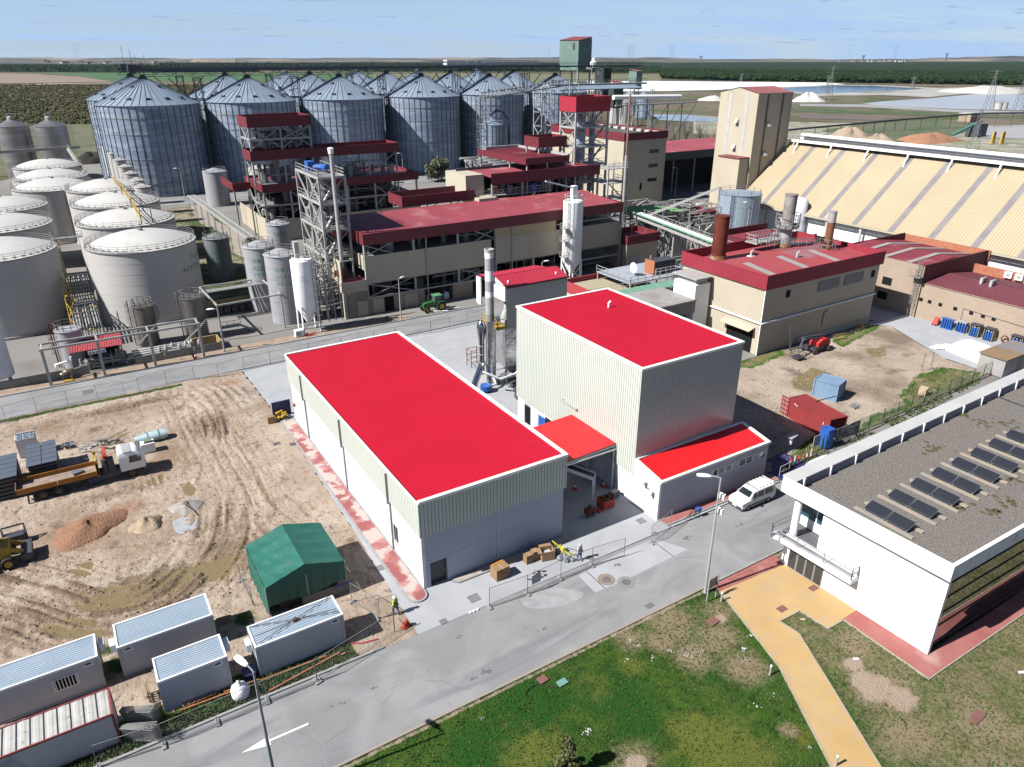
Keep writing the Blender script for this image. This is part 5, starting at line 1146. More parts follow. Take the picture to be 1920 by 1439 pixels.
# bins at the far right of the silos
for (px,py,r_,h_,lab) in [(1207,182,5.2,14,'galvanised bin with cone roof right of the pink stack'),(1181,178,4.4,14,'dark galvanised bin left of the right hand bin')]:
 g=G(px,py,h_);smallsilo('hopper_silo',g.x,g.y,r_,h_,lab,.6,14)
for (px,lab) in [(1152,'white cylindrical tank behind the red topped tower, left one'),(1170,'white cylindrical tank behind the red topped tower, right one')]:
 g=G(px,192,14);smallsilo('white_bin',g.x,g.y,4.0,14,lab,.2,10,M_TANKW,ribs=False)
for (px,py,w,h_,lab) in [(1206,190,3,22,'slim lattice mast beside the galvanised bins')]:
 g=G(px+12,240);t=thing('lattice_mast',lab,'mast',(g.x,g.y,0));lattice(g.x,g.y,2,0,22,3,M_STEEL,t,.2)
# pipe bridge in front of the headhouse
t=thing('pipe_bridge','white pipe bridge with supports crossing below the green headhouse','pipe bridge',(200,245,24))
MB().tube([(196,240,25.2),(232,240,24.6)],.9,10).build('duct',M_WHITE,t,smooth=50)
b=MB().box(196,238,22,240,239,22.4);b.rail([(196,238,22.4),(240,238,22.4)],1.2,2.5,.14)
for x in (200,208,216,224,232):b.bar((x,238.5,0),(x,238.5,22),.35).bar((x,238.5,12),(x+8,238.5,22),.2)
b.build('frame',M_STEEL,t)
t=thing('gantry_building','pale long gantry deck behind the silos left of the headhouse','gantry',(190,330,38))
MB().box(172,336,36.2,224,340,37.2).box(172,336,37.9,224,340,38.4).build('deck',M_WHITE,t)
b=MB()
for k in range(27):b.box(172+k*2,336,37.2,172.3+k*2,336.3,37.9)
for x in (175,190,205,220):b.bar((x,338,0),(x,338,36.2),.5)
b.build('post',M_STEEL,t)
# ================================================================== OIL TANKS
def oiltank(cx,cy,R_,h,lab,grp='white oil tanks',stairs=True,first=None,mat=M_TANKW):
 if first is not None:return clone(first,(cx,cy,0),None,lab,grp)
 t=thing('oil_tank',lab,'oil tank',(cx,cy,0),grp)
 MB().lathe(cx,cy,[(R_,0),(R_,h)],72).build('shell',mat,t,smooth=40)
 wr=MB()
 for k in range(1,7):wr.ring(cx,cy,h*k/7,R_+.005,.025,72)
 wr.ring(cx,cy,.15,R_+.08,.3,60);wr.build('weld_seam',pmat('weld_grey',(.48,.46,.44)),t,kind='stuff')
 pr=[(R_+.14,h-.06),(R_+.14,h+.02)]+[(R_*(1-k/6.),h+1.9*(1-(1-k/6.)**2)) for k in range(0,6)]+[(.5,h+1.92)]
 MB().lathe(cx,cy,pr,72).build('dome_roof',M_TANKR,t,smooth=35)
 rb=MB()
 N_=36
 for k in range(N_):a=6.283*k/N_;rb.bar((cx+(R_-.05)*math.cos(a),cy+(R_-.05)*math.sin(a),h),(cx+(R_-.05)*math.cos(a),cy+(R_-.05)*math.sin(a),h+1.05),.05)
 for z in (h+.35,h+.7,h+1.05):rb.ring(cx,cy,z,R_-.05,.05,48)
 rb.ring(cx,cy,h+.02,R_+.12,.14,60)
 rb.build('railing',M_STEELD,t)
 tr_=MB()
 for k in range(40):a=6.283*k/40;tr_.bar((cx+(R_*.93)*math.cos(a),cy+(R_*.93)*math.sin(a),h+.32),(cx+(R_*.93)*math.cos(a+.07),cy+(R_*.93)*math.sin(a+.07),h+.32),.16,.05)
 tr_.build('tread_strip',M_STEELD,t,kind='stuff')
 w_=MB()
 for s_ in (-.45,.45):w_.bar((cx+s_,cy+R_*.1,h+2.1),(cx+s_,cy+R_*.98,h+.35),.05)
 for k in range(14):w_.bar((cx-.45,cy+R_*(.1+.06*k),h+2.12-1.7*(k/14.)**1.6),(cx+.45,cy+R_*(.1+.06*k),h+2.12-1.7*(k/14.)**1.6),.1,.04)
 w_.build('roof_walk',M_STEELD,t)
 MB().lathe(cx+.2,cy-.2,[(.35,h+1.9),(.35,h+2.2),(.12,h+2.3)],10).build('roof_manway',M_STEELD,t)
 return t
T2=oiltank(10.5,133.5,8.25,12,'big white oil tank with green lettering, nearest of the right hand column')
text('TK',1.1,(16.45,127.55,9.2),(R(90),0,R(-44)+R(90)),M_INK,T2) if 0 else None
def arc_text(s,cx,cy,R_,z,size,a_start,mat,parent,step=None):
 """letters stood round a tank shell, each a flat plate on the curve; a_start in degrees"""
 a=R(a_start)
 for ch_ in s:
  adv=size*(.78 if ch_ not in 'I1/' else .42)
  if ch_ != ' ':
   aa=a+adv*.0/R_;p=(cx+(R_+.02)*math.cos(aa),cy+(R_+.02)*math.sin(aa),z)
   text(ch_,size,p,(R(90),0,aa+adv*.5/R_+R(90)),mat,parent,'letter')
  a+=adv/R_
# text reads left to right when the angle grows (seen from outside)
arc_text('ACEITE VEGETAL',10.5,133.5,8.25,7.6,1.15,-56,M_INK,T2);arc_text('TK101',10.5,133.5,8.25,9.3,1.0,-40,M_INK,T2)
M1=oiltank(10.4,154.8,8.4,12,'big white oil tank, second of the right hand column')
oiltank(0,0,0,0,'big white oil tank, third of the right hand column',first=M1).location=(10.6,176,0)
clone(M1,(10.6,197.4,0),None,'big white oil tank, fourth of the right hand column, mostly hidden','white oil tanks')
for (x,y,lab) in [(-10,138.6,'big white oil tank at the left edge, nearest of the left hand column'),(-9.9,161.4,'big white oil tank at the left edge, second of the left hand column'),(-10.1,182.4,'big white oil tank at the left edge, third of the left hand column'),
     (0,206,'big white oil tank with dark bands in the middle column, nearest of three'),(0,224,'big white oil tank in the middle column, second of three'),(0,247,'big white oil tank in the middle column, hindmost of three')]:
 clone(M1,(x,y,0),None,lab,'white oil tanks')
# pipe way between the tank columns
t=thing('pipe_stairway','tangle of yellow stairs and silver pipes between the two nearest white tanks','pipework',(.2,130,0))
mp=MB()
for k in range(10):x=-1.7+k*.38;mp.tube([(x,119+((k*7)%3)*.4,.4),(x,119.6,3.2+(k%3)*.25),(x,128,3.4+(k%3)*.25),(x+.2,150,3.4+(k%2)*.3)],.1,6)
mp.build('pipe',M_STEEL,t,smooth=50)
yb=MB()
for k in range(7):
 y=122+k*3.6;z=2+k*1.35
 for x in (-2.2,-1.2):yb.bar((x,y,0),(x,y,z+1.2),.12)
 yb.bar((-2.2,y,z),(-1.2,y+3.6,z+1.35),.1).bar((-1.2,y,z),(-2.2,y+3.6,z+1.35),.1).rail([(-2.2,y,z),(-2.2,y+3.6,z+1.35)],1,1.8,.07)
yb.build('stair',M_YEL,t)
db=MB()
for k in range(12):db.box(-1.6+.1*(k%3),121+k*2.4,4.4,1.9,121.15+k*2.4,4.55).bar((1.9,121+k*2.4,0),(1.9,121+k*2.4,5),.12).bar((-1.6,121+k*2.4,0),(-1.6,121+k*2.4,5),.12)
db.box(-2.3,145.5,11.4,2.5,147,11.5).rail([(-2.3,145.5,11.5),(2.5,145.5,11.5)],1,1,.06).build('rack',M_STEELD,t)
vb=MB();rr=random.Random(5)
for _ in range(26):x,y,z=rr.uniform(-2,1.8),rr.uniform(119,140),rr.uniform(2,6);vb.lathe(x,y,[(.12,z),(.22,z+.15),(.12,z+.3)],6)
vb.build('valve',M_YEL,t)
# yellow bridge along the roofs
t=thing('yellow_roof_bridge','yellow handrail bridge running across the tops of the right hand white tanks','walkway',(12,150,14))
yb=MB();P_=[V(12.2,200,13.2),V(12.4,178,14.3),V(12.3,160,14.1),V(12.0,143,13.6)]
for a,b in zip(P_,P_[1:]):
 for dz in (0,1.0):yb.bar(a+V(0,0,dz),b+V(0,0,dz),.12)
yb.rail(P_,1.0,3,.07);yb.build('handrail',M_YEL,t)
hb=MB()
for y in (144,158,174):hb.tube([(12.0,y,12.9),(12.0,y,15.2),(13.8,y,15.2),(13.8,y,12.9)],.09,6)
hb.build('hoop',M_RUST2,t,smooth=50)
# small silver tanks behind the fourth tank
for i in range(8):
 g=G(190+i*11,262+i*12.5,13);smallsilo('slim_tank',g.x,g.y,1.7,13,'slim white tank, number %s back in the row left of the leftmost big silo' % ['one','two','three','four','five','six','seven','eight'][7-i],.3,8,M_TANKW,'slim tanks by the big silo','tank',False)
# two far silos at the left
for (x,y,r_,h_,lab) in [(-9,372,8.6*.6,13,'stainless silo at the far left edge with yellow pipe'),(4.9,380,8.6*.66,13,'stainless silo right of the one at the far left edge')]:
 pass
for (px,lab) in [(22,'stainless silo with yellow downpipe at the far left edge'),(93,'stainless silo with yellow downpipe, right of the one at the left edge')]:
 g=G(px,236,18);t=smallsilo('stainless_silo',g.x,g.y,5.0,18,lab,.42,16,pmat('stainless',(.42,.41,.41),(.36,.35,.35),.12,rough=.35,metal=.6,c3=(.52,.50,.48),s3=.25,lo3=.5,hi3=.6,st3=(.2,.2,2)),'stainless silos at the left','silo',False)
 MB().bar((g.x+.2,g.y-5.1,0),(g.x+.2,g.y-5.1,18.2),.22).build('downpipe',M_YEL,t)
 MB().tube([(g.x-.6,g.y,20),(g.x-.6,g.y,22),(g.x+.6,g.y,22),(g.x+.6,g.y,20)],.18,6).lathe(g.x,g.y,[(.9,19.8),(.9,20.8),(.3,21.2)],8).build('top_valve',M_STEEL,t)
 MB().ladder((g.x+5.2,g.y-.5),0,18,(1,0),1.0).build('ladder',M_STEELD,t)
t=thing('catwalk_bridge','thin pale pipe bridge in front of the two stainless silos at the left','pipe bridge',(0,240,14))
a_,b_c=G(-20,287,12),G(150,276,12)
MB().bar(a_,b_c,.7,.9).rail([a_+V(0,0,.4),b_c+V(0,0,.4)],1,3,.08).build('duct',pmat('pale_duct',(.50,.48,.42),(.42,.40,.36),1),t)
b=MB();c_1,c_2=G(128,280,12),G(172,345,10);b.bar(c_1,c_2,.9,.7).rail([c_1+V(0,0,.4),c_2+V(0,0,.4)],1,2,.08)
for k in range(6):q=c_1.lerp(c_2,k/5);b.bar(q-V(0,0,.3),V(q.x,q.y,0),.2)
b.build('inclined_walk',pmat('pale_duct',(.5,.48,.42)),t)
# scrap tyres / black heap
mound('black_heap',172,303,9,7,3.5,M_RUB,'heap of black tyres between the stainless silos and the big silo','tyre heap',seed=2)
smallsilo('service_silo',40.8,230,3.3,9.7,'grey small silo with round top left of the left process tower',.25,10,M_TANKG,None,'silo',False);smallsilo('service_silo',53,228,3.0,10,'pale small silo partly hidden behind the left process tower',.25,10,M_TANKW,None,'silo',False)
# ================================================================== THE OLD PLANT
def fascia(t,x0,y0,x1,y1,z0,z1,mat=M_MAR,th=.18,sides='SWNE',pitch=.5):
 for s_ in sides:
  m_=MB()
  if s_=='S':m_.corr((x0,y0,z0),(x1-x0,0,0),(0,0,z1-z0),(0,-1,0),pitch,.04,-.035).corr((x1,y0+th,z0),(x0-x1,0,0),(0,0,z1-z0),(0,1,0),pitch,.04,-.035).box(x0,y0-.02,z1,x1,y0+th+.02,z1+.05)
  if s_=='N':m_.corr((x1,y1,z0),(x0-x1,0,0),(0,0,z1-z0),(0,1,0),pitch,.04,-.035).corr((x0,y1-th,z0),(x1-x0,0,0),(0,0,z1-z0),(0,-1,0),pitch,.04,-.035).box(x0,y1-th-.02,z1,x1,y1+.02,z1+.05)
  if s_=='W':m_.corr((x0,y1,z0),(0,y0-y1,0),(0,0,z1-z0),(-1,0,0),pitch,.04,-.035).corr((x0+th,y0,z0),(0,y1-y0,0),(0,0,z1-z0),(1,0,0),pitch,.04,-.035).box(x0-.02,y0+.03,z1,x0+th,y1-.03,z1+.045)
  if s_=='E':m_.corr((x1,y0,z0),(0,y1-y0,0),(0,0,z1-z0),(1,0,0),pitch,.04,-.035).corr((x1-th,y1,z0),(0,y0-y1,0),(0,0,z1-z0),(-1,0,0),pitch,.04,-.035).box(x1-th,y0+.03,z1,x1+.02,y1-.03,z1+.045)
  m_.build('roof_fascia',mat,t)
def cols(t,xs,y,z0,z1,w=.35,mat=M_STEEL,name='column'):
 for x in xs:MB().box(x-w/2,y-w/2,z0,x+w/2,y+w/2,z1).build(name,mat,t)
def clutter(t,x0,y0,x1,y1,zs,seed,n=14,name='vessel',dens=1.):
 """vessels and pipe runs standing on the floors of an open process building"""
 r_=random.Random(seed);v=MB();p=MB()
 for z,hgt in zs:
  for _ in range(n):
   x,y=r_.uniform(x0,x1),r_.uniform(y0,y1);rr=r_.uniform(.25,.9);hh=r_.uniform(.4,.85)*hgt
   v.lathe(x,y,[(rr,z),(rr,z+hh),(rr*.4,z+hh+rr*.4)],8)
  for _ in range(n):
   y=r_.uniform(y0,y1);za=z+r_.uniform(.4,hgt-.4);xa=r_.uniform(x0,x1-2);xb=min(x1,xa+r_.uniform(3,12));p.tube([(xa,y,za),(xb,y,za),(xb,y,za+r_.uniform(-1.4,1.4))],r_.uniform(.06,.16),5)
   x=r_.uniform(x0,x1);p.tube([(x,y,z),(x,y,z+hgt)],r_.uniform(.05,.14),5)
 v.build(name,M_STEELD,t,smooth=40,kind='stuff');p.build('pipe_run',M_STEEL,t,smooth=50,kind='stuff')
def xbrace(mb,x0,x1,y,z0,z1,w=.12):mb.bar((x0,y,z0),(x1,y,z1),w).bar((x0,y,z1),(x1,y,z0),w)
# ---- M: long front process building
mx0,mx1,my0,my1=41.0,95.6,112.3,126
t=thing('process_building','long cream process building with maroon roof bands facing the back road','process building',(mx0,my0,0))
xs=[mx0+.2,50.0,58.5,66.2,74.5,82.5,mx1-.2]
cols(t,xs,my0+.25,0,12.4);cols(t,xs,my1-.3,0,13.5)
for a,b in zip([mx0+.02,66.0],[65.2,mx1]):clad(MB(),a,my0,b,my0+.2,5.3,9.9,.45,.03,-.03,'SN').box(a,my0+.02,5.3,b,my0+.18,9.9).build('upper_wall',M_PCREAM,t)
clad(MB(),66.1,my0+.05,79.5,my0+.2,9.9,11.8,.45,.03,-.03,'S').box(66.1,my0+.08,9.9,79.5,my0+.2,11.8).box(66.1,my0+.08,5.3,79.5,my0+.14,9.9).build('infill_wall',pmat('yellowish_cladding',(.60,.47,.27),(.55,.44,.27),.2),t)
MB().box(mx0,my0+.6,7.5,mx0+.2,my1,9.9).build('side_wall',M_PCREAM,t)
fascia(t,mx0,my0-.1,mx1+.1,my1,11.75,13.6,sides='SWE')
MB().corr((mx0+.2,my0+.1,13.3),(mx1-mx0-.3,0,0),(0,my1-my0-.1,.9),(0,-.1,1),.5,.07,.06).build('roof',M_MARL,t)
MB().box(mx0+.3,my0+.5,5.0,mx1-.3,my1-.4,5.2).box(mx0+.3,my0+.5,9.6,mx1-.3,my1-.4,9.8).build('floor_slab',M_STEELD,t)
MB().box(mx0+.4,my1-.6,0,mx1-.4,my1-.4,13).build('rear_wall',pmat('interior_shade',(.05,.05,.048),rough=.9),t)  # near-black colour puts the shade of the open halls into the wall
clutter(t,mx0+1,my0+1.2,mx1-1,my1-2,[(0,4.8),(5.2,4),(9.8,3)],11,26)
gw=MB()
for (a,b) in [(41.1,51.6),(57.2,61.2),(76.5,84.2)]:MB().box(a,my0+.05,0,b,my0+.35,2.7).build('ground_wall',M_BRICK,t)
for (a,b,lab) in [(41.9,43.8,0),(47.8,48.9,0),(49.0,50.2,1),(78.2,82.2,0)]:
 d=MB().box(a,my0-.03,0,b,my0+.04,2.5).build('door',M_PCREAM,t);MB().box((a+b)/2-.02,my0-.05,.05,(a+b)/2+.02,my0-.031,2.45).build('door_joint',M_STEELD,d)
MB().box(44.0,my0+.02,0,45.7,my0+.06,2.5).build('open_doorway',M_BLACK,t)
b=MB();xbrace(b,41.3,46,my0+.15,9.95,11.7);xbrace(b,62,66,my0+.15,9.95,11.7);xbrace(b,41.3,49.5,my0+.15,2.9,5.2);xbrace(b,58.7,66,my0+.15,2.9,5.2)
b.bar((41,my0+.1,2.8),(66,my0+.1,2.8),.22).bar((84,my0+.1,3.2),(95,my0+.1,3.2),.22).bar((79.7,my0+.1,10.9),(95,my0+.1,10.9),.18)
b.build('bracing',M_STEEL,t)
for x in (41.05,52.2,66.1,69.6,95.4):MB().bar((x,my0-.12,0),(x,my0-.12,11.8),.16).build('downpipe',M_STEEL,t)
# lean-to with brick base
t=thing('brick_lean_to','small tan brick lean-to with red roof at the left end of the process building','lean-to',(36.6,112.3,0))
def bricks(t_,x0,x1,y,z0,z1,nz,nx,mat,name='brick_course',skip=None):
 dz=(z1-z0)/nz;dx=(x1-x0)/nx
 for i in range(nz):
  m_=MB()
  for j in range(nx):
   a=x0+dx*j+(dx*.5 if i % 2 else 0);b_=min(a+dx-.03,x1)
   if skip and skip[0]<(a+b_)/2<skip[1]:continue
   m_.box(a,y,z0+i*dz,b_,y+.2,z0+(i+1)*dz-.03)
  m_.build(name,mat,t_)
bricks(t,37.3,41.1,111.9,0,4.4,14,6,M_BRICK,skip=(39,40.9))
MB().box(37.3,112.0,0,41,112.15,4.4).build('mortar_wall',pmat('mortar',(.30,.25,.19)),t)
MB().box(39.0,111.95,0,40.9,112.05,2.6).build('door',M_PCREAM,t)
MB().box(36.7,111.8,0,37.2,112.3,4.4).box(36.7,112.3,4.4,36.9,118.5,6.2).build('corner_column',M_PCREAM,t)
clad(MB(),36.7,111.8,41.0,112.0,4.4,6.2,.4,.03,-.03,'S').build('upper_cladding',M_PCREAM,t)
MB().corr((36.8,112.0,6.05),(0,6.5,0),(4.2,0,.0),(0,0,1),.5,.05,.05).build('roof',M_CORAL,t)
MB().box(36.9,112.6,4.4,37.1,120,9.6).build('side_cladding',M_PCREAM,t)
# ---- U: upper floors behind
t=thing('upper_process_block','upper open process block with maroon band above the long process building','process building',(73.5,126.2,13))
ux0,ux1,uy0,uy1=73.5,100.4,126.1,135.2
fascia(t,ux0,uy0,ux1,uy1,16.9,19.0,sides='S');fascia(t,70.4,uy1-2,97,uy1,18.0,19.2,sides='N',mat=pmat('grey_maroon',(.16,.12,.16)))
MB().corr((ux0,uy0+.1,18.2),(ux1-ux0,0,0),(0,uy1-uy0,.5),(0,0,1),.5,.07,.05).build('roof',M_MARL,t)
cols(t,[ux0+.3,80.8,87.5,94.0,ux1-.3],uy0+.3,0,17);cols(t,[ux0+.3,80.8,87.5,94.0,ux1-.3],uy1-.3,0,18)
MB().box(ux0,uy0+.2,14.6,88,uy1,14.75).build('floor_slab',M_STEEL,t)
MB().rail([(70.2,uy0+.1,14.75),(88,uy0+.1,14.75)],1.1,1.4,.07).bar((80,uy0-.3,11.8),(83.5,uy0-.3,14.7),.5,.12).build('railing',M_STEEL,t)
MB().box(69.9,uy0-1.2,13.2,74.0,uy1,14.7).build('terrace',M_PCREAM,t)
MB().box(69.0,uy0+2.4,14.9,73.1,uy1+2,18.7).build('stair_house',M_PCREAM,t)
MB().box(ux0,uy1-.5,0,ux1,uy1-.3,18).build('rear_wall',pmat('interior_shade',(.05,.05,.048)),t)
clutter(t,ux0+1,uy0+1,ux1-1,uy1-1.5,[(10,4.4),(14.8,2.4)],4,16)
MB().lathe(84.2,uy0+1.5,[(.9,14.8),(.9,16.2),(.3,16.6)],12).build('blue_tank',M_BLUE,t,smooth=40);MB().box(74.5,uy0+1.2,14.8,75.7,uy0+2,16.2).build('orange_cabinet',M_RUST2,t)
# S block
t=thing('roof_penthouse','maroon banded box on short legs standing on the long red roof','roof structure',(54.8,127,14))
fascia(t,54.6,126.9,70.0,133.4,14.3,16.15,M_MAR);MB().box(54.9,127.2,14.5,69.7,133.1,14.7).build('deck',M_STEELD,t)
cols(t,[55.2,60,65,69.3],127.4,13.2,14.4,.22);b=MB();b.bar((60,127.4,13.3),(62.5,127.4,14.4),.12).bar((65,127.4,13.3),(67.3,127.4,14.4),.12);b.build('brace',M_STEEL,t)
# U2 sloping roof, U3 small band, clutter to their left
t=thing('sloping_shed_roof','large sloping coral red roof with pale gutter behind the upper block','roof',(82,127,20))
MB().corr((82.2,127.3,20.9),(0,19.5,0),(10.5,0,.1),(0,0,1),.5,.07,.06).build('roof',M_MARL,t)
fascia(t,82,127,92.8,147,20.0,21.25,sides='SW');MB().box(84.0,146.6,20.9,93,147.1,21.6).box(92.6,127.2,20.7,93.1,146.6,21.5).build('gutter_wall',M_STEEL,t)
cols(t,[82.6,87.5,92.4],127.4,13,20.2,.3);cols(t,[82.6],134,13,20.2,.3);cols(t,[82.6,92.4],146.5,0,20.2,.3)
t=thing('pipe_stack_rack','stack of galvanised pipes and ducts left of the sloping coral roof','pipework',(76,150,14))
b=MB()
for k in range(12):a_=G(862+k*9,298+(k%4)*4,17);b.tube([a_,a_+V(5,-1,0),a_+V(5,-1,-2)],.35,6)
b.build('duct',M_STEEL,t,smooth=50);lattice(80.5,146,2.5,0,19,2.5,M_STEEL,t,.2,'frame')
t=thing('small_banded_block','small open block with maroon band left of the red topped tower','process structure',(89,135,20))
fascia(t,89.6,133.8,97.0,139.5,22.2,24.3,M_MAR);cols(t,[90,96.6],134.2,0,22.3,.3);cols(t,[90,96.6],139,0,22.3,.3)
b=MB();xbrace(b,90,96.6,134.2,15.5,22.2,.14);b.build('bracing',M_STEEL,t);MB().box(89.8,134,22.2,96.8,139.3,22.4).build('deck',M_STEELD,t)
# red topped tower
tx0,tx1,ty0,ty1=97.5,106.2,131.5,137.0
t=thing('red_topped_tower','open white steel tower with crimson box top in the middle of the plant','steel tower',(tx0,ty0,0))
fascia(t,tx0-.3,ty0-.3,tx1+.3,ty1+.3,29.2,32.2,pmat('tower_red',(.46,.015,.04),(.42,.02,.04),.4));MB().box(tx0,ty0,30.9,tx1,ty1,31.1).build('roof_deck',M_MAR,t)
cols(t,[tx0,tx1],ty0,0,29.3,.4);cols(t,[tx0,tx1],ty1,0,29.3,.4)
for z in (14.5,18.2,22.0,26.0):
 MB().box(tx0+.1,ty0+.1,z,tx1-.1,ty1-.1,z+.12).build('floor',M_STEEL,t)
 b=MB();b.bar((tx0,ty0,z),(tx1,ty0,z),.35).bar((tx0,ty0,z),(tx0,ty1,z),.35).rail([(tx0,ty1,z+.2),(tx0,ty0,z+.2),(tx1,ty0,z+.2)],1,2,.07);xbrace(b,tx0,tx1,ty0,z,z+3.6,.16)
 b.bar((tx0,ty0,z),(tx0,ty1,z+3.6),.16).bar((tx0,ty1,z),(tx0,ty0,z+3.6),.16).bar((tx0+4.5,ty0+1,z),(tx1-.5,ty0+1,z+3.7),.6,.12);b.build('frame',M_STEEL,t)
b=MB()
for (x,r_) in ((tx0+3.3,1.4),(tx0+6.8,.7)):b.lathe(x,ty0+3,[(r_,12),(r_,27),(r_*.3,28.5)],14)
b.build('column_vessel',M_GALV,t,smooth=40)
t=thing('side_platforms','white steel platforms and bright gangways hung on the right end of the upper block','steel frame',(100,128,0))
b=MB()
for x in (101,106.5):
 for y in (124,129):b.bar((x,y,0),(x,y,18.3),.28)
for z in (7.5,11.5,15,18):b.box(100.8,124,z,106.7,129,z+.12).rail([(101,124,z+.1),(106.5,124,z+.1),(106.5,129,z+.1)],1.1,1.3,.08)
b.bar((102,124,7.6),(106,124,11.5),.5,.1).bar((106,125,11.6),(102,125,15),.5,.1);b.build('frame',M_STEEL,t)
t=thing('pink_flare_stack','tall thin pipe with rusty pink upper half right of the red topped tower','flare stack',(104.5,122,0))
MB().tube([(104.2,122.3,0),(104.2,122.3,21)],.3,10).build('lower_pipe',M_STEEL,t,smooth=50);MB().tube([(104.2,122.3,21),(104.2,122.3,32.8)],.22,10).build('upper_pipe',pmat('pink_rust',(.38,.20,.17),(.30,.13,.11),1),t,smooth=50)
# ---- cream block
t=thing('cream_block','tall cream plant block with maroon roof band and three rows of small windows','plant building',(138,163.5,0))
cx0,cx1,cy0,cy1=138.1,154.0,163.4,199
clad(MB(),cx0,cy0,cx1,cy1,0,18.6,.6,.03,-.03,'SWE').box(cx0+.05,cy0+.05,0,cx1-.05,cy1,18.5).build('wall',M_PCREAM,t)
fascia(t,cx0-.25,cy0-.25,cx1+.25,cy1,18.5,20.5,M_MAR);MB().box(cx0+.2,cy0+.2,19.3,cx1-.2,cy1-.3,19.6).build('roof',pmat('dirty_roof',(.13,.12,.10),(.09,.085,.08),.3),t)
for z in (6.6,10.6,14.6):
 for k in range(5):
  a=cx0+9.7+k*.72;w_=MB().box(a,cy0-.05,z,a+.6,cy0-.01,z+1.0).build('window',M_GLASS,t)
MB().box(cx0+6.8,cy0-.05,4.5,cx0+7.6,cy0-.01,6.5).build('door',M_BLACK,t)
# skylights along the far eave
b=MB()
for k in range(8):b.box(cx1-2,cy0+2+k*3.6,19.65,cx1-.8,cy0+4+k*3.6,20.3)
b.build('roof_light',M_TANKW,t,kind='stuff')
t=thing('back_workshop','long open fronted workshop with coral roof between the cream block and the cream tower','shed',(155,165,0))
MB().corr((156,172,13.0),(40,0,0),(0,14,1.6),(0,-.1,1),.6,.07,.05).build('roof',M_MARL,t)
MB().box(156,172,10.6,196,172.3,12.9).build('front_band',pmat('dark_green_band',(.06,.09,.085)),t);MB().box(156,184,0,196,184.3,13).box(195.7,172,0,196,184,13).build('wall',pmat('interior_shade',(.05,.05,.048)),t)
cols(t,[157,166,175,185,195],172.2,0,10.6,.35,M_STEELD)
# ---- left process block L
t=thing('left_process_tower','stepped open process building with three maroon bands in front of the silos','process building',(40,174,0))
lx0,ly0,ly1=40.6,173.9,190.5
MB().box(lx0,ly0,0,lx0+.3,ly1+10,5.2).build('side_wall',M_PCREAM,t)
clad(MB(),lx0,ly0-.05,80,ly0+.3,0,5.0,.6,.03,-.03,'S').box(lx0,ly0,0,80,ly0+.3,5.0).build('front_wall',M_PCREAM,t)
fascia(t,lx0,ly0,79.8,ly1,11.4,13.2);MB().box(lx0+.3,ly0+.3,11.8,79.5,ly1-.3,12.6).build('lower_roof',M_MARL,t)
fascia(t,39.0,ly0,74.8,181.5,18.5,20.6);MB().box(39.3,ly0+.3,18.8,74.5,181.2,19.2).build('middle_roof',M_MARL,t)
fascia(t,39.2,ly0-.2,53.6,183,25.6,27.8);MB().box(39.5,ly0+.1,25.8,53.3,182.7,26.2).build('top_roof',M_MARL,t)
fascia(t,36.2,184,40.4,197,10.8,12.6,sides='SW')
cols(t,[lx0+.3,47,53.5,61,68,74.3,79.3],ly0+.4,0,11.6,.4);cols(t,[39.4,46.5,53.2,60,67,74.2],ly0+.4,13,18.7,.35);cols(t,[39.5,46.4,53.2],ly0+.4,20.5,25.8,.35)
cols(t,[39.4,46.5,53.2,60,67,74.2],181,13,18.7,.35);cols(t,[39.5,46.4,53.2],182.4,20.5,25.8,.35);cols(t,[36.5,40],184.4,0,11,.35);cols(t,[lx0+.3],182,5,11.5,.35);cols(t,[lx0+.3],190,5,11.5,.35)
b=MB()
for (a,c,z0,z1) in [(46.6,53.2,21,25.5),(39.6,46.4,21,25.5),(46.5,53,23,25.5),(67,74,13.5,18.4),(47,53.5,6,11.3),(68,74,6,11)]:xbrace(b,a,c,ly0+.4,z0,z1,.18)
for z in (23.0,8.3):b.bar((39.5,ly0+.3,z),(79 if z<20 else 53.3,ly0+.3,z),.35).bar((39.6 if z>20 else lx0,ly0+.3,z),(39.6 if z>20 else lx0,183,z),.35)
for (y,y2,z0,z1) in [(174.4,182.4,20.8,25.6),(174.4,182.4,14,18.6),(174.4,182,6,11.3)]:b.bar((39.6,y,z0),(39.6,y2,z1),.16).bar((39.6,y,z1),(39.6,y2,z0),.16)
b.build('bracing',M_STEEL,t)
MB().box(39.6,ly0+.5,22.6,53,182.3,22.75).box(lx0+.5,ly0+.5,13.0,74,181,13.2).box(lx0+.5,ly0+.6,8.0,79,ly1,8.15).build('floor_slab',M_STEELD,t)
MB().box(lx0+1,ly1-.6,0,79,ly1-.4,11.6).build('rear_wall',pmat('interior_shade',(.05,.05,.048)),t)
clutter(t,41,ly0+1.2,52,181,[(13.2,5),(20.7,2),(22.8,2.6)],8,12);clutter(t,42,ly0+1,78,188,[(5,3),(8.2,3.4)],9,22);clutter(t,54,ly0+1,73,180,[(13.2,3.5)],10,12)
MB().tube([(56.5,ly0+2,13.2),(56.5,ly0+2,18.5)],.9,12).build('white_column',M_WHITE,t,smooth=50)
MB().tube([(53.4,183.4,20),(53.4,183.4,30)],.1,6).build('mast',M_STEEL,t)
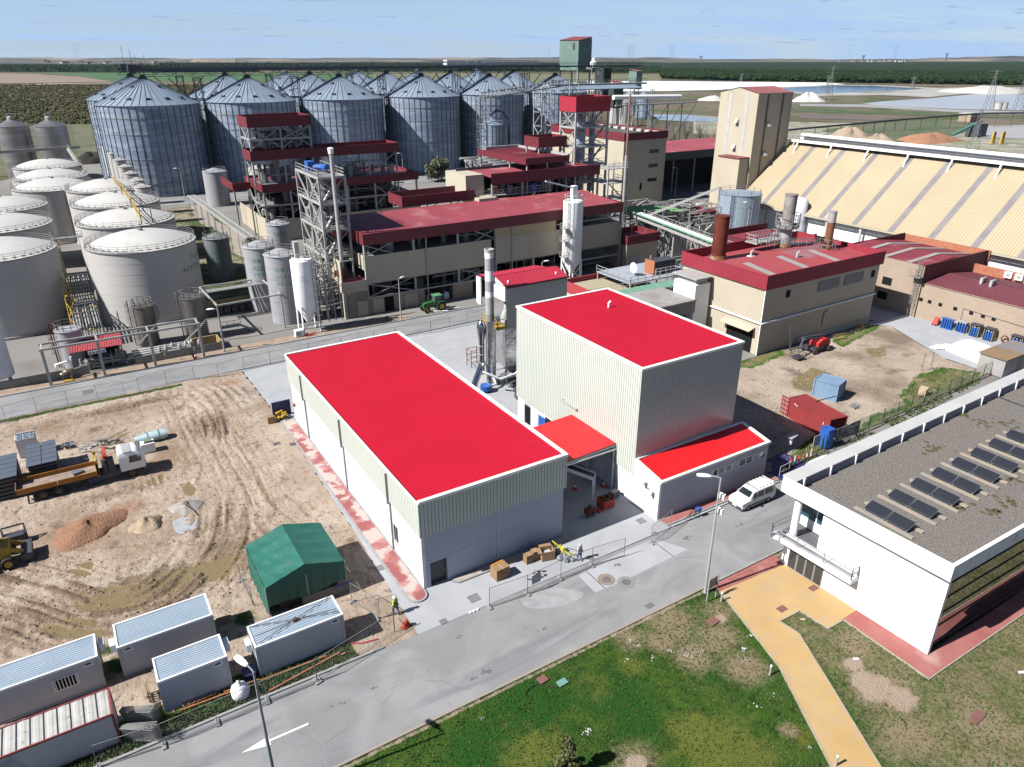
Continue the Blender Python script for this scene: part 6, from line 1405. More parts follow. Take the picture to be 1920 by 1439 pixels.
# ---- scaffold tower with stack in front of M
sx0,sx1,sy0,sy1=35.9,40.2,115.9,127.8
t=thing('white_equipment_tower','white open steel equipment tower with stairs and blue machine on top','steel tower',(sx0,sy0,0))
for x in (sx0,sx1):
 for y in (sy0,121.8,sy1):MB().box(x-.17,y-.17,0,x+.17,y+.17,22.6).build('column',M_STEEL,t)
lv=[5.2,9.6,14,18.3,22.4]
for i,z in enumerate(lv):
 MB().box(sx0,sy0,z,sx1,sy1,z+.1).build('floor',M_STEELD,t)
 b=MB().bar((sx0,sy0,z),(sx1,sy0,z),.35).bar((sx0,sy0,z),(sx0,sy1,z),.35).bar((sx1,sy0,z),(sx1,sy1,z),.35)
 b.rail([(sx0,sy1,z+.1),(sx0,sy0,z+.1),(sx1,sy0,z+.1),(sx1,sy1,z+.1)],1.1,1.6,.07)
 z0=0 if i==0 else lv[i-1]
 b.bar((sx0,sy0,z0),(sx0,121.8,z),.18).bar((sx0,121.8,z0),(sx0,sy0,z),.18).bar((sx0,121.8,z0),(sx0,sy1,z),.18)
 xbrace(b,sx0,sx1,sy0,z0,z,.12) if i % 2==0 else None
 b.bar((sx0+.6,sy0+1.2,z0),(sx1-.8,sy0+1.2,z),.7,.12);b.build('frame',M_STEEL,t)
MB().tube([(37,124,23.2),(38.8,122.5,23.2),(38.8,120,23.4)],.5,8).box(36.6,123.2,22.5,37.8,125,24.1).build('blue_machine',M_BLUE,t,smooth=40)
clutter(t,sx0+.6,sy0+1.5,sx1-.6,sy1-1,[(5.3,4),(9.7,4),(14.1,4),(18.4,3.6)],21,7)
MB().box(37.2,sy0-.25,13.0,38.9,sy0-.2,14.1).build('red_sign',pmat('sign_red',(.34,.05,.03)),t);MB().box(36.2,113.6,7.0,37.8,113.65,8.0).build('red_sign',pmat('sign_red',(.34,.05,.03)),t)
st=thing('white_exhaust_stack','slim white exhaust pipe with cap standing before the equipment tower','exhaust pipe',(37.9,114.6,0))
MB().tube([(37.9,114.6,8),(37.9,114.6,26.4)],.33,12).build('pipe',M_STEEL,st,smooth=50);MB().lathe(37.9,114.6,[(.42,26.2),(.48,27),(.3,27.1)],12).build('cap',M_WHITE,st,smooth=50)
MB().tube([(37.9,114.6,3.8),(37.9,114.6,8)],.36,12).build('rusty_base',M_RUST2,st,smooth=50)
b=MB()
for z in (9.6,14,18.3):b.bar((37.9,114.6,z),(37.9,116,z),.15)
b.build('clamp',M_STEEL,st)
t=thing('low_pipe_tangle','dense rack of silver pipes and yellow lines under the white equipment tower','pipework',(33,118,0))
b=MB();yb=MB();rr=random.Random(12)
for k in range(26):
 x,y,z=rr.uniform(31.5,40),rr.uniform(113.5,121),rr.uniform(.6,9.6);x2=x+rr.uniform(1.5,5)
 (yb if k % 9==0 else b).tube([(x,y,0 if k % 3 else z+2),(x,y,z),(min(x2,41),y,z),(min(x2,41),y,z+rr.uniform(-1,1.5))],rr.uniform(.06,.15),6)
for x in (31.8,34.4,37,39.6):
 for y in (114,118):b.bar((x,y,0),(x,y,9.4),.2)
for z in (3,6,9.2):
 b.bar((31.8,114,z),(39.6,114,z),.18).bar((31.8,118,z),(39.6,118,z),.18)
 for x in (31.8,34.4,37,39.6):b.bar((x,114,z),(x,118,z),.15)
b.build('pipe',M_STEEL,t,smooth=40,kind='stuff');yb.build('yellow_pipe',M_YEL,t,smooth=40)
t=thing('hose_loops','big curved delivery hoses hanging beside the white hopper silo','hose',(33,111,0))
b=MB()
for k in range(3):x=33.0+k*1.1;b.tube([(x-1.2,110.5,12.2),(x-.4,110.6,12.9),(x+.3,110.6,12.0),(x+.5,110.6,9),(x+.6,110.6,.6)],.09,6)
for z in (3.2,6):b.bar((33.2,110.6,z),(36.4,111.6,z),.1)
b.build('hose',M_STEEL,t,smooth=50)
# ---- silos and tanks along the back road
t=thing('white_hopper_silo','white hopper silo on legs with caged ladder at the back road','silo',(30.0,109.5,0))
wx,wy=29.95,109.6
MB().lathe(wx,wy,[(.35,1.6),(1.75,4.3),(1.75,11.6),(1.6,11.8),(.4,11.95)],32).build('shell',M_WHITE,t,smooth=35)
for (dx,dy) in ((-1.35,-1.35),(1.35,-1.35),(-1.35,1.35),(1.35,1.35)):MB().bar((wx+dx,wy+dy,0),(wx+dx*.95,wy+dy*.95,4.6),.2).build('leg',M_WHITE,t)
b=MB().bar((wx-1.35,wy-1.35,.6),(wx+1.35,wy-1.35,3.6),.12).bar((wx+1.35,wy-1.35,.6),(wx-1.35,wy-1.35,3.6),.12);b.build('brace',M_WHITE,t)
MB().ladder((wx+1.2,wy-1.5),.8,12,(.5,-.85),.55).build('ladder',M_STEEL,t)
MB().rail([(wx+1.55*math.cos(6.283*k/12),wy+1.55*math.sin(6.283*k/12),11.8) for k in range(12)],.95,3,.05,True).box(wx-.9,wy-.2,11.9,wx-.2,wy+.5,14.4).build('top_filter',M_TANKW,t)
MB().lathe(wx+.4,wy-.2,[(.42,11.9),(.42,12.2),(.2,12.3)],10).build('manhole',M_STEEL,t)
arc_text('CAL',wx,wy,1.75,9.1,.42,-118,M_STEELD,t);arc_text('SILO',wx,wy,1.75,8.5,.42,-120,M_STEELD,t)
t=thing('pump_box','small white pump box at the foot of the white hopper silo','pump box',(27.6,107.7,0));MB().box(27.1,107.5,0,28.4,108.4,1.1).build('cabinet',M_WHITE,t);MB().box(27.2,107.45,.3,27.9,107.49,.9).build('door',M_STEEL,t)
t=thing('red_hose_heap','red and white barrier tape heap by the white hopper silo','tape heap',(29.2,107.4,0));b=MB();rr=random.Random(2)
for _ in range(16):a=V(29.2+rr.uniform(-.9,.9),107.3+rr.uniform(-.3,.3),.06+rr.random()*.3);b.bar(a,a+V(rr.uniform(-.5,.5),rr.uniform(-.3,.3),rr.uniform(0,.25)),.09)
b.build('tape',pmat('tape_red',(.55,.04,.05)),t)
def gtank(x,y,r_,h,lab,words,angs,mat=M_TANKG,zt=None,sz=.95,grp='grey vegetable oil tanks'):
 t=smallsilo('lettered_tank',x,y,r_,h,lab,.3,8,mat,grp,'tank',False)
 b=MB()
 for k in range(1,6):b.ring(x,y,h*k/6,r_+.005,.03,36)
 b.build('weld_ring',M_STEELD,t)
 for k,(w_,a_) in enumerate(zip(words,angs)):arc_text(w_,x,y,r_,(zt or h-2.8)-k*sz*1.35,sz,a_,M_TEAL,t)
 return t
gtank(28.6,116.6,2.55,11.3,'grey tank with teal oil lettering just behind the white hopper silo',['D101/1','ACEITE','VEGETAL'],[-128,-130,-130],zt=8.9,sz=.85)
gtank(27.3,125.2,2.6,11.0,'grey tank with teal oil lettering left behind the first lettered tank',['D102','ACEITE','VEGETAL'],[-132,-134,-134],zt=8.6,sz=.85)
gtank(24.6,148.5,2.35,8.2,'grey tank with white lettering under the end of the inclined conveyor',['D201','MASTER','MEDIO'],[-128,-128,-126],pmat('dark_tank',(.22,.23,.24),(.18,.19,.2),.6),5.6,.9,None)
gtank(37.5,152,2.3,8.8,'grey tank with lettering before the cream wall of the left process building',['D202'],[-128],M_TANKG,6.6,.9,None)
t=thing('big_white_hopper_silo','tall white cement silo on legs in front of the process building','silo',(81.3,109.6,0))
wx,wy=81.2,109.4
MB().lathe(wx,wy,[(.4,2.0),(1.85,4.6),(1.85,15.6),(1.7,15.8),(.4,16.0)],32).build('shell',M_WHITE,t,smooth=35)
for (dx,dy) in ((-1.4,-1.4),(1.4,-1.4),(-1.4,1.4),(1.4,1.4)):MB().bar((wx+dx,wy+dy,0),(wx+dx*.95,wy+dy*.95,5),.22).build('leg',M_WHITE,t)
b=MB().bar((wx-1.4,wy-1.4,.6),(wx+1.4,wy-1.4,4),.12).bar((wx+1.4,wy-1.4,.6),(wx-1.4,wy-1.4,4),.12).bar((wx-1.4,wy-1.4,.6),(wx-1.4,wy+1.4,4),.12);b.build('brace',M_WHITE,t)
MB().ladder((wx-1.9,wy-.9),4,16.3,(-.8,-.6),.6).build('ladder',M_STEEL,t)
for z in (5.6,8.6,11):MB().box(wx-3.0,wy-1.6,z,wx-1.9,wy-.2,z+.06).rail([(wx-3.0,wy-.2,z),(wx-3.0,wy-1.6,z),(wx-1.9,wy-1.6,z)],1,.6,.05).build('side_platform',M_STEEL,t)
MB().rail([(wx+1.65*math.cos(6.283*k/12),wy+1.65*math.sin(6.283*k/12),15.8) for k in range(12)],.95,3,.05,True).box(wx-.1,wy,16,wx+.9,wy+.9,18.3).bar((wx+.3,wy,17.9),(wx-6.0,wy+.5,19.6),.25).build('top_filter',M_WHITE,t)
MB().tube([(wx+.9,wy,16.2),(wx+1.7,wy,17),(wx+2.05,wy,16.4),(wx+2.0,wy,.5)],.13,8).build('fill_pipe',M_WHITE,t,smooth=50)
b=MB();
b.add([(wx-2.2,wy-1.2,10.2),(wx-1.0,wy-2.1,10.2),(wx-.9,wy-2.0,9.3),(wx-2.1,wy-1.1,9.6),(wx-2.2,wy-1.2,10.4),(wx-1.0,wy-2.1,10.4),(wx-.9,wy-2.0,9.5),(wx-2.1,wy-1.1,9.8)],[(3,2,1,0),(4,5,6,7),(0,1,5,4),(1,2,6,5),(2,3,7,6),(3,0,4,7)]);b.build('deflector',M_STEEL,t)
# small brown tanks in the front bund
for (x,y,r_,h,lab,mt) in [(7.5,117.2,1.45,6.1,'brown steel tank with spiral stair before the nearest oil tank',M_BROWN),(14.3,115.8,1.6,6.7,'brown tank with light lid right of the spiral stair tank',M_BROWN),(-2.6,113.6,1.6,5.4,'pale grey tank with rusty ladder hoop before the pipe stairway',M_TANKG)]:
 t=smallsilo('service_tank',x,y,r_,h,lab,.12,8,mt,'service tanks by the back road','tank',False)
 MB().ladder((x-r_-.2,y-.3),0,h,(-1,-.2),.5).build('ladder',M_RUST if mt is M_TANKG else M_STEELD,t)
 b=MB().tube([(x-r_-.5,y,0),(x-r_-.5,y,h+1),(x-r_+.3,y-.2,h+1.2),(x-r_+.5,y-.2,h)],.09,6);b.build('vent_pipe',M_RUST if mt is M_TANKG else M_STEELD,t,smooth=50)
 if 'spiral' in lab:
  b=MB()
  for k in range(26):a=3.6+k*.13;b.obox((x+(r_+.35)*math.cos(a),y+(r_+.35)*math.sin(a),.3+k*.22),.7,.28,.05,a)
  b.build('spiral_step',M_STEELD,t,kind='stuff')
t=thing('white_gas_tank','white vertical tank on short legs cut by the left edge','tank',(-11.5,110,0))
MB().lathe(-11.6,110.6,[(.8,1.0),(1.9,1.4),(1.9,8.0),(1.2,8.8),(.3,9)],28).build('shell',M_WPANEL,t,smooth=40)
for (dx,dy) in ((-1.2,-1.2),(1.2,-1.2),(1.2,1.2)):MB().box(-11.7+dx,110.5+dy,0,-11.5+dx,110.7+dy,1.5).build('leg',M_STEEL,t)
# bund wall
t=thing('bund_wall','low stained concrete wall in front of the oil tanks','wall',(-12,108.6,0))
for (a,b) in [(-12.5,-8.3),(-8.2,-4.2),(-4.1,-1.2),(4.6,8.4),(8.5,12.4),(12.5,16.2)]:MB().box(a,108.7,0,b,108.95,1.15).build('wall_panel',pmat('stained_concrete',(.34,.33,.31),(.27,.26,.24),.8,c3=(.28,.16,.1),s3=1.2,lo3=.66,hi3=.8),t)
MB().box(16.2,108.7,0,16.45,112,1.3).box(12.5,112.2,0,16.2,112.45,1.2).build('wall_panel',pmat('ochre_wall',(.42,.28,.10),(.36,.27,.14),.8),t)
# portal frame along the road
t=thing('pipe_portal','long pale steel portal frame standing along the back road before the tanks','steel frame',(-6,106.9,0))
pxs=[-5.9,.5,6.9,13.4]
for x in pxs:MB().box(x-.17,106.75,0,x+.17,107.05,5.0).build('post',M_STEEL,t)
for y in (106.9,109.3):MB().box(pxs[0]-.3,y-.11,5.0,pxs[-1]+.3,y+.11,5.25).build('beam',M_STEEL,t)
for x in pxs:MB().box(x-.1,107.02,5.02,x+.1,109.18,5.22).build('tie',M_STEEL,t)
# red roof pump shelter
t=thing('pump_shelter','small shelter with coral red sheet roof and safety signs on its edge','shelter',(-1.5,109.2,0))
MB().corr((-3.1,109.6,3.1),(6.6,0,0),(.2,3.6,.7),(0,-.2,1),.3,.06,.05).build('roof',M_CORAL,t)
for (x,y,h) in ((-2.9,109.8,3.1),(3.3,109.8,3.1),(-2.7,113,3.7),(3.4,113,3.7)):MB().box(x-.09,y-.09,0,x+.09,y+.09,h).build('post',M_STEELD,t)
MB().box(-2.6,112.8,0,3.2,113,3.2).build('back_wall',pmat('interior_shade',(.05,.05,.048)),t)
sg=MB().box(-.9,109.5,2.45,1.3,109.55,2.95).build('sign_board',M_WHITE,t)
b=MB()
for k in range(3):x=-.75+k*.42;b.add([(x,109.49,2.56),(x+.3,109.49,2.56),(x+.15,109.49,2.86)],[(0,1,2)])
b.build('warning_triangle',M_DARKM,sg);b=MB()
for x in (.65,1.07):b.add([(x+.16*math.cos(6.283*i/12),109.49,2.7+.16*math.sin(6.283*i/12)) for i in range(12)],[tuple(range(12))])
b.build('mandatory_disc',M_BLUE,sg)
clutter(t,-2.4,110.2,3,112.6,[(0,1.7)],30,9)
t=thing('manifold_pipes','silver manifold pipes right of the pump shelter','pipework',(5,109.5,0))
b=MB()
for k in range(4):b.tube([(3.6+.3*k,109.5+.35*k,.2),(3.6+.3*k,109.5+.35*k,.9+.2*k),(11.5,109.5+.35*k,.9+.2*k),(12.2,109.8+.3*k,1.6)],.13,8)
b.build('pipe',M_STEEL,t,smooth=50);b=MB()
for k in range(7):b.lathe(8+k*.9,109.6+(k%3)*.3,[(.1,.9),(.22,1.2),(.22,1.6),(.1,1.9)],8)
b.build('valve',M_TANKW,t)
t=thing('white_manifold','white elbow pipes behind a small yellow stand at the road','pipework',(-4,108.4,0))
MB().tube([(-4.9,108.2,1.6),(-4.9,108.2,2.3),(-3.0,108.4,2.5),(-3,108.4,3)],.16,8).tube([(-4.6,107.9,.9),(-3.8,108,1.3)],.2,8).build('elbow_pipe',M_WHITE,t,smooth=50)
b=MB()
for (dx,dy) in ((0,0),(1.1,0),(0,.7),(1.1,.7)):b.bar((-4.4+dx,107.1+dy,0),(-4.4+dx,107.1+dy,1.5),.07)
b.bar((-4.4,107.1,1.5),(-3.3,107.1,1.5),.07).bar((-4.4,107.8,1.5),(-3.3,107.8,1.5),.07).bar((-3.9,107.4,1.5),(-3.9,107.4,2.4),.07).box(-4.4,107.1,.05,-3.3,107.8,.15);b.build('yellow_stand',M_YEL,t)
def cone(x,y,lab):
 t_=thing('traffic_cone',lab,'cone',(x,y,.05),'traffic cones');MB().lathe(x,y,[(.19,.09),(.04,.75)],14).build('cone_body',pmat('cone_orange',(.75,.06,.03)),t_,smooth=50);MB().box(x-.24,y-.24,.05,x+.24,y+.24,.09).build('base',pmat('cone_orange',(.75,.06,.03)),t_);MB().lathe(x,y,[(.135,.36),(.095,.52)],14).build('white_band',M_WHITE,t_)
g=G(135,711);cone(g.x,g.y,'orange cone by the yellow stand at the back road');g=G(367,672);cone(g.x,g.y,'orange cone near the last portal post at the back road')
# conveyors and pipe racks between tanks and plant
def incl(name,p1,p2,lab,w=1.3,n=8,mat=M_STEEL):
 t_=thing(name,lab,'conveyor',tuple(p2));b=MB();s_=V(0,0,1).cross((p2-p1).normalized()).normalized()*w/2
 for k in (-1,1):b.bar(p1+s_*k,p2+s_*k,.16,.4)
 b.build('side_beam',mat,t_);c_=MB()
 for k in range(40):q=p1.lerp(p2,k/39);c_.bar(q-s_,q+s_,.1)
 for k in (-.6,0,.6):c_.bar(p1+s_*k+V(0,0,.1),p2+s_*k+V(0,0,.1),.12)
 c_.build('roller',mat,t_,kind='stuff')
 for k in range(n+1):
  q=p1.lerp(p2,k/n)
  for j in (-1,1):MB().bar(q+s_*j,V(q.x+s_.x*j,q.y+s_.y*j,0),.09).build('leg',mat,t_)
 return t_
incl('inclined_pipe_bridge',G(358,367,7.5),G(470,447,7.5),'long pale pipe bridge on many legs left of the left process building',1.5,8)
incl('inclined_conveyor',G(1195,412,7),G(1350,352,15),'inclined white pipe conveyor rising towards the cream tower',1.4,3)
t=thing('yard_gantry','open rectangular pipe frame over the yard with barrels','steel frame',(17,118,0))
pts=[(17.2,112.5),(27.0,113.2),(26.6,124),(16.8,124)]
for (x,y) in pts:MB().bar((x,y,0),(x,y,5.6),.2).build('post',M_STEEL,t)
for a,b in zip(pts,pts[1:]+pts[:1]):MB().bar((a[0],a[1],5.6),(b[0],b[1],5.6),.22).build('beam',M_STEEL,t)
b=MB()
for k in range(5):b.tube([(16.5,122.4+k*.35,5.0),(27,122.8+k*.35,5.0)],.13,6)
b.build('pipe',M_STEEL,t,smooth=50)
t=thing('yard_back_wall','ochre concrete wall behind the row of dark drums','wall',(17,126.5,0));MB().box(17.5,126.6,0,26,126.9,2.2).build('wall_panel',pmat('ochre_wall',(.42,.28,.10)),t)
for k in range(6):
 x=18.2+k*1.25;t=thing('dark_drum_tote','dark caged tote in the row before the ochre wall, %s from the left' % ['first','second','third','fourth','fifth','sixth'][k],'tote',(x,125.6,0),'dark totes in a row')
 MB().box(x-.5,125.1,.15,x+.5,126.1,1.15).lathe(x,125.6,[(.2,1.15),(.2,1.25)],8).build('tank',pmat('tote_dark',(.03,.035,.045),rough=.4),t);MB().box(x-.52,125.08,0,x+.52,126.12,.14).build('pallet',M_DARKM,t)
t=thing('steel_stair','short dark steel stair with landing in the shaded yard','stairs',(19,115,0));b=MB().box(17.5,114.2,1.2,20.5,115.4,1.3).rail([(17.5,114.2,1.3),(20.5,114.2,1.3)],1,1,.06)
for k in range(6):b.box(20.5+k*.3,114.2,1.1-k*.19,20.8+k*.3,115.4,1.16-k*.19)
b.build('landing',M_STEELD,t)
# ---- stack building
t=thing('stack_building','cream ribbed boiler building with maroon parapet and coral roof carrying stacks','boiler building',(82.3,64.9,0))
kx0,kx1,ky0,ky1=82.4,109.1,64.9,81.2
m_=clad(MB(),kx0,ky0,kx1,ky1,.0,10.0,.45,.03,-.03,'SNE');m_.box(kx0+.06,ky0+.06,0,kx1-.06,ky1-.06,9.9)
m_.build('wall',M_PCREAM,t)
dy0,dy1=66.0,71.0
clad(MB(),kx0,dy1,kx0+.05,ky1,0,10,.45,.03,-.03,'W').build('wall',M_PCREAM,t);clad(MB(),kx0,ky0,kx0+.05,dy1,3.8,10,.45,.03,-.03,'W').build('wall',M_PCREAM,t);clad(MB(),kx0,ky0,kx0+.05,dy0,0,3.8,.45,.03,-.03,'W').build('wall',M_PCREAM,t)
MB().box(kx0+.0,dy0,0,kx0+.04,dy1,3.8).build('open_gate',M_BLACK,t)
MB().add([(kx0,dy0-.3,4.0),(kx0,dy1+.5,4.0),(kx0-1.3,dy1+.5,3.6),(kx0-1.3,dy0-.3,3.6),(kx0,dy0-.3,4.1),(kx0,dy1+.5,4.1),(kx0-1.3,dy1+.5,3.7),(kx0-1.3,dy0-.3,3.7)],[(3,2,1,0),(4,5,6,7),(0,1,5,4),(1,2,6,5),(2,3,7,6),(3,0,4,7)]).build('gate_canopy',M_PCREAM,t)
fascia(t,kx0-.3,ky0-.3,kx1+.4,ky1+.3,9.95,12.0,pmat('parapet_maroon',(.36,.02,.045),(.32,.02,.04),.3))
rx=(ky0+ky1)/2
for (ya,yb,za,zb) in ((ky0,rx,10.6,11.5),(rx,ky1,11.5,10.6)):MB().add([(kx0,ya,za),(kx1+.2,ya,za),(kx1+.2,yb,zb),(kx0,yb,zb)],[(0,1,2,3)]).build('roof',M_CORAL,t)
b=MB()
for (x) in (86,93.5,101):b.add([(x,ky0+.2,10.66),(x+1.4,ky0+.2,10.66),(x+1.4,rx-.3,11.49),(x,rx-.3,11.49)],[(0,1,2,3)])
b.build('roof_light_strip',pmat('rooflight',(.42,.36,.34),(.36,.32,.31),1),t)
lv_=pmat('louvre_grey',(.40,.41,.39),rough=.5)
for (a,b_) in ((94.2,99.2),(100.4,105.2)):
 f_=MB().box(a,ky0-.06,7.7,b_,ky0-.03,9.3).build('louvre',M_STEELD,t);s_=MB()
 for k in range(9):s_.box(a+.08,ky0-.14,7.78+k*.17,b_-.08,ky0-.061,7.86+k*.17)
 s_.build('slat',lv_,f_,kind='stuff')
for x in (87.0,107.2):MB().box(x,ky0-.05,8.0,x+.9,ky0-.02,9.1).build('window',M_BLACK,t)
MB().tube([(kx0-.15,ky0-.2,4.9),(kx1,ky0-.2,5.1)],.14,8).tube([(kx0-.15,ky0-.2,4.9),(kx0-.15,ky1-4,4.9)],.14,8).tube([(kx0-.1,ky0-.1,0),(kx0-.1,ky0-.1,10)],.09,6).build('wall_pipe',M_WHITE,t,smooth=50)
MB().box(kx1-18,ky0-.12,0,kx1,ky0-.07,1.0).build('plinth',M_TANKG,t)
def stack(px,ty,by,r_,z0,lab,mats):
 g=G(px,by,z0);s_=thing('boiler_stack',lab,'chimney',(g.x,g.y,z0),'stacks on the boiler building')
 H_=0;
 lo,hi=z0,39
 for _ in range(50):
  m=(lo+hi)/2;q=Vector((g.x,g.y,m-H));yy=CY-F*q.dot(UP)/q.dot(FW)
  if yy>ty:lo=m
  else:hi=m
 zt_=round(lo,1);n_=len(mats)
 for i,(f0,f1,mt) in enumerate(mats):
  MB().lathe(g.x,g.y,[(r_,z0+(zt_-z0)*f0),(r_,z0+(zt_-z0)*f1)],24).build('stack_section',mt,s_,smooth=40)
 MB().lathe(g.x,g.y,[(r_+.06,zt_-.15),(r_+.06,zt_),(r_-.08,zt_),(r_-.08,zt_-.6)],24).build('rim',mats[-1][2],s_,smooth=40)
 MB().lathe(g.x,g.y,[(r_+.25,z0-.1),(r_+.1,z0+.5)],20).build('base_collar',M_RUST2,s_,smooth=40)
 return g,zt_,s_
stack(1346,404,484,1.12,11.2,'dark rusty red stack, leftmost on the boiler building',[(0,1,M_RUST)])
g,z_,s_=stack(1470,364,461,.98,11.3,'tall grey stack with cage platform, middle one on the boiler building',[(0,.45,M_TANKG),(.45,1,pmat('stained_grey',(.38,.36,.34),(.25,.22,.2),.8,c3=(.3,.2,.14),s3=1.5,lo3=.6,hi3=.7))])
b=MB()
for k in range(12):a=6.283*k/12;b.bar((g.x+1.9*math.cos(a),g.y+1.9*math.sin(a),14.6),(g.x+1.9*math.cos(a),g.y+1.9*math.sin(a),16.6),.08)
b.ring(g.x,g.y,15.4,1.9,.08,12);b.ring(g.x,g.y,16.6,1.9,.08,12);b.ring(g.x,g.y,14.6,1.6,.5,12);b.ladder((g.x+2.2,g.y),11.3,15,(1,0),.6);b.build('cage_platform',M_STEELD,s_)
g,z_,s_=stack(1550,396,468,.62,11.2,'slim orange rusty stack with pale tip, rightmost on the boiler building',[(0,.72,M_RUST2),(.72,1,M_TANKG)])
b=MB().ring(g.x,g.y,12.1,1.3,.1,12);b.ring(g.x,g.y,13.0,1.3,.07,12)
for k in range(10):a=6.283*k/10;b.bar((g.x+1.3*math.cos(a),g.y+1.3*math.sin(a),11.4),(g.x+1.3*math.cos(a),g.y+1.3*math.sin(a),13.0),.07)
b.rail([(g.x-1.3,g.y,12.1),(g.x-10,g.y+4,12.1)],1,1.2,.07).rail([(g.x-1.3,g.y+1,12.1),(g.x-10,g.y+5,12.1)],1,1.2,.07);b.build('access_bridge',M_STEELD,s_)
for (px,py,lab) in [(1408,481,'white roof vent on the coral roof between the stacks'),(1494,484,'small dark roof vent on the coral roof')]:
 g=G(px,py,11.2);t=thing('roof_vent',lab,'roof vent',(g.x,g.y,11.2),'roof vents');MB().box(g.x-.5,g.y-.4,11.0,g.x+.5,g.y+.4,11.3).build('base',M_WHITE if 'white' in lab else M_STEELD,t);MB().tube([(g.x,g.y,11.2),(g.x,g.y,12.0),(g.x+.4,g.y,12.1)],.2,8).build('pipe',M_STEEL,t,smooth=50)
t=thing('roof_platform','pale railed platform on the rear of the boiler building','platform',(97,82,12));b=MB()
g=G(1435,444,13);b.box(g.x-3,g.y-1,12.2,g.x+3.5,g.y+1.5,12.4).rail([(g.x-3,g.y-1,12.4),(g.x+3.5,g.y-1,12.4),(g.x+3.5,g.y+1.5,12.4),(g.x-3,g.y+1.5,12.4)],1.2,.8,.08,True);b.build('deck',M_STEEL,t)
# white plant room attached left
t=thing('white_plant_room','white box shaped plant room with slatted top on the left of the boiler building','plant room',(78.6,76,0))
q0_,q1_=78.9,82.0
MB().box(q0_,74.8,0,q1_,79.4,8.6).build('wall',M_WHITE,t);MB().box(q0_-.2,74.6,9.4,q1_+.1,79.8,9.6).box(q0_+.4,75.2,8.6,q1_-.3,79.0,9.4).build('roof_cap',M_STEEL,t)
t=thing('grey_office_block','flat roofed grey block with a pale company sign','office block',(70,74,0))
MB().box(66.2,74.6,4.4,79.0,82.0,6.2).build('upper_storey',pmat('grey_block',(.22,.22,.23),(.25,.25,.26),.4),t);MB().box(66.0,74.4,6.21,79.0,82.2,6.5).build('roof_slab',pmat('pale_flat_roof',(.40,.39,.37),(.30,.28,.27),.3,c3=(.3,.15,.14),s3=.8,lo3=.62,hi3=.72),t)
MB().box(66.2,76.2,0,78.8,82,4.4).build('lower_storey',pmat('dark_block',(.14,.14,.15)),t)
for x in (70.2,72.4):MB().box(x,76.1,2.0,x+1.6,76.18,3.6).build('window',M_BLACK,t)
MB().box(74.4,76.0,0,78.6,76.18,2.0).build('brick_base',M_OBRICK,t)
MB().box(74.6,75.6,2.2,76.4,75.9,4.2).build('vent_unit',M_BLACK,t)
sg=MB().box(69.2,74.54,4.75,73.2,74.6,5.95).build('company_sign',pmat('sign_cream',(.42,.40,.37)),t)
text('EUROMANO',.62,(70.25,74.53,5.1),(R(90),0,0),M_DARKM,sg,'lettering');b=MB().ring(0,0,0,.3,.08,14)
o=b.build('round_logo',M_DARKM,sg);o.rotation_euler=(R(90),0,0);o.location=(69.75-70,74.52-74,5.35)
# green pipe deck
t=thing('green_pipe_deck','low deck of pale green and white pipes behind the tall hall','pipework',(66,84,0))
b=MB();c_=MB();rr=random.Random(8)
p1,p2=G(1105,562,4.5),G(1310,522,7)
s_=V(0,0,1).cross((p2-p1).normalized())
for k in range(6):b.tube([p1+s_*(k*.5-1.2),p2+s_*(k*.5-1.2)],.13,6)
for k in range(9):q=p1.lerp(p2,k/8);c_.bar(q+s_*-1.6,q+s_*1.6,.14).bar(q+s_*-1.6,V(q.x+s_.x*-1.6,q.y+s_.y*-1.6,0),.14)
c_.rail([p1+s_*1.7,p2+s_*1.7],1,2,.06)
b.build('green_pipe',M_GPIPE,t,smooth=50);c_.build('rack',M_STEEL,t,kind='stuff')
b=MB()
for k in range(60):
 q=p1.lerp(p2,rr.random())-s_*rr.uniform(-1.8,5.5)*-1;z=rr.uniform(2,5.2);b.tube([(q.x,q.y,z),(q.x+rr.uniform(-2,2),q.y+rr.uniform(-.6,.6),z),(q.x+rr.uniform(-2,2),q.y,z+rr.uniform(-.8,.8))],rr.uniform(.05,.12),5)
b.build('small_pipe',M_STEEL,t,smooth=40,kind='stuff')
# roof deck with dish
t=thing('red_parapet_annex','low annex with coral red parapet and tan flat roof behind the tall hall','annex',(72,96,0))
ax0,ax1,ay0,ay1=71.2,78.5,86.5,97.8
MB().box(ax0,ay0,0,ax1,ay1,3.2).build('wall',M_PCREAM,t);fascia(t,ax0-.2,ay0-.2,ax1+6,ay1+.2,3.2,5.0,pmat('coral_parapet',(.50,.05,.06),(.45,.05,.06),.4),sides='WNS');MB().box(ax0+.3,ay0+.1,4.0,ax1+5.8,ay1-.2,4.2).build('roof',pmat('tan_roof',(.48,.42,.28),(.44,.38,.26),.5),t)
t=thing('roof_service_deck','pale blue grey service deck with railings, dish and orange cooling unit','service deck',(80,92,5.2))
d0,d1,e0,e1=78.0,92.5,88.5,97.6
MB().box(d0,e0,5.4,d1,e1,5.6).build('deck',pmat('deck_blue',(.42,.46,.52),(.36,.4,.46),.5),t);MB().rail([(d0,e1,5.6),(d0,e0,5.6),(d1,e0,5.6)],1.1,1.5,.07).build('railing',M_STEEL,t)
for (x,y) in ((d0+.2,e0+.2),(d0+.2,e1-.2),(84,e0+.2),(d1-.2,e0+.2)):MB().box(x-.1,y-.1,0,x+.1,y+.1,5.4).build('leg',M_STEEL,t)
dish=thing('satellite_dish','white satellite dish standing on the pale service deck','satellite dish',(82,92,5.6));b=MB();n_=18
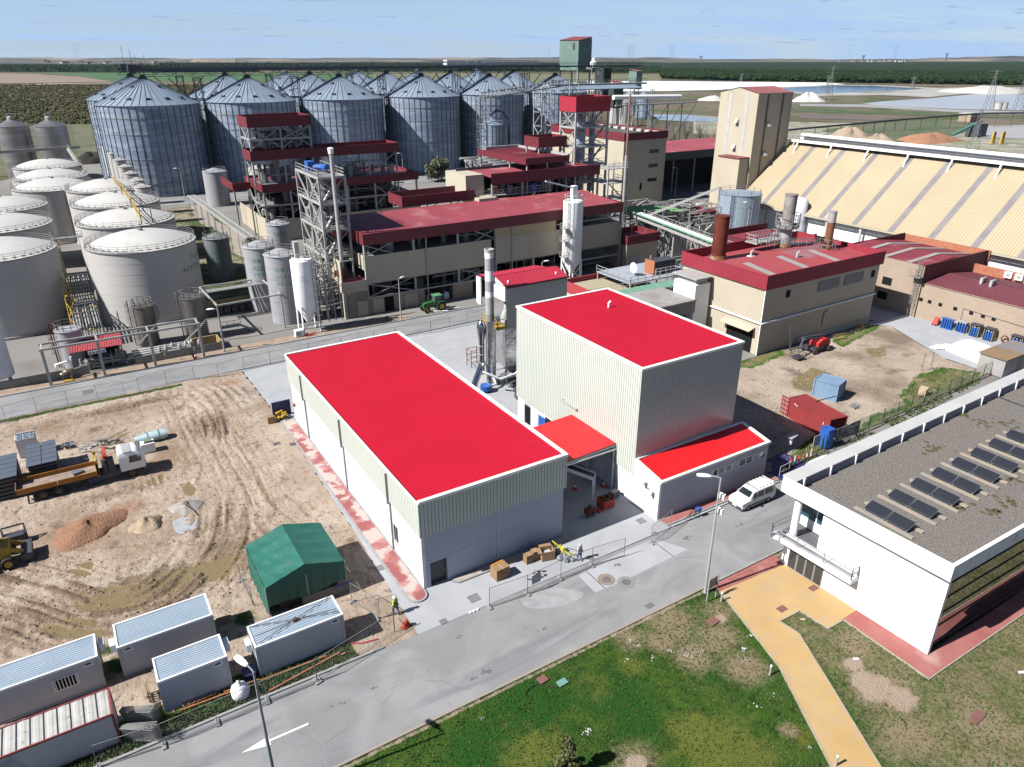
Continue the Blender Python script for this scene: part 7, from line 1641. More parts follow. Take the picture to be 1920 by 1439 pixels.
for i,(r_,d_) in enumerate([(0,0),(.5,.06),(.95,.28)]):
 for k in range(n_):a=6.283*k/n_;b.v.append((82-.2-d_,92+r_*math.cos(a)*.95,7.0+r_*math.sin(a)))
for i in range(2):
 for k in range(n_):b.f.append((i*n_+k,i*n_+(k+1)%n_,(i+1)*n_+(k+1)%n_,(i+1)*n_+k))
b.build('reflector',M_WHITE,dish,smooth=60);MB().bar((82,92,5.6),(82,92,7),.12).bar((81.8,92,7),(80.8,92,6.8),.06).build('mount',M_STEEL,dish)
cu=thing('cooling_unit','orange ended cooling unit with dark grilles on the service deck','cooling unit',(86,91,5.6));MB().box(84.6,90.2,5.6,84.9,92.6,8.0).build('end_panel',pmat('copper',(.48,.17,.07)),cu);MB().box(84.9,90.2,5.6,89.5,92.6,7.9).build('grille_body',M_DARKM,cu);MB().rail([(84.9,90.0,5.7),(89.5,90.0,5.7)],1,1,.06).build('guard_rail',M_WHITE,cu)
t=thing('red_pumps','cluster of small red pumps right of the service deck','pumps',(92,88,5));b=MB()
for k in range(5):b.lathe(90+k*1.2,86.6+(k%2)*.8,[(.5,5),(.6,5.8),(.2,6.2)],8)
b.build('pump_body',pmat('pump_red',(.42,.02,.04)),t,smooth=40,kind='stuff')
# middle small buildings
t=thing('side_shed','small pale shed with maroon band at the right end of the process building','shed',(97,112,0));MB().box(96.2,111,0,104.5,118,5.2).build('wall',M_PCREAM,t);fascia(t,96.1,110.8,104.8,118,5.2,6.9);MB().box(96.4,111.1,5.5,104.5,117.8,5.8).build('roof',M_MARL,t);MB().box(97.2,110.93,0,99.6,110.98,2.8).build('door',M_TANKG,t)
t=thing('cooling_tower_block','grey streaked cooling tower block with black fans on top','cooling tower',(112,116,0))
g=G(1237,429);xx,yy=112.6,122.6
clad(MB(),xx,yy,xx+12.6,yy+7,0,7.2,.8,.04,-.04).build('wall',pmat('streaked_grey',(.34,.33,.28),(.24,.23,.20),.5,c3=(.08,.07,.06),s3=.6,lo3=.58,hi3=.72,st3=(1,1,.12)),t);MB().box(xx,yy,7.2,xx+12.6,yy+7,7.4).build('deck',M_STEELD,t)
for k in range(4):MB().lathe(xx+1.8+k*3.0,yy+3.5,[(1.2,7.4),(1.1,8.1),(.9,8.1),(.9,7.6)],16).build('fan',M_DARKM,t,smooth=40)
MB().rail([(xx+.1,yy+.1,7.4),(xx+12.5,yy+.1,7.4),(xx+12.5,yy+6.9,7.4)],1.1,1.2,.07).ladder((xx+9,yy-.3),0,7.6,(0,-1),.6).build('railing',M_STEEL,t)
t=thing('pipe_bridge_main','long white pipe bridge with blue and green pipes running to the boiler building','pipe bridge',(105,98,0))
p1,p2=G(1178,398,7.6),G(1365,470,7.6);s_=V(0,0,1).cross((p2-p1).normalized())
b=MB()
for k in (-1,1):b.bar(p1+s_*k*1.2,p2+s_*k*1.2,.25,.5)
for k in range(20):q=p1.lerp(p2,k/19);b.bar(q-s_*1.2,q+s_*1.2,.16)
b.rail([p1+s_*1.3+V(0,0,.3),p2+s_*1.3+V(0,0,.3)],1.0,1.6,.07);b.build('deck',M_STEEL,t)
b=MB()
for k in range(5):b.tube([p1+s_*(k*.42-.9)+V(0,0,.6),p2+s_*(k*.42-.9)+V(0,0,.6)],.15,6)
b.build('white_pipe',M_WHITE,t,smooth=50)
MB().tube([p1+s_*-1.5+V(0,0,.9),p2+s_*-1.5+V(0,0,.9)],.2,6).build('green_pipe',M_GPIPE,t,smooth=50)
for f_ in (.12,.42,.75):
 q=p1.lerp(p2,f_);lattice(q.x,q.y,1.8,0,7.4,1.9,M_STEEL,t,.18,'support')
b=MB();q=p1.lerp(p2,.5)
for k in range(7):b.tube([(q.x+.6*k,q.y-.5,.3),(q.x+.6*k,q.y-.5,7.4)],.2,6)
b.build('riser',M_STEEL,t,smooth=50)
t=thing('green_cable_bundle','bright green and dark pipes bunched behind the process building end','pipework',(104,128,6))
b=MB()
for k in range(5):a_=G(1168+k*3,392+k*1.6,8.4);b.tube([a_,a_+V(6,-1.0,.0),a_+V(11,-5.0,-.1)],.28,6)
b.build('green_pipe',pmat('lime_pipe',(.20,.42,.18)),t,smooth=50);b=MB();rr=random.Random(3)
for k in range(80):a_=G(rr.uniform(1165,1330),rr.uniform(375,425),rr.uniform(4,8));b.tube([a_,a_+V(rr.uniform(2,8),rr.uniform(-1,1),0),a_+V(rr.uniform(2,8),rr.uniform(-1,1),-1.5)],.14,5)
b.build('grey_pipe',M_STEEL,t,smooth=40,kind='stuff')
t=thing('small_maroon_store','small cream store with maroon band beside the round grey tank','store',(128,123,0))
MB().box(126.3,122.4,0,133.4,129,4.8).build('wall',M_PCREAM,t);fascia(t,126.1,122.2,133.5,129.2,4.8,6.5);MB().box(126.4,122.5,5.3,133.3,128.9,5.6).build('roof',M_MARL,t);MB().box(129,122.32,3.0,130.8,122.38,3.9).build('louvre',M_TANKG,t)
t=smallsilo('round_water_tank',138.9,120.8,5.0,10.4,'round grey blue bolted water tank beside the striped hall',.03,12,pmat('blue_grey_tank',(.34,.42,.50),(.30,.37,.45),.3,rough=.5),None,'water tank',False)
b=MB()
for k in range(1,8):b.ring(138.9,120.8,k*1.3,5.01,.05,40)
for k in range(18):a=6.283*k/18;b.bar((138.9+5.02*math.cos(a),120.8+5.02*math.sin(a),0),(138.9+5.02*math.cos(a),120.8+5.02*math.sin(a),10.3),.05)
b.build('panel_seam',pmat('seam_pale',(.5,.55,.6)),t,kind='stuff');MB().ladder((138.9-4.6,120.8-2.2),0,10.4,(-.9,-.4),.6).build('ladder',M_DARKM,t)
t=thing('white_vertical_tank','white upright pressure tank between the grey stack and the striped hall','tank',(143,106.5,0));g=G(1502,376,9.5);MB().lathe(g.x,g.y,[(1.75,.6),(1.75,9.3),(1.3,9.9),(.3,10.2)],28).build('shell',M_WPANEL,t,smooth=40)
# ---- cream tower
t=thing('cream_tower','tall cream gabled tower with pale vertical streaks and small hooded vents','tower',(150.4,129,0))
vx0,vx1,vy0,vy1=150.4,163.0,128.9,141.2
m_=MB().box(vx0,vy0,0,vx1,vy1,31.8)
for x in (vx0,vx1):m_.add([(x,vy0,31.8),(x,vy1,31.8),(x,(vy0+vy1)/2,33.0)],[(0,1,2) if x==vx1 else (0,2,1)])
m_.build('wall',M_TOWERC,t)
ym=(vy0+vy1)/2;MB().corr((vx0-.2,vy0-.2,31.8),(vx1-vx0+.4,0,0),(0,ym-vy0+.2,1.25),(0,-.2,1),.6,.06,.05).corr((vx0-.2,ym,33.05),(vx1-vx0+.4,0,0),(0,vy1-ym+.2,-1.25),(0,.2,1),.6,.06,.05).build('roof',M_ROOFB,t)
st_=pmat('pale_strip',(.58,.58,.56),(.50,.50,.49),.8)
for y in (132.3,137.6):MB().box(vx0-.06,y-.45,4,vx0-.01,y+.45,31.6).build('light_strip',st_,t)
for x in (154.0,159.4):MB().box(x-.35,vy0-.06,6,x+.35,vy0-.01,31.6).build('soot_strip',pmat('soot',(.13,.10,.08),(.3,.25,.2),.7,.4,.7),t)
def hood(x,y,z,d,t_):
 b=MB()
 if d=='W':b.add([(x,y-.5,z),(x,y+.5,z),(x,y+.5,z+1.1),(x,y-.5,z+1.1),(x-.9,y-.5,z+.1),(x-.9,y+.5,z+.1),(x-.15,y+.5,z+1.1),(x-.15,y-.5,z+1.1)],[(0,3,7,4),(1,5,6,2),(4,7,6,5),(3,2,6,7),(0,4,5,1)])
 else:b.add([(x-.5,y,z),(x+.5,y,z),(x+.5,y,z+1.1),(x-.5,y,z+1.1),(x-.5,y-.9,z+.1),(x+.5,y-.9,z+.1),(x+.5,y-.15,z+1.1),(x-.5,y-.15,z+1.1)],[(0,4,7,3),(1,2,6,5),(4,5,6,7),(3,7,6,2),(0,1,5,4)])
 b.build('vent_hood',M_STEEL,t_)
hood(vx0-.01,134.6,24.6,'W',t);hood(vx0-.01,134.6,18.4,'W',t);hood(155,vy0-.01,24,'S',t);hood(155,vy0-.01,17,'S',t)
MB().box(147.0,129.4,0,vx0-.07,136.2,16.6).build('stair_wing',M_TOWERC,t);MB().box(146.8,129.2,16.6,vx0-.07,136.5,16.9).build('wing_roof',M_ROOFB,t)
# ---- striped hall
t=thing('striped_hall','huge warehouse with steep cream roof striped by grey strips','warehouse',(147,40,0))
ex,ez,rx_,rz=147.0,6.5,164.5,20.2;ya,yb=34,128.6
sl=V(rx_-ex,0,rz-ez);nn=V(-(rz-ez),0,rx_-ex).normalized()
y=yb;k=0
while y>ya+2:
 g0_=2.0 if k % 2==0 else 0
 wd=7.15 if k % 2==0 else 1.35
 y0_=max(ya,y-wd)
 if k % 2==0:MB().corr((ex,y,ez),(0,y0_-y,0),sl,nn,.6,.07,.07).build('roof_panel',M_STRIPE,t)
 else:MB().add([V(ex,y,ez)-nn*.02,V(ex,y0_,ez)-nn*.02,V(ex,y0_,ez)+sl-nn*.02,V(ex,y,ez)+sl-nn*.02],[(0,1,2,3)]).build('roof_light_strip',M_STRIPG,t)
 y=y0_;k+=1
MB().add([(rx_,ya,rz),(rx_+17.5,ya,ez),(rx_+17.5,yb,ez),(rx_,yb,rz)],[(0,1,2,3)]).build('rear_roof',M_STRIPE,t)
MB().add([(ex,yb-.1,ez),(rx_+17.5,yb-.1,ez),(rx_,yb-.1,rz)],[(0,2,1)]).add([(ex,ya+.1,ez),(rx_+17.5,ya+.1,ez),(rx_,ya+.1,rz)],[(0,1,2)]).build('gable',M_TOWERC,t)
MB().box(ex-.25,ya,ez-.35,ex-.0,yb,ez-.02).build('eave_gutter',pmat('cream_gutter',(.55,.5,.38)),t)
MB().box(ex+1.6,ya,0,ex+1.9,yb,5.6).build('white_wall',M_WHITE,t)
yy=yb-1
while yy>ya:MB().box(ex+.1,yy-.25,0,ex+.5,yy+.25,ez-.36).build('pillar',M_TANKW,t);yy-=8.5
t=thing('ridge_conveyor','white conveyor walkway along the ridge of the striped hall','conveyor',(163,80,20))
MB().box(162.6,34,20.2,162.9,127,20.8).box(165.9,34,20.6,166.2,127,21.2).build('side_beam',M_WHITE,t);MB().box(162.9,34,20.25,165.9,127,20.35).build('walkway',M_DARKM,t)
MB().rail([(162.7,34,20.8),(162.7,127,20.8)],1.0,3,.09).build('railing',M_STEELD,t)
b=MB();yy=125
while yy>36:b.bar((161.2,yy,17.2),(162.7,yy,20.2),.3);yy-=9.8
b.build('bracket',M_WHITE,t);MB().tube([(165,60,21.8),(165,126,21.8)],.45,8).build('conveyor_tube',M_WHITE,t,smooth=50)
# dark pipe conveyor far behind hall
t=thing('overland_conveyor','long dark overland pipe conveyor on posts beyond the striped hall','conveyor',(300,200,6));b=MB()
P_=[G(1478,244,5),G(1600,233,5),G(1700,224,6),G(1840,213,8),G(1990,211,8)]
for a,c_ in zip(P_,P_[1:]):
 b.bar(a,c_,.9,.9)
 for k in range(5):q=a.lerp(c_,k/5);b.bar(q,V(q.x,q.y,-.3),.22)
b.build('tube',M_DARKM,t)
# ---- brick buildings on the right
t=thing('brick_workshop','tan brick workshop with tall maroon parapet and pink roof with grey strips','workshop',(118.2,63,0))
bx0,by0=118.2,62.6
MB().box(bx0,by0,0,bx0+.3,78,8.7).build('tan_wall',M_BRICK,t)
fascia(t,bx0+.02,by0,137.6,78.3,5.9,8.85,pmat('deep_maroon',(.17,.018,.03),(.14,.02,.03),.4),sides='S')
fascia(t,bx0+3,by0,137.6,78.3,7.6,9.0,pmat('deep_maroon',(.17,.018,.03)),sides='N')
gx=126.8
MB().corr((bx0+.1,by0+.3,8.65),(0,15.3,0),(gx-bx0,0,.4),(-.08,0,1),.6,.08,.05).corr((gx,by0+.3,9.05),(0,15.3,0),(10.7,0,-1.4),(.08,0,1),.6,.08,.05).build('roof',M_MARL,t)
b=MB()
for y in (65.2,69.6,74):b.add([(bx0+.15,y,8.76),(bx0+.15,y+.9,8.76),(gx,y+.9,9.16),(gx,y,9.16)],[(3,2,1,0)]).add([(gx,y,9.16),(gx,y+.9,9.16),(137.3,y+.9,7.78),(137.3,y,7.78)],[(3,2,1,0)])
b.build('roof_light_strip',pmat('strip_grey',(.40,.36,.34)),t)
MB().box(137.62,by0-.3,0,138.0,78.6,8.8).build('orange_brick_wall',M_OBRICK,t)
for (z,y) in ((4.2,67.6),(1.6,67.9)):MB().box(bx0-.06,y,z,bx0-.01,y+1.7,z+1.3).build('window',M_BLACK,t)
MB().ladder((bx0-.25,by0+.6),.3,9.6,(-1,0),.6).box(bx0-1.3,by0-.2,6.9,bx0-.05,by0+1.5,7.0).rail([(bx0-1.3,by0-.2,7),(bx0-1.3,by0+1.5,7)],1.2,.8,.06).build('ladder',M_STEELD,t)
t=thing('rear_maroon_shed','maroon parapeted shed tucked behind the boiler building','shed',(112,86,0));fascia(t,112,90.5,128,103,5.6,7.6,pmat('deep_maroon',(.17,.018,.03)),sides='SWN');MB().box(112.3,90.8,0,127.8,102.7,6.4).build('roof',M_MARL,t);MB().tube([(120,95,6.4),(120,95,7.4),(120.6,95,7.6)],.25,8).build('roof_vent',M_STEEL,t,smooth=50)
t=thing('low_brick_store','long low tan brick store with dark maroon roof and a row of tiny windows','store',(118.4,30,0))
lx=118.6
MB().box(lx,25,0,lx+.3,by0-.02,5.9).build('tan_wall',M_BRICK,t)
MB().corr((lx-.1,25,5.85),(0,by0-25.1,0),(7.1,0,.75),(-.1,0,1),.5,.06,.05).corr((lx+7.0,25,6.6),(0,by0-25.1,0),(7.5,0,-.9),(.1,0,1),.5,.06,.05).build('roof',pmat('dark_maroon_roof',(.22,.055,.075),(.19,.05,.065),.3,rough=.6),t)
MB().box(lx+14.6,25,0,lx+14.9,by0-.32,7.2).build('orange_brick_wall',M_OBRICK,t)
for k,(px,py) in enumerate([(1727,567),(1743,575),(1763,583),(1791,592),(1821,601),(1843,607),(1863,612)]):
 az_=(px-CX);
 lo,hi=20.,63.
 for _ in range(40):
  m=(lo+hi)/2;q=Vector((lx,m,3.1-H));xx_=CX+F*q.dot(RT)/q.dot(FW)
  if xx_>px:lo=m
  else:hi=m
 f_=MB().box(lx-.05,lo-.3,2.9,lx-.01,lo+.3,3.45).build('window',M_BLACK,t)
for (px,py) in ((1845,525),(1863,530)):
 g=G(px,py,7.0);MB().tube([(g.x-.8,g.y,6.0),(g.x-.8,g.y,7.3),(g.x+.5,g.y,7.3),(g.x+.5,g.y,6.7)],.22,8).build('roof_vent_pipe',M_STEEL,t,smooth=50)
for (px,py,lab) in ((1898,514,'left air conditioner on the orange brick wall'),(1916,519,'right air conditioner on the orange brick wall')):
 g=G(px,py,6.6);g.x=lx+14.55;t2=thing('air_conditioner',lab,'air conditioner',(g.x,g.y,6),'air conditioners on the brick wall');MB().box(g.x-.4,g.y-.6,6.1,g.x+.03,g.y+.6,7.1).build('casing',M_WHITE,t2);MB().add([(g.x-.41,g.y+.35*math.cos(6.283*i/10),6.6+.35*math.sin(6.283*i/10)) for i in range(10)],[tuple(range(10))]).build('fan_grille',M_TANKG,t2)
t=thing('pipe_yard_machines','dense dark machinery and pipes between the process building end and the service deck','machinery',(106,104,0));clutter(t,98,99,112,110,[(0,3)],44,26);clutter(t,104,108,124,121,[(0,4)],45,30)
# ================================================================== SITE OBJECTS
def wheel(t,x,y,z,r,w,ax='y',rim=None,name='wheel'):
 def cyl(prof,mat,nm,par):
  mb=MB();n=18
  for (rr,o) in prof:
   for k in range(n):
    a=6.283*k/n;c,s=rr*math.cos(a),rr*math.sin(a)
    mb.v.append((x+c,y+o,z+s) if ax=='y' else (x+o,y+c,z+s))
  for i in range(len(prof)-1):
   for k in range(n):a=i*n+k;b=i*n+(k+1)%n;mb.f.append((a,b,b+n,a+n))
  mb.f.append(tuple(range(n))[::-1]);mb.f.append(tuple((len(prof)-1)*n+k for k in range(n)))
  return mb.build(nm,mat,par,smooth=40)
 ty=cyl([(r*.6,-w/2),(r*.93,-w/2),(r,-w/3),(r,w/3),(r*.93,w/2),(r*.6,w/2)],M_RUB,name,t)
 cyl([(r*.55,-w/2-.01),(r*.2,-w/2+.02),(r*.2,w/2-.02),(r*.55,w/2+.01)],rim or M_STEELD,'rim',ty)
 return ty
def loft(mb,secs):
 """secs: list of closed rings of equal length"""
 n=len(secs[0]);b=len(mb.v)
 for s in secs:mb.v+=[tuple(p) for p in s]
 for i in range(len(secs)-1):
  for k in range(n):a=b+i*n+k;c=b+i*n+(k+1)%n;mb.f.append((a,a+n,c+n,c))
 mb.f.append(tuple(b+k for k in range(n)));mb.f.append(tuple(b+(len(secs)-1)*n+k for k in range(n))[::-1]);return mb
# ---- street lamps
def lamp(px,py,top,lab,head=(-1,0),floods=0,arm=.9,h=None,mat=M_STEEL):
 g=G(px,py);t=thing('street_lamp',lab,'street lamp',(g.x,g.y,0),'street lamps')
 z=top
 MB().tube([(g.x,g.y,0),(g.x,g.y,z)],[.13,.06],10).build('pole',mat,t,smooth=50)
 MB().box(g.x-.2,g.y-.2,-.02,g.x+.2,g.y+.2,.08).build('base_plate',M_STEELD,t)
 hx,hy=g.x+head[0]*arm,g.y+head[1]*arm
 MB().tube([(g.x,g.y,z),(g.x+head[0]*arm*.35,g.y+head[1]*arm*.35,z+.12),(hx,hy,z+.14)],.045,6).build('arm',mat,t)
 b=MB();a_=math.atan2(head[1],head[0]);ca,sa=math.cos(a_),math.sin(a_)
 rings=[]
 for (u,w,hh) in ((-.35,.10,.06),(-.1,.17,.12),(.35,.2,.13),(.7,.16,.08)):
  rings.append([(hx+u*ca-s*w*sa,hy+u*sa+s*w*ca,z+.1+q*hh) for s,q in ((-1,0),(1,0),(.7,1),(-.7,1))])
 loft(b,rings).build('lamp_head',M_WHITE,t)
 for k in range(floods):
  zz=z-2.0-k*1.35;f=MB().obox((g.x+.42,g.y+.05,zz),.3,.55,.45,.3);f.bar((g.x,g.y,zz+.1),(g.x+.3,g.y,zz+.1),.06);f.build('floodlight',M_WHITE,t)
 return t
lamp(1322,1111,10.9,'tall street lamp with two floodlights beside the notice board',(-.75,.66),2,1.1)
lamp(522,1497,10.0,'street lamp in the foreground reaching over the site cabin',(-.35,.94),0,.9,mat=pmat('lamp_grey',(.30,.33,.36),rough=.4))
g=G(513,1439)
for (px,py,z,hd,lab) in [(421,660,6.6,(-1,.3),'street lamp at the back road by the portal frame'),(752,598,6.8,(.9,.4),'street lamp at the back road before the process building'),(1015,570,7.5,(1,0),'thin lamp standing behind the dryer cabin')]:
 lamp(px,py,z,lab,hd,0,.7)
for (px,py,z,lab) in [(347,373,9,'lamp before the leftmost big silo'),(757,345,10,'lamp with round head above the left process building end'),(873,300,9,'lamp between the fourth and fifth silo'),(1265,372,9,'left lamp in front of the dark workshop opening'),(1310,340,9,'right lamp in front of the dark workshop opening'),(1393,485,12,'lamp before the round grey blue tank'),(1180,500,9,'lamp behind the red parapet annex')]:
 lamp(px,py,z,lab,(-1,.2),0,1.0)
# ---- fences
M_WIRE=pmat('fence_wire',(.42,.43,.44),rough=.5,metal=.4)
pan=MB();w_,h_=3.4,1.9
for k in range(1,17):pan.bar((k*w_/17,0,.1),(k*w_/17,0,h_),.0055)
for k in range(1,9):pan.bar((0,0,.1+k*.2),(w_,0,.1+k*.2),.0055)
PME=bpy.data.meshes.new('wire_mesh');PME.from_pydata(pan.v,[],pan.f);PME.materials.append(M_WIRE)
fr_=MB().bar((0,0,.02),(0,0,2.0),.042).bar((w_,0,.02),(w_,0,2.0),.042).bar((0,0,1.95),(w_,0,1.95),.035).bar((0,0,.12),(w_,0,.12),.035)
FME=bpy.data.meshes.new('tube_frame');FME.from_pydata(fr_.v,[],fr_.f);FME.materials.append(M_STEELD)
ft=MB().box(-.32,-.12,0,.32,.12,.13).box(-.2,-.06,.13,-.1,.06,.16).box(.1,-.06,.13,.2,.06,.16);TME=bpy.data.meshes.new('concrete_foot');TME.from_pydata(ft.v,[],ft.f);TME.materials.append(M_KERB)
def addm(me,name,par,loc=(0,0,0),rz=0,sc=None):
 o=bpy.data.objects.new(name,me);COL.objects.link(o);o.parent=par;o.location=loc;o.rotation_euler=(0,0,rz);CH.setdefault(par.name,[]).append(o)
 if sc:o.scale=sc
 return o
def fence_panel(p,q,lab,grp,foot=True,z=0,lean=0):
 p,q=V(p[0],p[1],z),V(q[0],q[1],z);d=q-p;t=thing('mesh_fence',lab,'fence',p,grp);t.rotation_euler=(lean,0,math.atan2(d.y,d.x));t.scale=(d.length/w_,1,1)
 addm(FME,'tube_frame',t);addm(PME,'wire_mesh',t)
 if foot:addm(TME,'concrete_foot',t,(0,0,0),R(90));
 return t
GF='mesh fence panels before the new halls'
fp=[G2(918,1140),G2(989,1115),G2(1051,1086),G2(1110,1062),G2(1170,1044)]
nm4=['leftmost, beside the black wheeled end post','second from the left, carrying a safety notice','third from the left, before the open carton','rightmost, ending near the man in white']
for i in range(4):fence_panel(fp[i],fp[i+1],'wire mesh fence panel before the long hall, '+nm4[i],GF)
fence_panel(G2(1220,1020),G2(1257,990),'wire mesh fence panel before the annex corner',GF)
g=G(1023,1075,1.5);sgn=tag(MB().add([(26.05,38.92,.9),(26.95,38.98,.9),(26.95,38.98,1.75),(26.05,38.92,1.75)],[(0,1,2,3)]).add([(26.05,38.94,.9),(26.95,39.0,.9),(26.95,39.0,1.75),(26.05,38.94,1.75)],[(3,2,1,0)]).build('safety_notice',pmat('notice_grey',(.30,.29,.36),(.55,.53,.55),9,.45,.55)),'grey safety notice board hung on the second fence panel','sign')
GL='mesh fence panels along the site cabins'
lp=[G2(185,1441),G2(308,1400),G2(408,1357),G2(502,1316),G2(595,1278)]
for i in range(4):fence_panel(lp[i],lp[i+1],'wire mesh fence panel by the kerb, %s from the left along the cabins' % ['first','second','third','fourth'][i],GL)
fence_panel(lp[4],G2(740,1185),'wire mesh fence panel by the kerb, right of the last cabin',GL)
fence_panel(G2(660,1130),G2(712,1160),'wire mesh fence panel right of the green tent',GL);fence_panel(G2(708,1162),G2(742,1152),'wire mesh fence panel reaching the man in the lime vest',GL)
fence_panel(G2(452,1090),G2(475,1137),'wire mesh fence panel left of the green tent',GL)
GB='thin fence panels along the back road'
bp_=[G2(x,y) for x,y in [(-60,808),(12,790),(70,773),(128,760),(184,749),(235,741),(262,735),(313,720),(365,711),(410,708),(458,694),(508,684)]]
for i in range(len(bp_)-1):
 if i in (5,):continue
 fence_panel(bp_[i],bp_[i+1],'thin wire fence panel at the back road, number %s from the left edge' % ['zero','one','two','three','four','five','six','seven','eight','nine','ten'][i],GB,False)
bp2=[G2(x,y) for x,y in [(508,684),(580,668),(640,655),(702,643),(742,636),(808,625),(843,617),(876,610),(918,600)]]
for i in range(len(bp2)-1):fence_panel(bp2[i],bp2[i+1],'thin wire fence panel behind the long hall roof, number %s from its left corner' % ['one','two','three','four','five','six','seven','eight'][i],GB,False)
# stacks of spare panels by the old container
for k,(x,y) in enumerate([(-3.5,42.4),(-3.6,40.9)]):
 t=thing('fence_stack','leaning pack of spare mesh panels at the old container end, %s one' %('rear','front')[k],'fence stack',(x,y,0))
 for j in range(7):q=addm(FME,'tube_frame',t,(.03*j,.05*j,0),R(-35+j*1.5),(.6,1,.8));q.rotation_euler.x=.25;q2=addm(PME,'wire_mesh',t,(.03*j,.05*j,0),R(-35+j*1.5),(.6,1,.8));q2.rotation_euler.x=.25
# wire fence beside the white office
t=thing('wire_fence','green wire fence with posts along the dirt yard behind the white office','fence',(67,41.5,0))
a,b=V(66.2,41.6,0),V(105.5,43.2,0)
for k in range(14):q=a.lerp(b,k/13);MB().bar(q,q+V(0,0,2),.07).build('post',pmat('fence_green',(.05,.12,.08)),t)
m_=MB()
for k in range(130):q=a.lerp(b,k/130);m_.bar(q+V(0,0,.1),a.lerp(b,(k+1)/130)+V(0,0,1.9),.015).bar(q+V(0,0,1.9),a.lerp(b,(k+1)/130)+V(0,0,.1),.015)
for z in (.1,1,1.95):m_.bar(a+V(0,0,z),b+V(0,0,z),.02)
m_.build('wire',pmat('fence_green',(.05,.12,.08)),t,kind='stuff')
# ---- site cabins
def cabin(x0,x1,y0,y1,z,lab,ac=None,win=None,sign='L'):
 t=thing('site_cabin',lab,'site cabin',(x0,y0,0),'grey site cabins')
 MB().box(x0+.06,y0+.06,.12,x1-.06,y1-.06,z-.2).build('wall',M_OCIN,t)
 f=MB()
 for x in (x0,x1-.16):
  for y in (y0,y1-.16):f.box(x,y,0,x+.16,y+.16,z-.16)
 f.box(x0+.16,y0,0,x1-.16,y0+.1,.13).box(x0+.16,y1-.1,0,x1-.16,y1,.13);f.build('corner_frame',pmat('cabin_frame',(.58,.59,.62)),t,kind='stuff')
 g_=frame(MB(),x0,y0,x1,y1,z-.16,z,.12);g_.build('roof_rim',M_WHITE,t)
 MB().corr((x0+.13,y0+.13,z-.08),(0,y1-y0-.26,0),(x1-x0-.26,0,0),(0,0,1),.23,.06,.05).build('roof_sheet',M_OROOF,t)
 sx=x0+.35 if sign=='L' else x1-.95
 s_=MB().box(sx,y0+.045,z-.62,sx+.6,y0+.055,z-.3).build('hire_label',M_WHITE,t);MB().box(sx+.05,y0+.038,z-.5,sx+.5,y0+.044,z-.38).add([(sx+.1,y0+.04,z-.38),(sx+.5,y0+.04,z-.38),(sx+.3,y0+.04,z-.31)],[(0,1,2)]).build('label_print',M_INK,s_)
 if ac:
  xx=x0 if ac=='L' else x1;dx=-1 if ac=='L' else 1;yy=y0+(1.9 if ac=='R' else 1.3)
  u=MB().box(min(xx+dx*.08,xx+dx*.42),yy-.4,z-1.0,max(xx+dx*.08,xx+dx*.42),yy+.4,z-.38).build('air_conditioner',M_WHITE,t);MB().box(min(xx+dx*.42,xx+dx*.44),yy-.3,z-.95,max(xx+dx*.42,xx+dx*.44),yy+.2,z-.45).build('grille',M_TANKG,u)
 if win:
  wf=MB().box(win-.75,y0+.02,1.0,win+.75,y0+.05,2.0);wf.build('window',M_WHITE,t)
  w2=MB().box(win-.66,y0+.005,1.08,win-.03,y0+.019,1.92).box(win+.03,y0+.005,1.08,win+.66,y0+.019,1.92).build('pane',M_BLACK,t);b=MB()
  for k in range(7):b.box(win-.62+k*.2,y0-.02,1.08,win-.56+k*.2,y0+.0,1.92)
  b.build('window_bar',M_WHITE,t,kind='stuff')
 return t
c4=cabin(4.95,11.3,41.7,44.1,2.75,'site cabin nearest the hall with cables crossing its roof','L',None,'R')
cabin(-3.2,3.15,46.7,49.4,2.75,'long site cabin farther back with green tinted roof','L',None,'L')
cabin(-1.25,3.15,41.95,44.4,2.75,'short site cabin in the middle by the kerb','R',None,'R')
cabin(-10.8,-4.35,46.6,49.1,2.75,'site cabin at the left edge with barred window','R',-6.5,'R')
b=MB()
for (p,q) in [((5.1,43.9),(8.1,42.9)),((5.3,41.9),(8.1,42.9)),((8.1,42.9),(11.1,44.0)),((8.1,42.95),(11.2,42.0)),((8.1,42.85),(5.2,42.7)),((8.1,42.9),(11.0,42.4))]:b.bar((*p,2.83),(*q,2.85),.035)
b.obox((8.1,42.9,2.75),.35,.25,.16,.4);tag(b.build('roof_cable',pmat('cable_brown',(.08,.04,.03))),'black cables tied in a knot on the cabin roof','cable')
# old freight container with red frame
t=thing('old_container','dirty white container with red frame at the lower left corner','container',(-13,40.9,0))
x0,x1,y0,y1,z=-13,-3.95,40.9,43.4,2.6
MB().box(x0+.05,y0+.05,.1,x1-.05,y1-.05,z-.08).build('wall',pmat('old_white',(.56,.56,.57),(.48,.48,.50),.5,c3=(.36,.36,.42),s3=.7,lo3=.62,hi3=.66),t)
f=frame(MB(),x0,y0,x1,y1,z-.12,z,.1);f.box(x1-.12,y0,0,x1,y0+.12,z-.13).box(x1-.12,y1-.12,0,x1,y1,z-.13).box(x0,y0,0,x1-.13,y0+.08,.12);f.build('red_frame',pmat('frame_red',(.26,.03,.035)),t)
for k in range(12):
 a=x1-.12-.72*(k+1);MB().corr((a+.03,y0+.11,z-.05),(.66,0,0),(0,y1-y0-.22,0),(0,0,1),.66,.18,.02).build('roof_panel',pmat('old_roof',(.58,.57,.54),(.48,.46,.43),1.2,c3=(.3,.25,.2),s3=2,lo3=.62,hi3=.7),t)
 MB().box(a-.03,y0+.11,z-.06,a+.02,y1-.11,z-.01).build('roof_seam',M_DARKM,t)
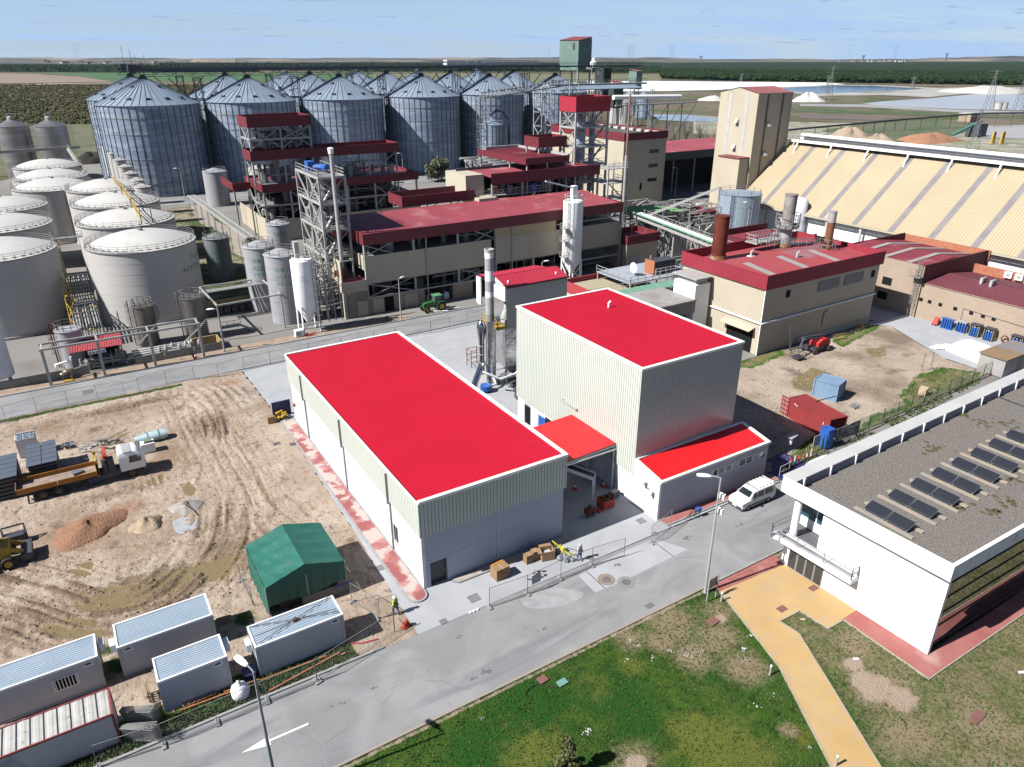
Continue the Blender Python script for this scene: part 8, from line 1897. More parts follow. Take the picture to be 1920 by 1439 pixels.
# ---- green tent
t=thing('green_tent','green tarpaulin tent with pitched roof beside the site cabins','tent',(7,46.7,0))
x0,x1,y0,y1,ze,zr=7.1,13.4,47.2,53.4,3.0,4.0
xm=(x0+x1)/2
def tgrid(mb,f,n,m):
 b=len(mb.v)
 for i in range(n+1):
  for j in range(m+1):mb.v.append(f(i/n,j/m))
 for i in range(n):
  for j in range(m):a=b+i*(m+1)+j;mb.f.append((a,a+m+1,a+m+2,a+1))
sag=lambda u,v:-.10*math.sin(u*math.pi)*abs(math.sin(v*math.pi*4))+.02*math.sin(u*21+v*17)
m_=MB();tgrid(m_,lambda u,v:(lerp(x0,xm,u),lerp(y0,y1,v),lerp(ze,zr,u)+sag(u,v)),10,24);tgrid(m_,lambda u,v:(lerp(xm,x1,u),lerp(y0,y1,v),lerp(zr,ze,u)+sag(u,v)),10,24);m_.build('roof_sheet',M_GREENT,t,smooth=60)
m_=MB();rip=lambda u:.05*math.sin(u*40)+.03*math.sin(u*73+1)
tgrid(m_,lambda u,v:(lerp(x0,x1,u),y0-.04+rip(u)*v,lerp((ze+(zr-ze)*(1-abs(2*u-1))),1.1+.15*math.sin(u*9),v)),60,5);m_.build('front_curtain',M_GREENT,t,smooth=60)
m_=MB();tgrid(m_,lambda u,v:(x0-.03+rip(u)*v,lerp(y0,y1,u),lerp(ze,.15,v)),50,4);tgrid(m_,lambda u,v:(x1+.03+rip(u)*v,lerp(y0,y1,u),lerp(ze,1.6,v)),50,4);tgrid(m_,lambda u,v:(lerp(x0,x1,u),y1+rip(u)*v,lerp((ze+(zr-ze)*(1-abs(2*u-1))),.2,v)),50,4);m_.build('side_curtain',M_GREENT,t,smooth=60)
for (x,y) in ((x0,y0),(x1,y0),(x0,y1),(x1,y1),(xm,y0)):MB().bar((x,y,0),(x,y,ze),.08).build('pole',M_STEEL,t)
MB().box(x0+2.6,y0-.1,.0,x1+.2,y0-.02,1.0).build('lower_board',pmat('dull_board',(.20,.20,.17)),t);MB().box(x0+1,y0+.6,0,x1-.6,y1-1,1.0).build('stored_pallet',M_DARKM,t)
MB().box(x1-1.2,y0-.13,.75,x1+.1,y0-.11,.98).build('blue_label',pmat('label_blue',(.08,.10,.42)),t)
# ---- people
def person(x,y,rz,lab,shirt,legs,helmet,stride=.18,z=0,bend=0):
 t=thing('person',lab,'person',(x,y,z));t.rotation_euler=(0,0,rz)
 def skin(name,vs,es,rad,mat,sub=1):
  me=bpy.data.meshes.new(name);me.from_pydata(vs,es,[]);o=bpy.data.objects.new(name,me);COL.objects.link(o);o.parent=t
  sk=o.modifiers.new('skin','SKIN');
  for i,r_ in enumerate(rad):me.skin_vertices[0].data[i].radius=(r_,r_) if not isinstance(r_,tuple) else r_
  me.skin_vertices[0].data[0].use_root=True
  if sub:o.modifiers.new('sub','SUBSURF').levels=1;o.modifiers['sub'].render_levels=1
  me.materials.append(mat);return o
 s=stride
 # body: pelvis, spine, neck, head, arms, legs (front is -y)
 B=[(0,0,.95),(0,0,1.15),(0,-.02,1.38),(0,-.02,1.5),(0,-.04,1.58),(0,-.05,1.68),(.19,-.02,1.42),(.26,.04+s*.3,1.15),(.27,-.12-s*.2,.93),(.27,-.16-s*.2,.84),(-.19,-.02,1.42),(-.26,-.04,1.15),(-.27,.02-.1,.93),(-.27,-.14,.84),(.1,0,.88),(.11,-s,.5),(.11,-s*1.05+.04,.08),(.11,-s-.16,.05),(-.1,0,.88),(-.11,s*.6,.5),(-.11,s*1.3,.08),(-.11,s*1.1-.12,.05)]
 E_=[(0,1),(1,2),(2,3),(3,4),(4,5),(2,6),(6,7),(7,8),(8,9),(2,10),(10,11),(11,12),(12,13),(0,14),(14,15),(15,16),(16,17),(0,18),(18,19),(19,20),(20,21)]
 Rr=[.13,.13,.14,.06,.09,.10,.07,.05,.04,.035,.07,.05,.04,.035,.09,.065,.045,.04,.09,.065,.045,.04]
 skin('body',B,E_,Rr,M_SKIN)
 skin('shirt',[B[i] for i in (1,0,2,6,7,8,10,11,12)],[(0,1),(0,2),(2,3),(3,4),(4,5),(2,6),(6,7),(7,8)],[.17,.165,.18,.10,.075,.06,.10,.075,.06],shirt)
 skin('trousers',[B[i] for i in (0,14,15,16,18,19,20)],[(0,1),(1,2),(2,3),(0,4),(4,5),(5,6)],[.165,.12,.09,.07,.12,.09,.07],legs)
 MB().lathe(0,-.045,[(.16,1.68),(.135,1.70),(.125,1.78),(.07,1.84),(.01,1.86)],14).build('helmet' if helmet else 'hood',M_WHITE if helmet else M_LGREY,None,smooth=60).parent=t
 for k,sx in enumerate((.11,-.11)):
  yy=-s-.08 if k==0 else s*1.1-.04
  MB().box(sx-.05,yy-.14,0,sx+.05,yy+.13,.09).build('shoe',M_DARKM,None).parent=t
 return t
p1=person(15.65,42.55,R(200),'person in white helmet, lime and navy jacket and jeans walking by the pavement end',pmat('lime_navy',(.50,.72,.05)),M_JEANS,True)
MB().lathe(0,0,[(.185,1.12),(.2,1.26),(.19,1.3)],12).build('navy_band',pmat('navy',(.02,.03,.08)),None,smooth=50).parent=p1
person(31.9,40.35,R(10),'person in white hooded overall and jeans walking behind the fence',pmat('dirty_white',(.55,.55,.50),(.45,.45,.4),8),M_JEANS,False,.1)
# ---- cartons, scrap and tools in front of the long hall
def carton(x,y,sx,sy,sz,rz,lab,open_=False):
 t=thing('carton',lab,'carton',(x,y,0),'brown cartons before the hall')
 if open_:
  m_=MB();ca,sa=math.cos(rz),math.sin(rz)
  for (cx,cy,w,d) in ((0,-sy/2,sx,.03),(0,sy/2,sx,.03),(-sx/2,0,.03,sy),(sx/2,0,.03,sy)):m_.obox((x+cx*ca-cy*sa,y+cx*sa+cy*ca,0),w,d,sz,rz)
  m_.obox((x,y,0),sx,sy,.05,rz);m_.build('side',M_CARD,t,kind='stuff')
  for (cx,cy,w,d) in ((0,sy/2+.2,sx,.4),(-sx/2-.18,0,.36,sy)):MB().obox((x+cx*ca-cy*sa,y+cx*sa+cy*ca,sz-.05),w,d,.02,rz).build('flap',M_CARD,t)
  MB().obox((x,y,.1),sx*.7,sy*.7,sz*.55,rz+.3).build('packing',M_LGREY,t)
 else:
  MB().obox((x,y,.1),sx,sy,sz,rz).build('box_body',M_CARD,t);MB().obox((x,y,0),sx*1.03,sy*1.03,.1,rz).build('pallet',M_WOOD,t);MB().obox((x,y,sz+.101),.08,sy,.004,rz).build('tape',pmat('tape_tan',(.5,.36,.2)),t)
 return t
g=G(938,1088);c0=carton(g.x+.25,g.y+.45,1.3,1.0,1.0,.05,'large brown carton with orange lid strip and red tape, left of the fence notice')
MB().obox((g.x+.25,g.y+.85,1.1),1.1,.16,.05,.1).build('orange_strip',pmat('orange_tape',(.75,.28,.02)),c0);MB().bar((g.x-.35,g.y-.07,1.05),(g.x+.85,g.y-.08,.3),.07,.01).build('barrier_tape',pmat('pink_tape',(.6,.1,.12)),c0)
carton(28.0,42.5,.7,.55,.75,.05,'small brown carton, left one of the pair beside the open carton');carton(28.75,42.6,.6,.55,.8,-.05,'small brown carton, right one of the pair beside the open carton');carton(29.7,42.1,1.15,.85,.95,-.25,'big open carton with raised flaps by the fence',True)
t=thing('timber_lengths','brown timber lengths on the pavement behind the cartons','timber',(29,43.2,0))
for k in range(5):MB().bar((28.2,43.2+k*.08,.2+.07*(k%2)),(29.9,43.4+k*.07,.24+.07*(k%2)),.1,.06).build('timber',pmat('dark_timber',(.14,.08,.05)),t)
t=thing('steel_frame_parts','white perforated steel parts lying by the fence notice','steel parts',(27.3,41,0));rr=random.Random(4)
for k in range(7):a=V(27.4+rr.uniform(-.5,.5),40.6+rr.uniform(-.5,.6),.08+k*.05);MB().bar(a,a+V(rr.uniform(-1,1),rr.uniform(-.5,.5),0),.2,.08).build('steel_part',M_STEEL,t)
t=thing('bagged_rubbish','heap of grey plastic bags and wrapping right of the open carton','rubbish heap',(30.8,41.4,0));mb=MB()
for k in range(26):x,y,r_=30.8+rr.gauss(0,.3),41.3+rr.gauss(0,.45),rr.uniform(.1,.28);mb.lathe(x,y,[(r_,0),(r_*1.1,r_*.7),(r_*.5,r_*1.3),(.02,r_*1.5)],6,rr.random())
mb.build('bag',pmat('bag_grey',(.34,.35,.38),(.12,.13,.17),5),t,kind='stuff')
t=thing('yellow_tripod','yellow folding trestle lying by the rubbish heap','trestle',(31.1,42,0))
for (p,q) in [((30.6,42.6,.1),(32.0,41.2,.1)),((30.8,42.9,.9),(31.6,41.2,.1)),((30.9,42.6,.1),(31.3,42.3,.7)),((30.8,42.9,.9),(31.2,42.6,.1))]:MB().bar(p,q,.06).build('tube',pmat('lemon',(.75,.65,.05)),t)
MB().obox((31.3,42.0,.3),.3,.3,.25,.4).build('yellow_box',pmat('lemon',(.75,.65,.05)),t)
t=thing('steel_trolley_frame','grey tubular frame lying in front of the man in white','frame',(31.6,40.9,0))
for (p,q) in [((31.4,42.2,.1),(32.0,40.9,.1)),((32.0,42.2,.1),(32.7,41.1,.1)),((31.4,42.2,.1),(32.0,42.2,.1)),((32.0,40.9,.1),(32.7,41.1,.1))]:MB().bar(p,q,.06).build('tube',M_STEELD,t)
# things under the canopy
g=G(1135,950);t=thing('red_tool_bin','red steel bin full of green cable at the open gap between the halls','bin',(g.x,g.y,0))
m_=MB();
for (cx,cy,w,d) in ((0,-.55,1.3,.05),(0,.55,1.3,.05),(-.65,0,.05,1.1),(.65,0,.05,1.1)):m_.obox((g.x+cx,g.y+cy,.1),w,d,.9)
m_.obox((g.x,g.y,.1),1.3,1.1,.06);m_.build('bin_wall',pmat('bin_red',(.50,.05,.02)),t,kind='stuff')
mb=MB()
for k in range(26):a=6.28*rr.random();mb.tube([(g.x+.4*math.cos(a+j*.7),g.y+.35*math.sin(a+j*.7),.85+.12*rr.random()+.05*j) for j in range(5)],.035,4)
mb.build('cable',pmat('cable_green',(.05,.12,.04)),t,kind='stuff')
g2=G(1105,966);t=thing('red_compressor','dark red compressor with black hose left of the red bin','compressor',(g2.x,g2.y,0));MB().obox((g2.x,g2.y,.25),.9,.6,.55).build('body',pmat('deep_red',(.22,.02,.015)),t);MB().lathe(g2.x+.1,g2.y,[(.25,.8),(.25,1.05),(.1,1.1)],10).build('motor',M_DARKM,t)
for sx in (-.3,.3):wheel(t,g2.x+sx,g2.y-.33,.2,.2,.1)
t=thing('red_tool_case','small red tool case on the shaded concrete','tool case',(g2.x+1.2,g2.y-.1,0));MB().obox((g2.x+1.2,g2.y-.1,0),.55,.35,.3).build('case',pmat('bin_red',(.50,.05,.02)),t);MB().bar((g2.x+1.1,g2.y-.1,.36),(g2.x+1.3,g2.y-.1,.36),.03).build('handle',M_DARKM,t)
t=thing('generator','black generator box right of the red bin','generator',(g.x+1.6,g.y+.8,0));MB().obox((g.x+1.7,g.y+.8,.1),1.1,.7,.6,.3).build('casing',M_DARKM,t);MB().obox((g.x+1.7,g.y+.8,.7),.6,.5,.05,.3).build('lid',M_TANKG,t)
t=thing('belt_conveyor','white sided inclined belt conveyor under the red canopy','conveyor',(38,50,0))
a,b=V(34.6,52.6,4.0),V(39.0,47.6,2.4);s_=V(0,0,1).cross((b-a).normalized())
for k in (-1,1):MB().bar(a+s_*k*.5,b+s_*k*.5,.08,.35).build('side_guard',M_WHITE,t)
MB().bar(a,b,.9,.08).build('belt',M_DARKM,t)
for q in (b,a.lerp(b,.5)):
 for k in (-1,1):MB().bar(q+s_*k*.5,V(q.x+s_.x*k*.5,q.y+s_.y*k*.5,0),.09).build('leg',M_WHITE,t)
g=G(1131,913);cone(g.x,g.y,'small cone in the shade under the red canopy, right one');g=G(1078,918);cone(g.x,g.y,'small cone in the shade under the red canopy, left one')
# things at the far door of the long hall
t=thing('yellow_pallet_truck','yellow rough machine by a blue board at the far left corner of the long hall','machine',(17.4,81,0))
m_=MB();
for k in range(6):m_.obox((17.0+rr.uniform(-.8,1),80.9+rr.uniform(-.5,.5),.1+k*.12),rr.uniform(.4,1),rr.uniform(.2,.4),.2,rr.random())
m_.build('frame',M_YEL,t,kind='stuff');wheel(t,16.6,80.5,.25,.25,.15);wheel(t,17.9,80.5,.25,.25,.15)
tag(MB().box(16.7,81.9,0,18.9,82.1,1.9).build('blue_hoarding',M_DBLUE),'dark blue hoarding board behind the yellow machine','board')
t=thing('carton','tan carton left of the yellow machine','carton',(16.2,80.7,0),'brown cartons before the hall');MB().box(15.7,80.4,0,16.5,81.2,.85).build('box_body',M_CARD,t)
# red plate compactor near the lime man
g=G(762,1175);t=thing('plate_compactor','small red plate compactor on the dirt below the man in lime','compactor',(g.x,g.y,0));MB().obox((g.x,g.y,0),.7,.45,.08,.2).obox((g.x,g.y,.08),.4,.3,.35,.2).build('body',pmat('bin_red',(.5,.05,.02)),t);MB().bar((g.x-.2,g.y,.3),(g.x-.5,g.y+.1,.95),.04).lathe(g.x+.05,g.y,[(.13,.43),(.13,.62),(.05,.66)],8).build('handle',pmat('bin_red',(.5,.05,.02)),t)
t=thing('loose_blocks','two small pale blocks lying on the concrete by the road','blocks',(21.4,38.3,0));g=G(888,1147)
for k in range(3):MB().obox((g.x-.3+k*.33,g.y,0),.2,.16,.1,.2*k).build('block',M_WHITE,t)
# pipes on the verge
t=thing('orange_pipes','long orange plastic pipes lying on the grass before the cabins','pipes',(5,40.6,0))
for (p,q,r_) in [((505,1298),(637,1226),.07),((488,1278),(612,1232),.05),((337,1335),(432,1300),.06),((420,1300),(487,1276),.05),((640,1230),(648,1227),.07)]:
 a,b=G(*p),G(*q);MB().tube([a+V(0,0,.1),b+V(0,0,.12)],r_,8).build('pipe',pmat('pipe_orange',(.55,.17,.06),(.5,.2,.1),2),t,smooth=50)
t=thing('red_hose','pink red hose running from the cabin corner along the ground','hose',(11.5,42,0));MB().tube([G(646,1165,1.8),G(649,1190,.6),G(655,1206,.06),G(680,1206,.06),G(708,1198,.06)],.05,6).build('hose',pmat('hose_red',(.60,.03,.06)),t,smooth=50)
g=G(452,1305);t=thing('white_big_bag','full white big bag between the two front cabins','big bag',(g.x,g.y,0))
mb=MB();n=16
for (r_,z) in ((.45,0),(.58,.12),(.62,.45),(.58,.75),(.42,.95),(.16,1.05),(.12,1.35),(.02,1.4)):
 for k in range(n):a=6.283*k/n;q=r_*(1+.06*math.sin(a*5+z*4));mb.v.append((g.x+q*math.cos(a),g.y+q*math.sin(a),z+.03*math.sin(a*3)))
for i in range(7):
 for k in range(n):a=i*n+k;b=i*n+(k+1)%n;mb.f.append((a,b,b+n,a+n))
mb.build('bag',M_BAG,t,smooth=60)
g=G(470,1270);t=thing('blue_barrel','dark blue cable drum in the shade behind the white bag','drum',(g.x,g.y,0));MB().lathe(g.x,g.y,[(.55,0),(.55,.06),(.3,.08),(.3,.6),(.55,.62),(.55,.68)],16).build('drum',M_DBLUE,t,smooth=40)
for (px,py,lab) in [(284,1310,'wooden pallet leaning on the short cabin'),(420,1165,'small wooden pallet behind the long cabin'),(462,1062,'small pale pallet at the left of the green tent')]:
 g=G(px,py);t=thing('wooden_pallet',lab,'pallet',(g.x,g.y,0),'wooden pallets')
 vert_='leaning' in lab
 for k in range(5):(MB().box(g.x-.15,g.y-.5+k*.22,.1,g.x-.1,g.y-.38+k*.22,1.1) if vert_ else MB().box(g.x-.5,g.y-.4+k*.19,.1,g.x+.5,g.y-.28+k*.19,.13)).build('slat',M_WOOD,t)
 for k in range(3):(MB().box(g.x-.1,g.y-.5,.15+k*.42,g.x,g.y+.5,.23+k*.42) if vert_ else MB().box(g.x-.5+k*.42,g.y-.4,0,g.x-.4+k*.42,g.y+.48,.1)).build('bearer',M_WOOD,t)
t=thing('ladder_on_grass','aluminium ladder lying on orange pipe before the short cabin','ladder',(0,41,0));a,b=G(345,1330),G(405,1305)
for o_ in (0,.35):MB().bar(a+V(0,o_,.2),b+V(0,o_,.2),.05).build('rail',M_RUST2,t)
for k in range(7):q=a.lerp(b,k/6+.0);MB().bar(q+V(0,0,.2),q+V(0,.35,.2),.03).build('rung',M_STEEL,t)
# ---- sand heaps in the dirt yard
def heap(name,px,py,rx_,ry_,h,mat,lab,seed,rz=0):
 g=G(px,py);mb=MB();n=40;R_=14;rr=np.random.default_rng(seed)
 ph=rr.random(6)*6.28
 for i in range(R_+1):
  for k in range(n):
   a=6.283*k/n;q=i/R_;sh=1+.12*math.sin(2*a+ph[0])+.09*math.sin(3*a+ph[1])+.05*math.sin(7*a+ph[2]);X=rx_*q*sh*math.cos(a);Y=ry_*q*sh*math.sin(a)
   z=h*(1-q**1.5)*(1+.25*math.sin(a+ph[3])*q+.18*math.sin(3*a+q*4+ph[4]))+rr.normal(0,.035)*h*(1-q)
   mb.v.append((g.x+X*math.cos(rz)-Y*math.sin(rz),g.y+X*math.sin(rz)+Y*math.cos(rz),max(z,-.08) if i<R_ else -.12))
 for i in range(R_):
  for k in range(n):a=i*n+k;b=i*n+(k+1)%n;mb.f.append((a,a+n,b+n,b))
 return tag(mb.build(name,mat,smooth=35),lab,'sand heap')
heap('sand_heap',166,992,3.3,2.5,.75,pmat('red_sand',(.38,.21,.13),(.31,.17,.11),1.2,rough=.97,bump=1,bscale=5,c3=(.27,.14,.085),s3=6,lo3=.55,hi3=.7,bdist=.12),'wide flat topped reddish sand heap in the dirt yard',3,.25)
heap('sand_heap',275,985,1.7,1.3,.75,pmat('yellow_sand',(.50,.39,.28),(.42,.32,.22),1.2,rough=.97,bump=1,bscale=6,bdist=.1),'pale yellow sand heap between the red and the grey heap',5)
heap('sand_heap',350,952,1.5,1.4,.6,pmat('grey_sand',(.46,.43,.40),(.36,.34,.32),2,rough=.97,bump=1,bscale=8,bdist=.1),'grey mortar sand heap with a plank and blue cloth',8)
sheet('cement_stain',smoothpath([G2(322,980),G2(345,970),G2(372,975),G2(368,992),G2(335,1003),G2(322,980)],4),.05,pmat('cement',(.36,.38,.42),(.46,.46,.47),1.5))
t=thing('plank','thin plank lying on the grey sand heap','plank',tuple(G(350,945,.6)));MB().bar(G(342,942,.75),G(360,962,.55),.1,.04).build('board',M_WOOD,t)
# ---- crane truck
t=thing('crane_truck','white cabbed lorry with orange drop side bed and folded red crane','lorry',(-4,77,0))
y0,y1=75.75,78.25
M_TO=pmat('truck_orange',(.52,.20,.02),(.42,.17,.02),1.2,c3=(.2,.1,.04),s3=2,lo3=.6,hi3=.75)
MB().box(-9.4,y0+.1,1.15,-2.4,y1-.1,1.3).build('bed_floor',pmat('muddy_floor',(.40,.31,.26),(.26,.19,.15),1.5),t)
for (a,b) in ((-9.4,-6.0),(-5.95,-2.5)):
 MB().box(a,y0,1.2,b,y0+.08,1.75).build('side_board',M_TO,t);MB().box(a,y1-.08,1.2,b,y1,1.75).build('side_board',M_TO,t)
MB().box(-9.5,y0,1.2,-9.42,y1,1.75).build('tail_board',M_RUST2,t);MB().box(-2.45,y0,1.2,-2.3,y1,2.5).box(-2.5,y0,1.1,-2.28,y0+.25,2.9).box(-2.5,y1-.25,1.1,-2.28,y1,2.9).build('headboard',pmat('truck_yellow',(.58,.36,.03)),t)
MB().box(-9.2,76.4,.75,1.4,76.7,1.1).box(-9.2,77.3,.75,1.4,77.6,1.1).build('chassis',M_DARKM,t)
MB().box(-3.4,y0+.05,.55,-2.0,y0+.5,1.05).build('tool_box',M_DBLUE,t)
c_=MB();rg=[]
for (z,xa,xb,s_) in ((.95,-.35,1.95,0),(1.6,-.38,2.02,0),(2.3,-.36,1.85,.02),(2.85,-.3,1.45,.12),(2.98,-.15,1.2,.22)):rg.append([(xa,y0+.02+s_,z),(xb,y0+.02+s_,z),(xb+.1,77,z),(xb,y1-.02-s_,z),(xa,y1-.02-s_,z)])
loft(c_,rg);c_.f=[f[::-1] for f in c_.f];c_.build('cab',M_WHITE,t,smooth=30)
MB().add([(.55,y0+.005,1.75),(1.55,y0+.005,1.75),(1.35,y0+.05,2.5),(.6,y0+.05,2.5)],[(0,1,2,3)]).build('side_window',M_GLASS,t);MB().add([(1.96,y0+.25,1.75),(1.96,y1-.25,1.75),(1.62,y1-.3,2.6),(1.62,y0+.3,2.6)],[(0,1,2,3)]).build('windscreen',M_GLASS,t)
MB().box(1.5,y0-.2,1.9,1.65,y0-.02,2.4).build('wing_mirror',M_DARKM,t);MB().box(1.7,y0+.05,.5,2.1,y1-.05,.95).build('bumper',M_DARKM,t)
MB().box(.1,y0+.1,2.99,.9,y1-.3,3.03).build('roof_hatch',M_STEEL,t)
for (x) in (-7.4,-6.0,.6):
 for y in (y0+.2,y1-.2):wheel(t,x,y,.52,.52,.35,rim=pmat('muddy_rim',(.10,.08,.07)))
MB().box(-1.9,76.5,1.1,-1.1,77.5,2.4).bar((-1.5,77,2.4),(-1.5,75.9,3.3),.35).bar((-1.5,75.9,3.2),(-1.45,78.2,3.0),.3).build('crane_column',pmat('crane_red',(.45,.07,.03)),t)
MB().box(-1.4,76,1.3,-.8,76.7,2.6).lathe(-1.7,76.2,[(.25,1.2),(.25,2.6)],8).build('crane_hydraulics',M_DARKM,t);MB().bar((-8.6,y0+.1,.9),(-8.7,y0-.1,.1),.12).build('stabiliser',M_DARKM,t)
MB().obox((-4.2,77.2,1.3),.9,.7,.25,.3).build('load_bag',pmat('slate',(.14,.17,.20)),t)
# black formwork modules, rolls and bundles
def formwork(x0,x1,y0,y1,h,lab):
 t=thing('formwork_stack',lab,'formwork stack',(x0,y0,0),'stacks of dark panels beside the lorry')
 nz=5
 for k in range(nz):MB().box(x0+.1,y0+.1,.15+k*(h/nz),x1-.1,y1-.1,.15+(k+.7)*(h/nz)).build('panel_layer',M_DARKM,t)
 for (a,b) in ((x0,(x0+x1)/2-.03),((x0+x1)/2+.03,x1)):
  m=5
  for j in range(m):
   ya=y0+(y1-y0)*j/m;MB().box(a,ya+.03,h+.18,b,ya+(y1-y0)/m-.03,h+.26).build('top_panel',pmat('slate_panel',(.11,.13,.17),(.13,.15,.19),.8,rough=.45),t)
formwork(-8.4,-5.7,78.9,84.2,2.2,'tall stack of dark slate panels behind the lorry bed, right one');formwork(-12.2,-9.2,77.6,83.0,2.2,'tall stack of dark slate panels behind the lorry bed, left one at the edge')
t=thing('wrapped_rolls','white plastic wrapped pack of dark rolls standing by the slate stack','wrapped rolls',(-8.6,87,0))
for i in range(3):
 for j in range(2):MB().lathe(-9.1+i*.6,86.9+j*.6,[(.29,.1),(.29,2.3)],12).build('roll',pmat('roll_blue',(.35,.42,.50)),t,smooth=40);MB().lathe(-9.1+i*.6,86.9+j*.6,[(.16,2.31),(.16,2.33)],10).build('roll_core',M_DARKM,t)
MB().box(-9.45,86.55,.05,-7.55,86.6,2.2).box(-9.45,86.6,.05,-9.4,87.9,2.25).box(-9.4,87.85,.1,-7.6,87.9,2.4).build('white_wrap',M_BAG,t)
t=thing('plastic_bundle','cyan tinted plastic wrapped bundle lying on the dirt right of the lorry cab','bundle',(3,83.4,0));b=MB();rg=[]
for (x,s_) in ((1.6,.5),(2.4,.75),(3.4,.95),(4.6,1.0),(5.0,.9)):rg.append([(x,83.4+s_*.75*math.cos(a),.55+.55*s_*math.sin(a)) for a in [6.283*k/12 for k in range(12)]])
loft(b,rg).build('wrap',pmat('cyan_wrap',(.45,.60,.64),(.55,.66,.70),1.2,rough=.25),t,smooth=50)
for x in (2.9,4.1):MB().add([(x+dx,83.4+.80*math.cos(a),.55+.6*math.sin(a)) for dx in (0,.08) for a in [6.283*k/12 for k in range(12)]],[(k,(k+1)%12,12+(k+1)%12,12+k) for k in range(12)]).build('strap',M_TEAL,t)
t=thing('white_pallet_load','white wrapped square load in front of the plastic bundle','pallet load',(2.6,81,0));MB().box(2.0,80.4,.12,3.4,81.5,1.15).build('wrapped_load',M_BAG,t);MB().box(2.0,80.4,0,3.4,81.5,.1).build('pallet',M_WOOD,t);MB().box(2.4,80.6,1.16,3.2,81.2,1.4).build('top_scrap',pmat('scrap_green',(.2,.24,.18)),t)
rr=random.Random(9)
for (px,py,lab,col) in [(130,838,'scrap heap behind the slate stack',(.2,.25,.32)),(162,846,'pale scrap tubes beside the lorry headboard',(.6,.6,.6)),(195,832,'grey scrap bundle behind the red crane',(.42,.44,.46)),(222,836,'dark scrap behind the white cab',(.12,.12,.12))]:
 g=G(px,py);t=thing('scrap_pile',lab,'scrap pile',(g.x,g.y,0),'scrap piles behind the lorry');b=MB()
 for k in range(14):a=g+V(rr.gauss(0,.5),rr.gauss(0,.5),rr.uniform(.05,.5));b.bar(a,a+V(rr.uniform(-.9,.9),rr.uniform(-.6,.6),rr.uniform(-.1,.3)),rr.uniform(.04,.16))
 b.build('scrap',pmat('scrap_%d' % px,col,tuple(c*.6 for c in col),5),t,kind='stuff')
# yellow telehandler at the left edge
t=thing('yellow_loader','yellow backhoe loader cut by the left edge of the picture','loader',(-10,66.5,0))
MB().box(-13.5,65.4,.9,-9.9,67.2,1.9).bar((-10.6,65.6,1.9),(-9.0,65.7,1.0),.3).bar((-10.6,67.0,1.9),(-9.0,67.0,1.0),.3).build('body',pmat('loader_yellow',(.60,.38,.02),(.5,.33,.03),1.5),t)
c_=MB();loft(c_,[[(-12.4,65.5,z),(-10.9+d,65.5,z),(-10.9+d,67.1,z),(-12.4,67.1,z)] for z,d in ((1.9,0),(2.9,-.1))]);c_.f=[f[::-1] for f in c_.f];c_.build('cab',M_GLASS,t);MB().box(-12.5,65.4,2.92,-10.8,67.2,3.02).build('cab_roof',M_YEL,t)
MB().box(-9.2,65.2,.3,-8.4,67.5,1.0).build('bucket',M_DARKM,t)
for (x,y,r_) in ((-12.6,65.1,.75),(-12.6,67.5,.75),(-10.2,65.1,.55),(-10.2,67.5,.55)):wheel(t,x,y,r_,r_,.4,rim=M_YEL)
t=thing('black_skip','dark frame attachment standing behind the loader bucket','attachment',(-9.5,69.3,0));b=MB()
for (p,q) in [((-10.6,69.6,0),(-10.6,69.6,1.5)),((-8.9,69.6,0),(-8.9,69.6,1.5)),((-10.6,69.6,1.5),(-8.9,69.6,1.5)),((-10.6,68.6,0),(-10.6,69.6,1.5)),((-8.9,68.6,0),(-8.9,69.6,1.5)),((-10.6,69.6,.8),(-8.9,69.6,.8))]:b.bar(p,q,.12)
b.box(-10.5,68.7,.1,-9,69.5,.9);b.build('frame',M_DARKM,t)
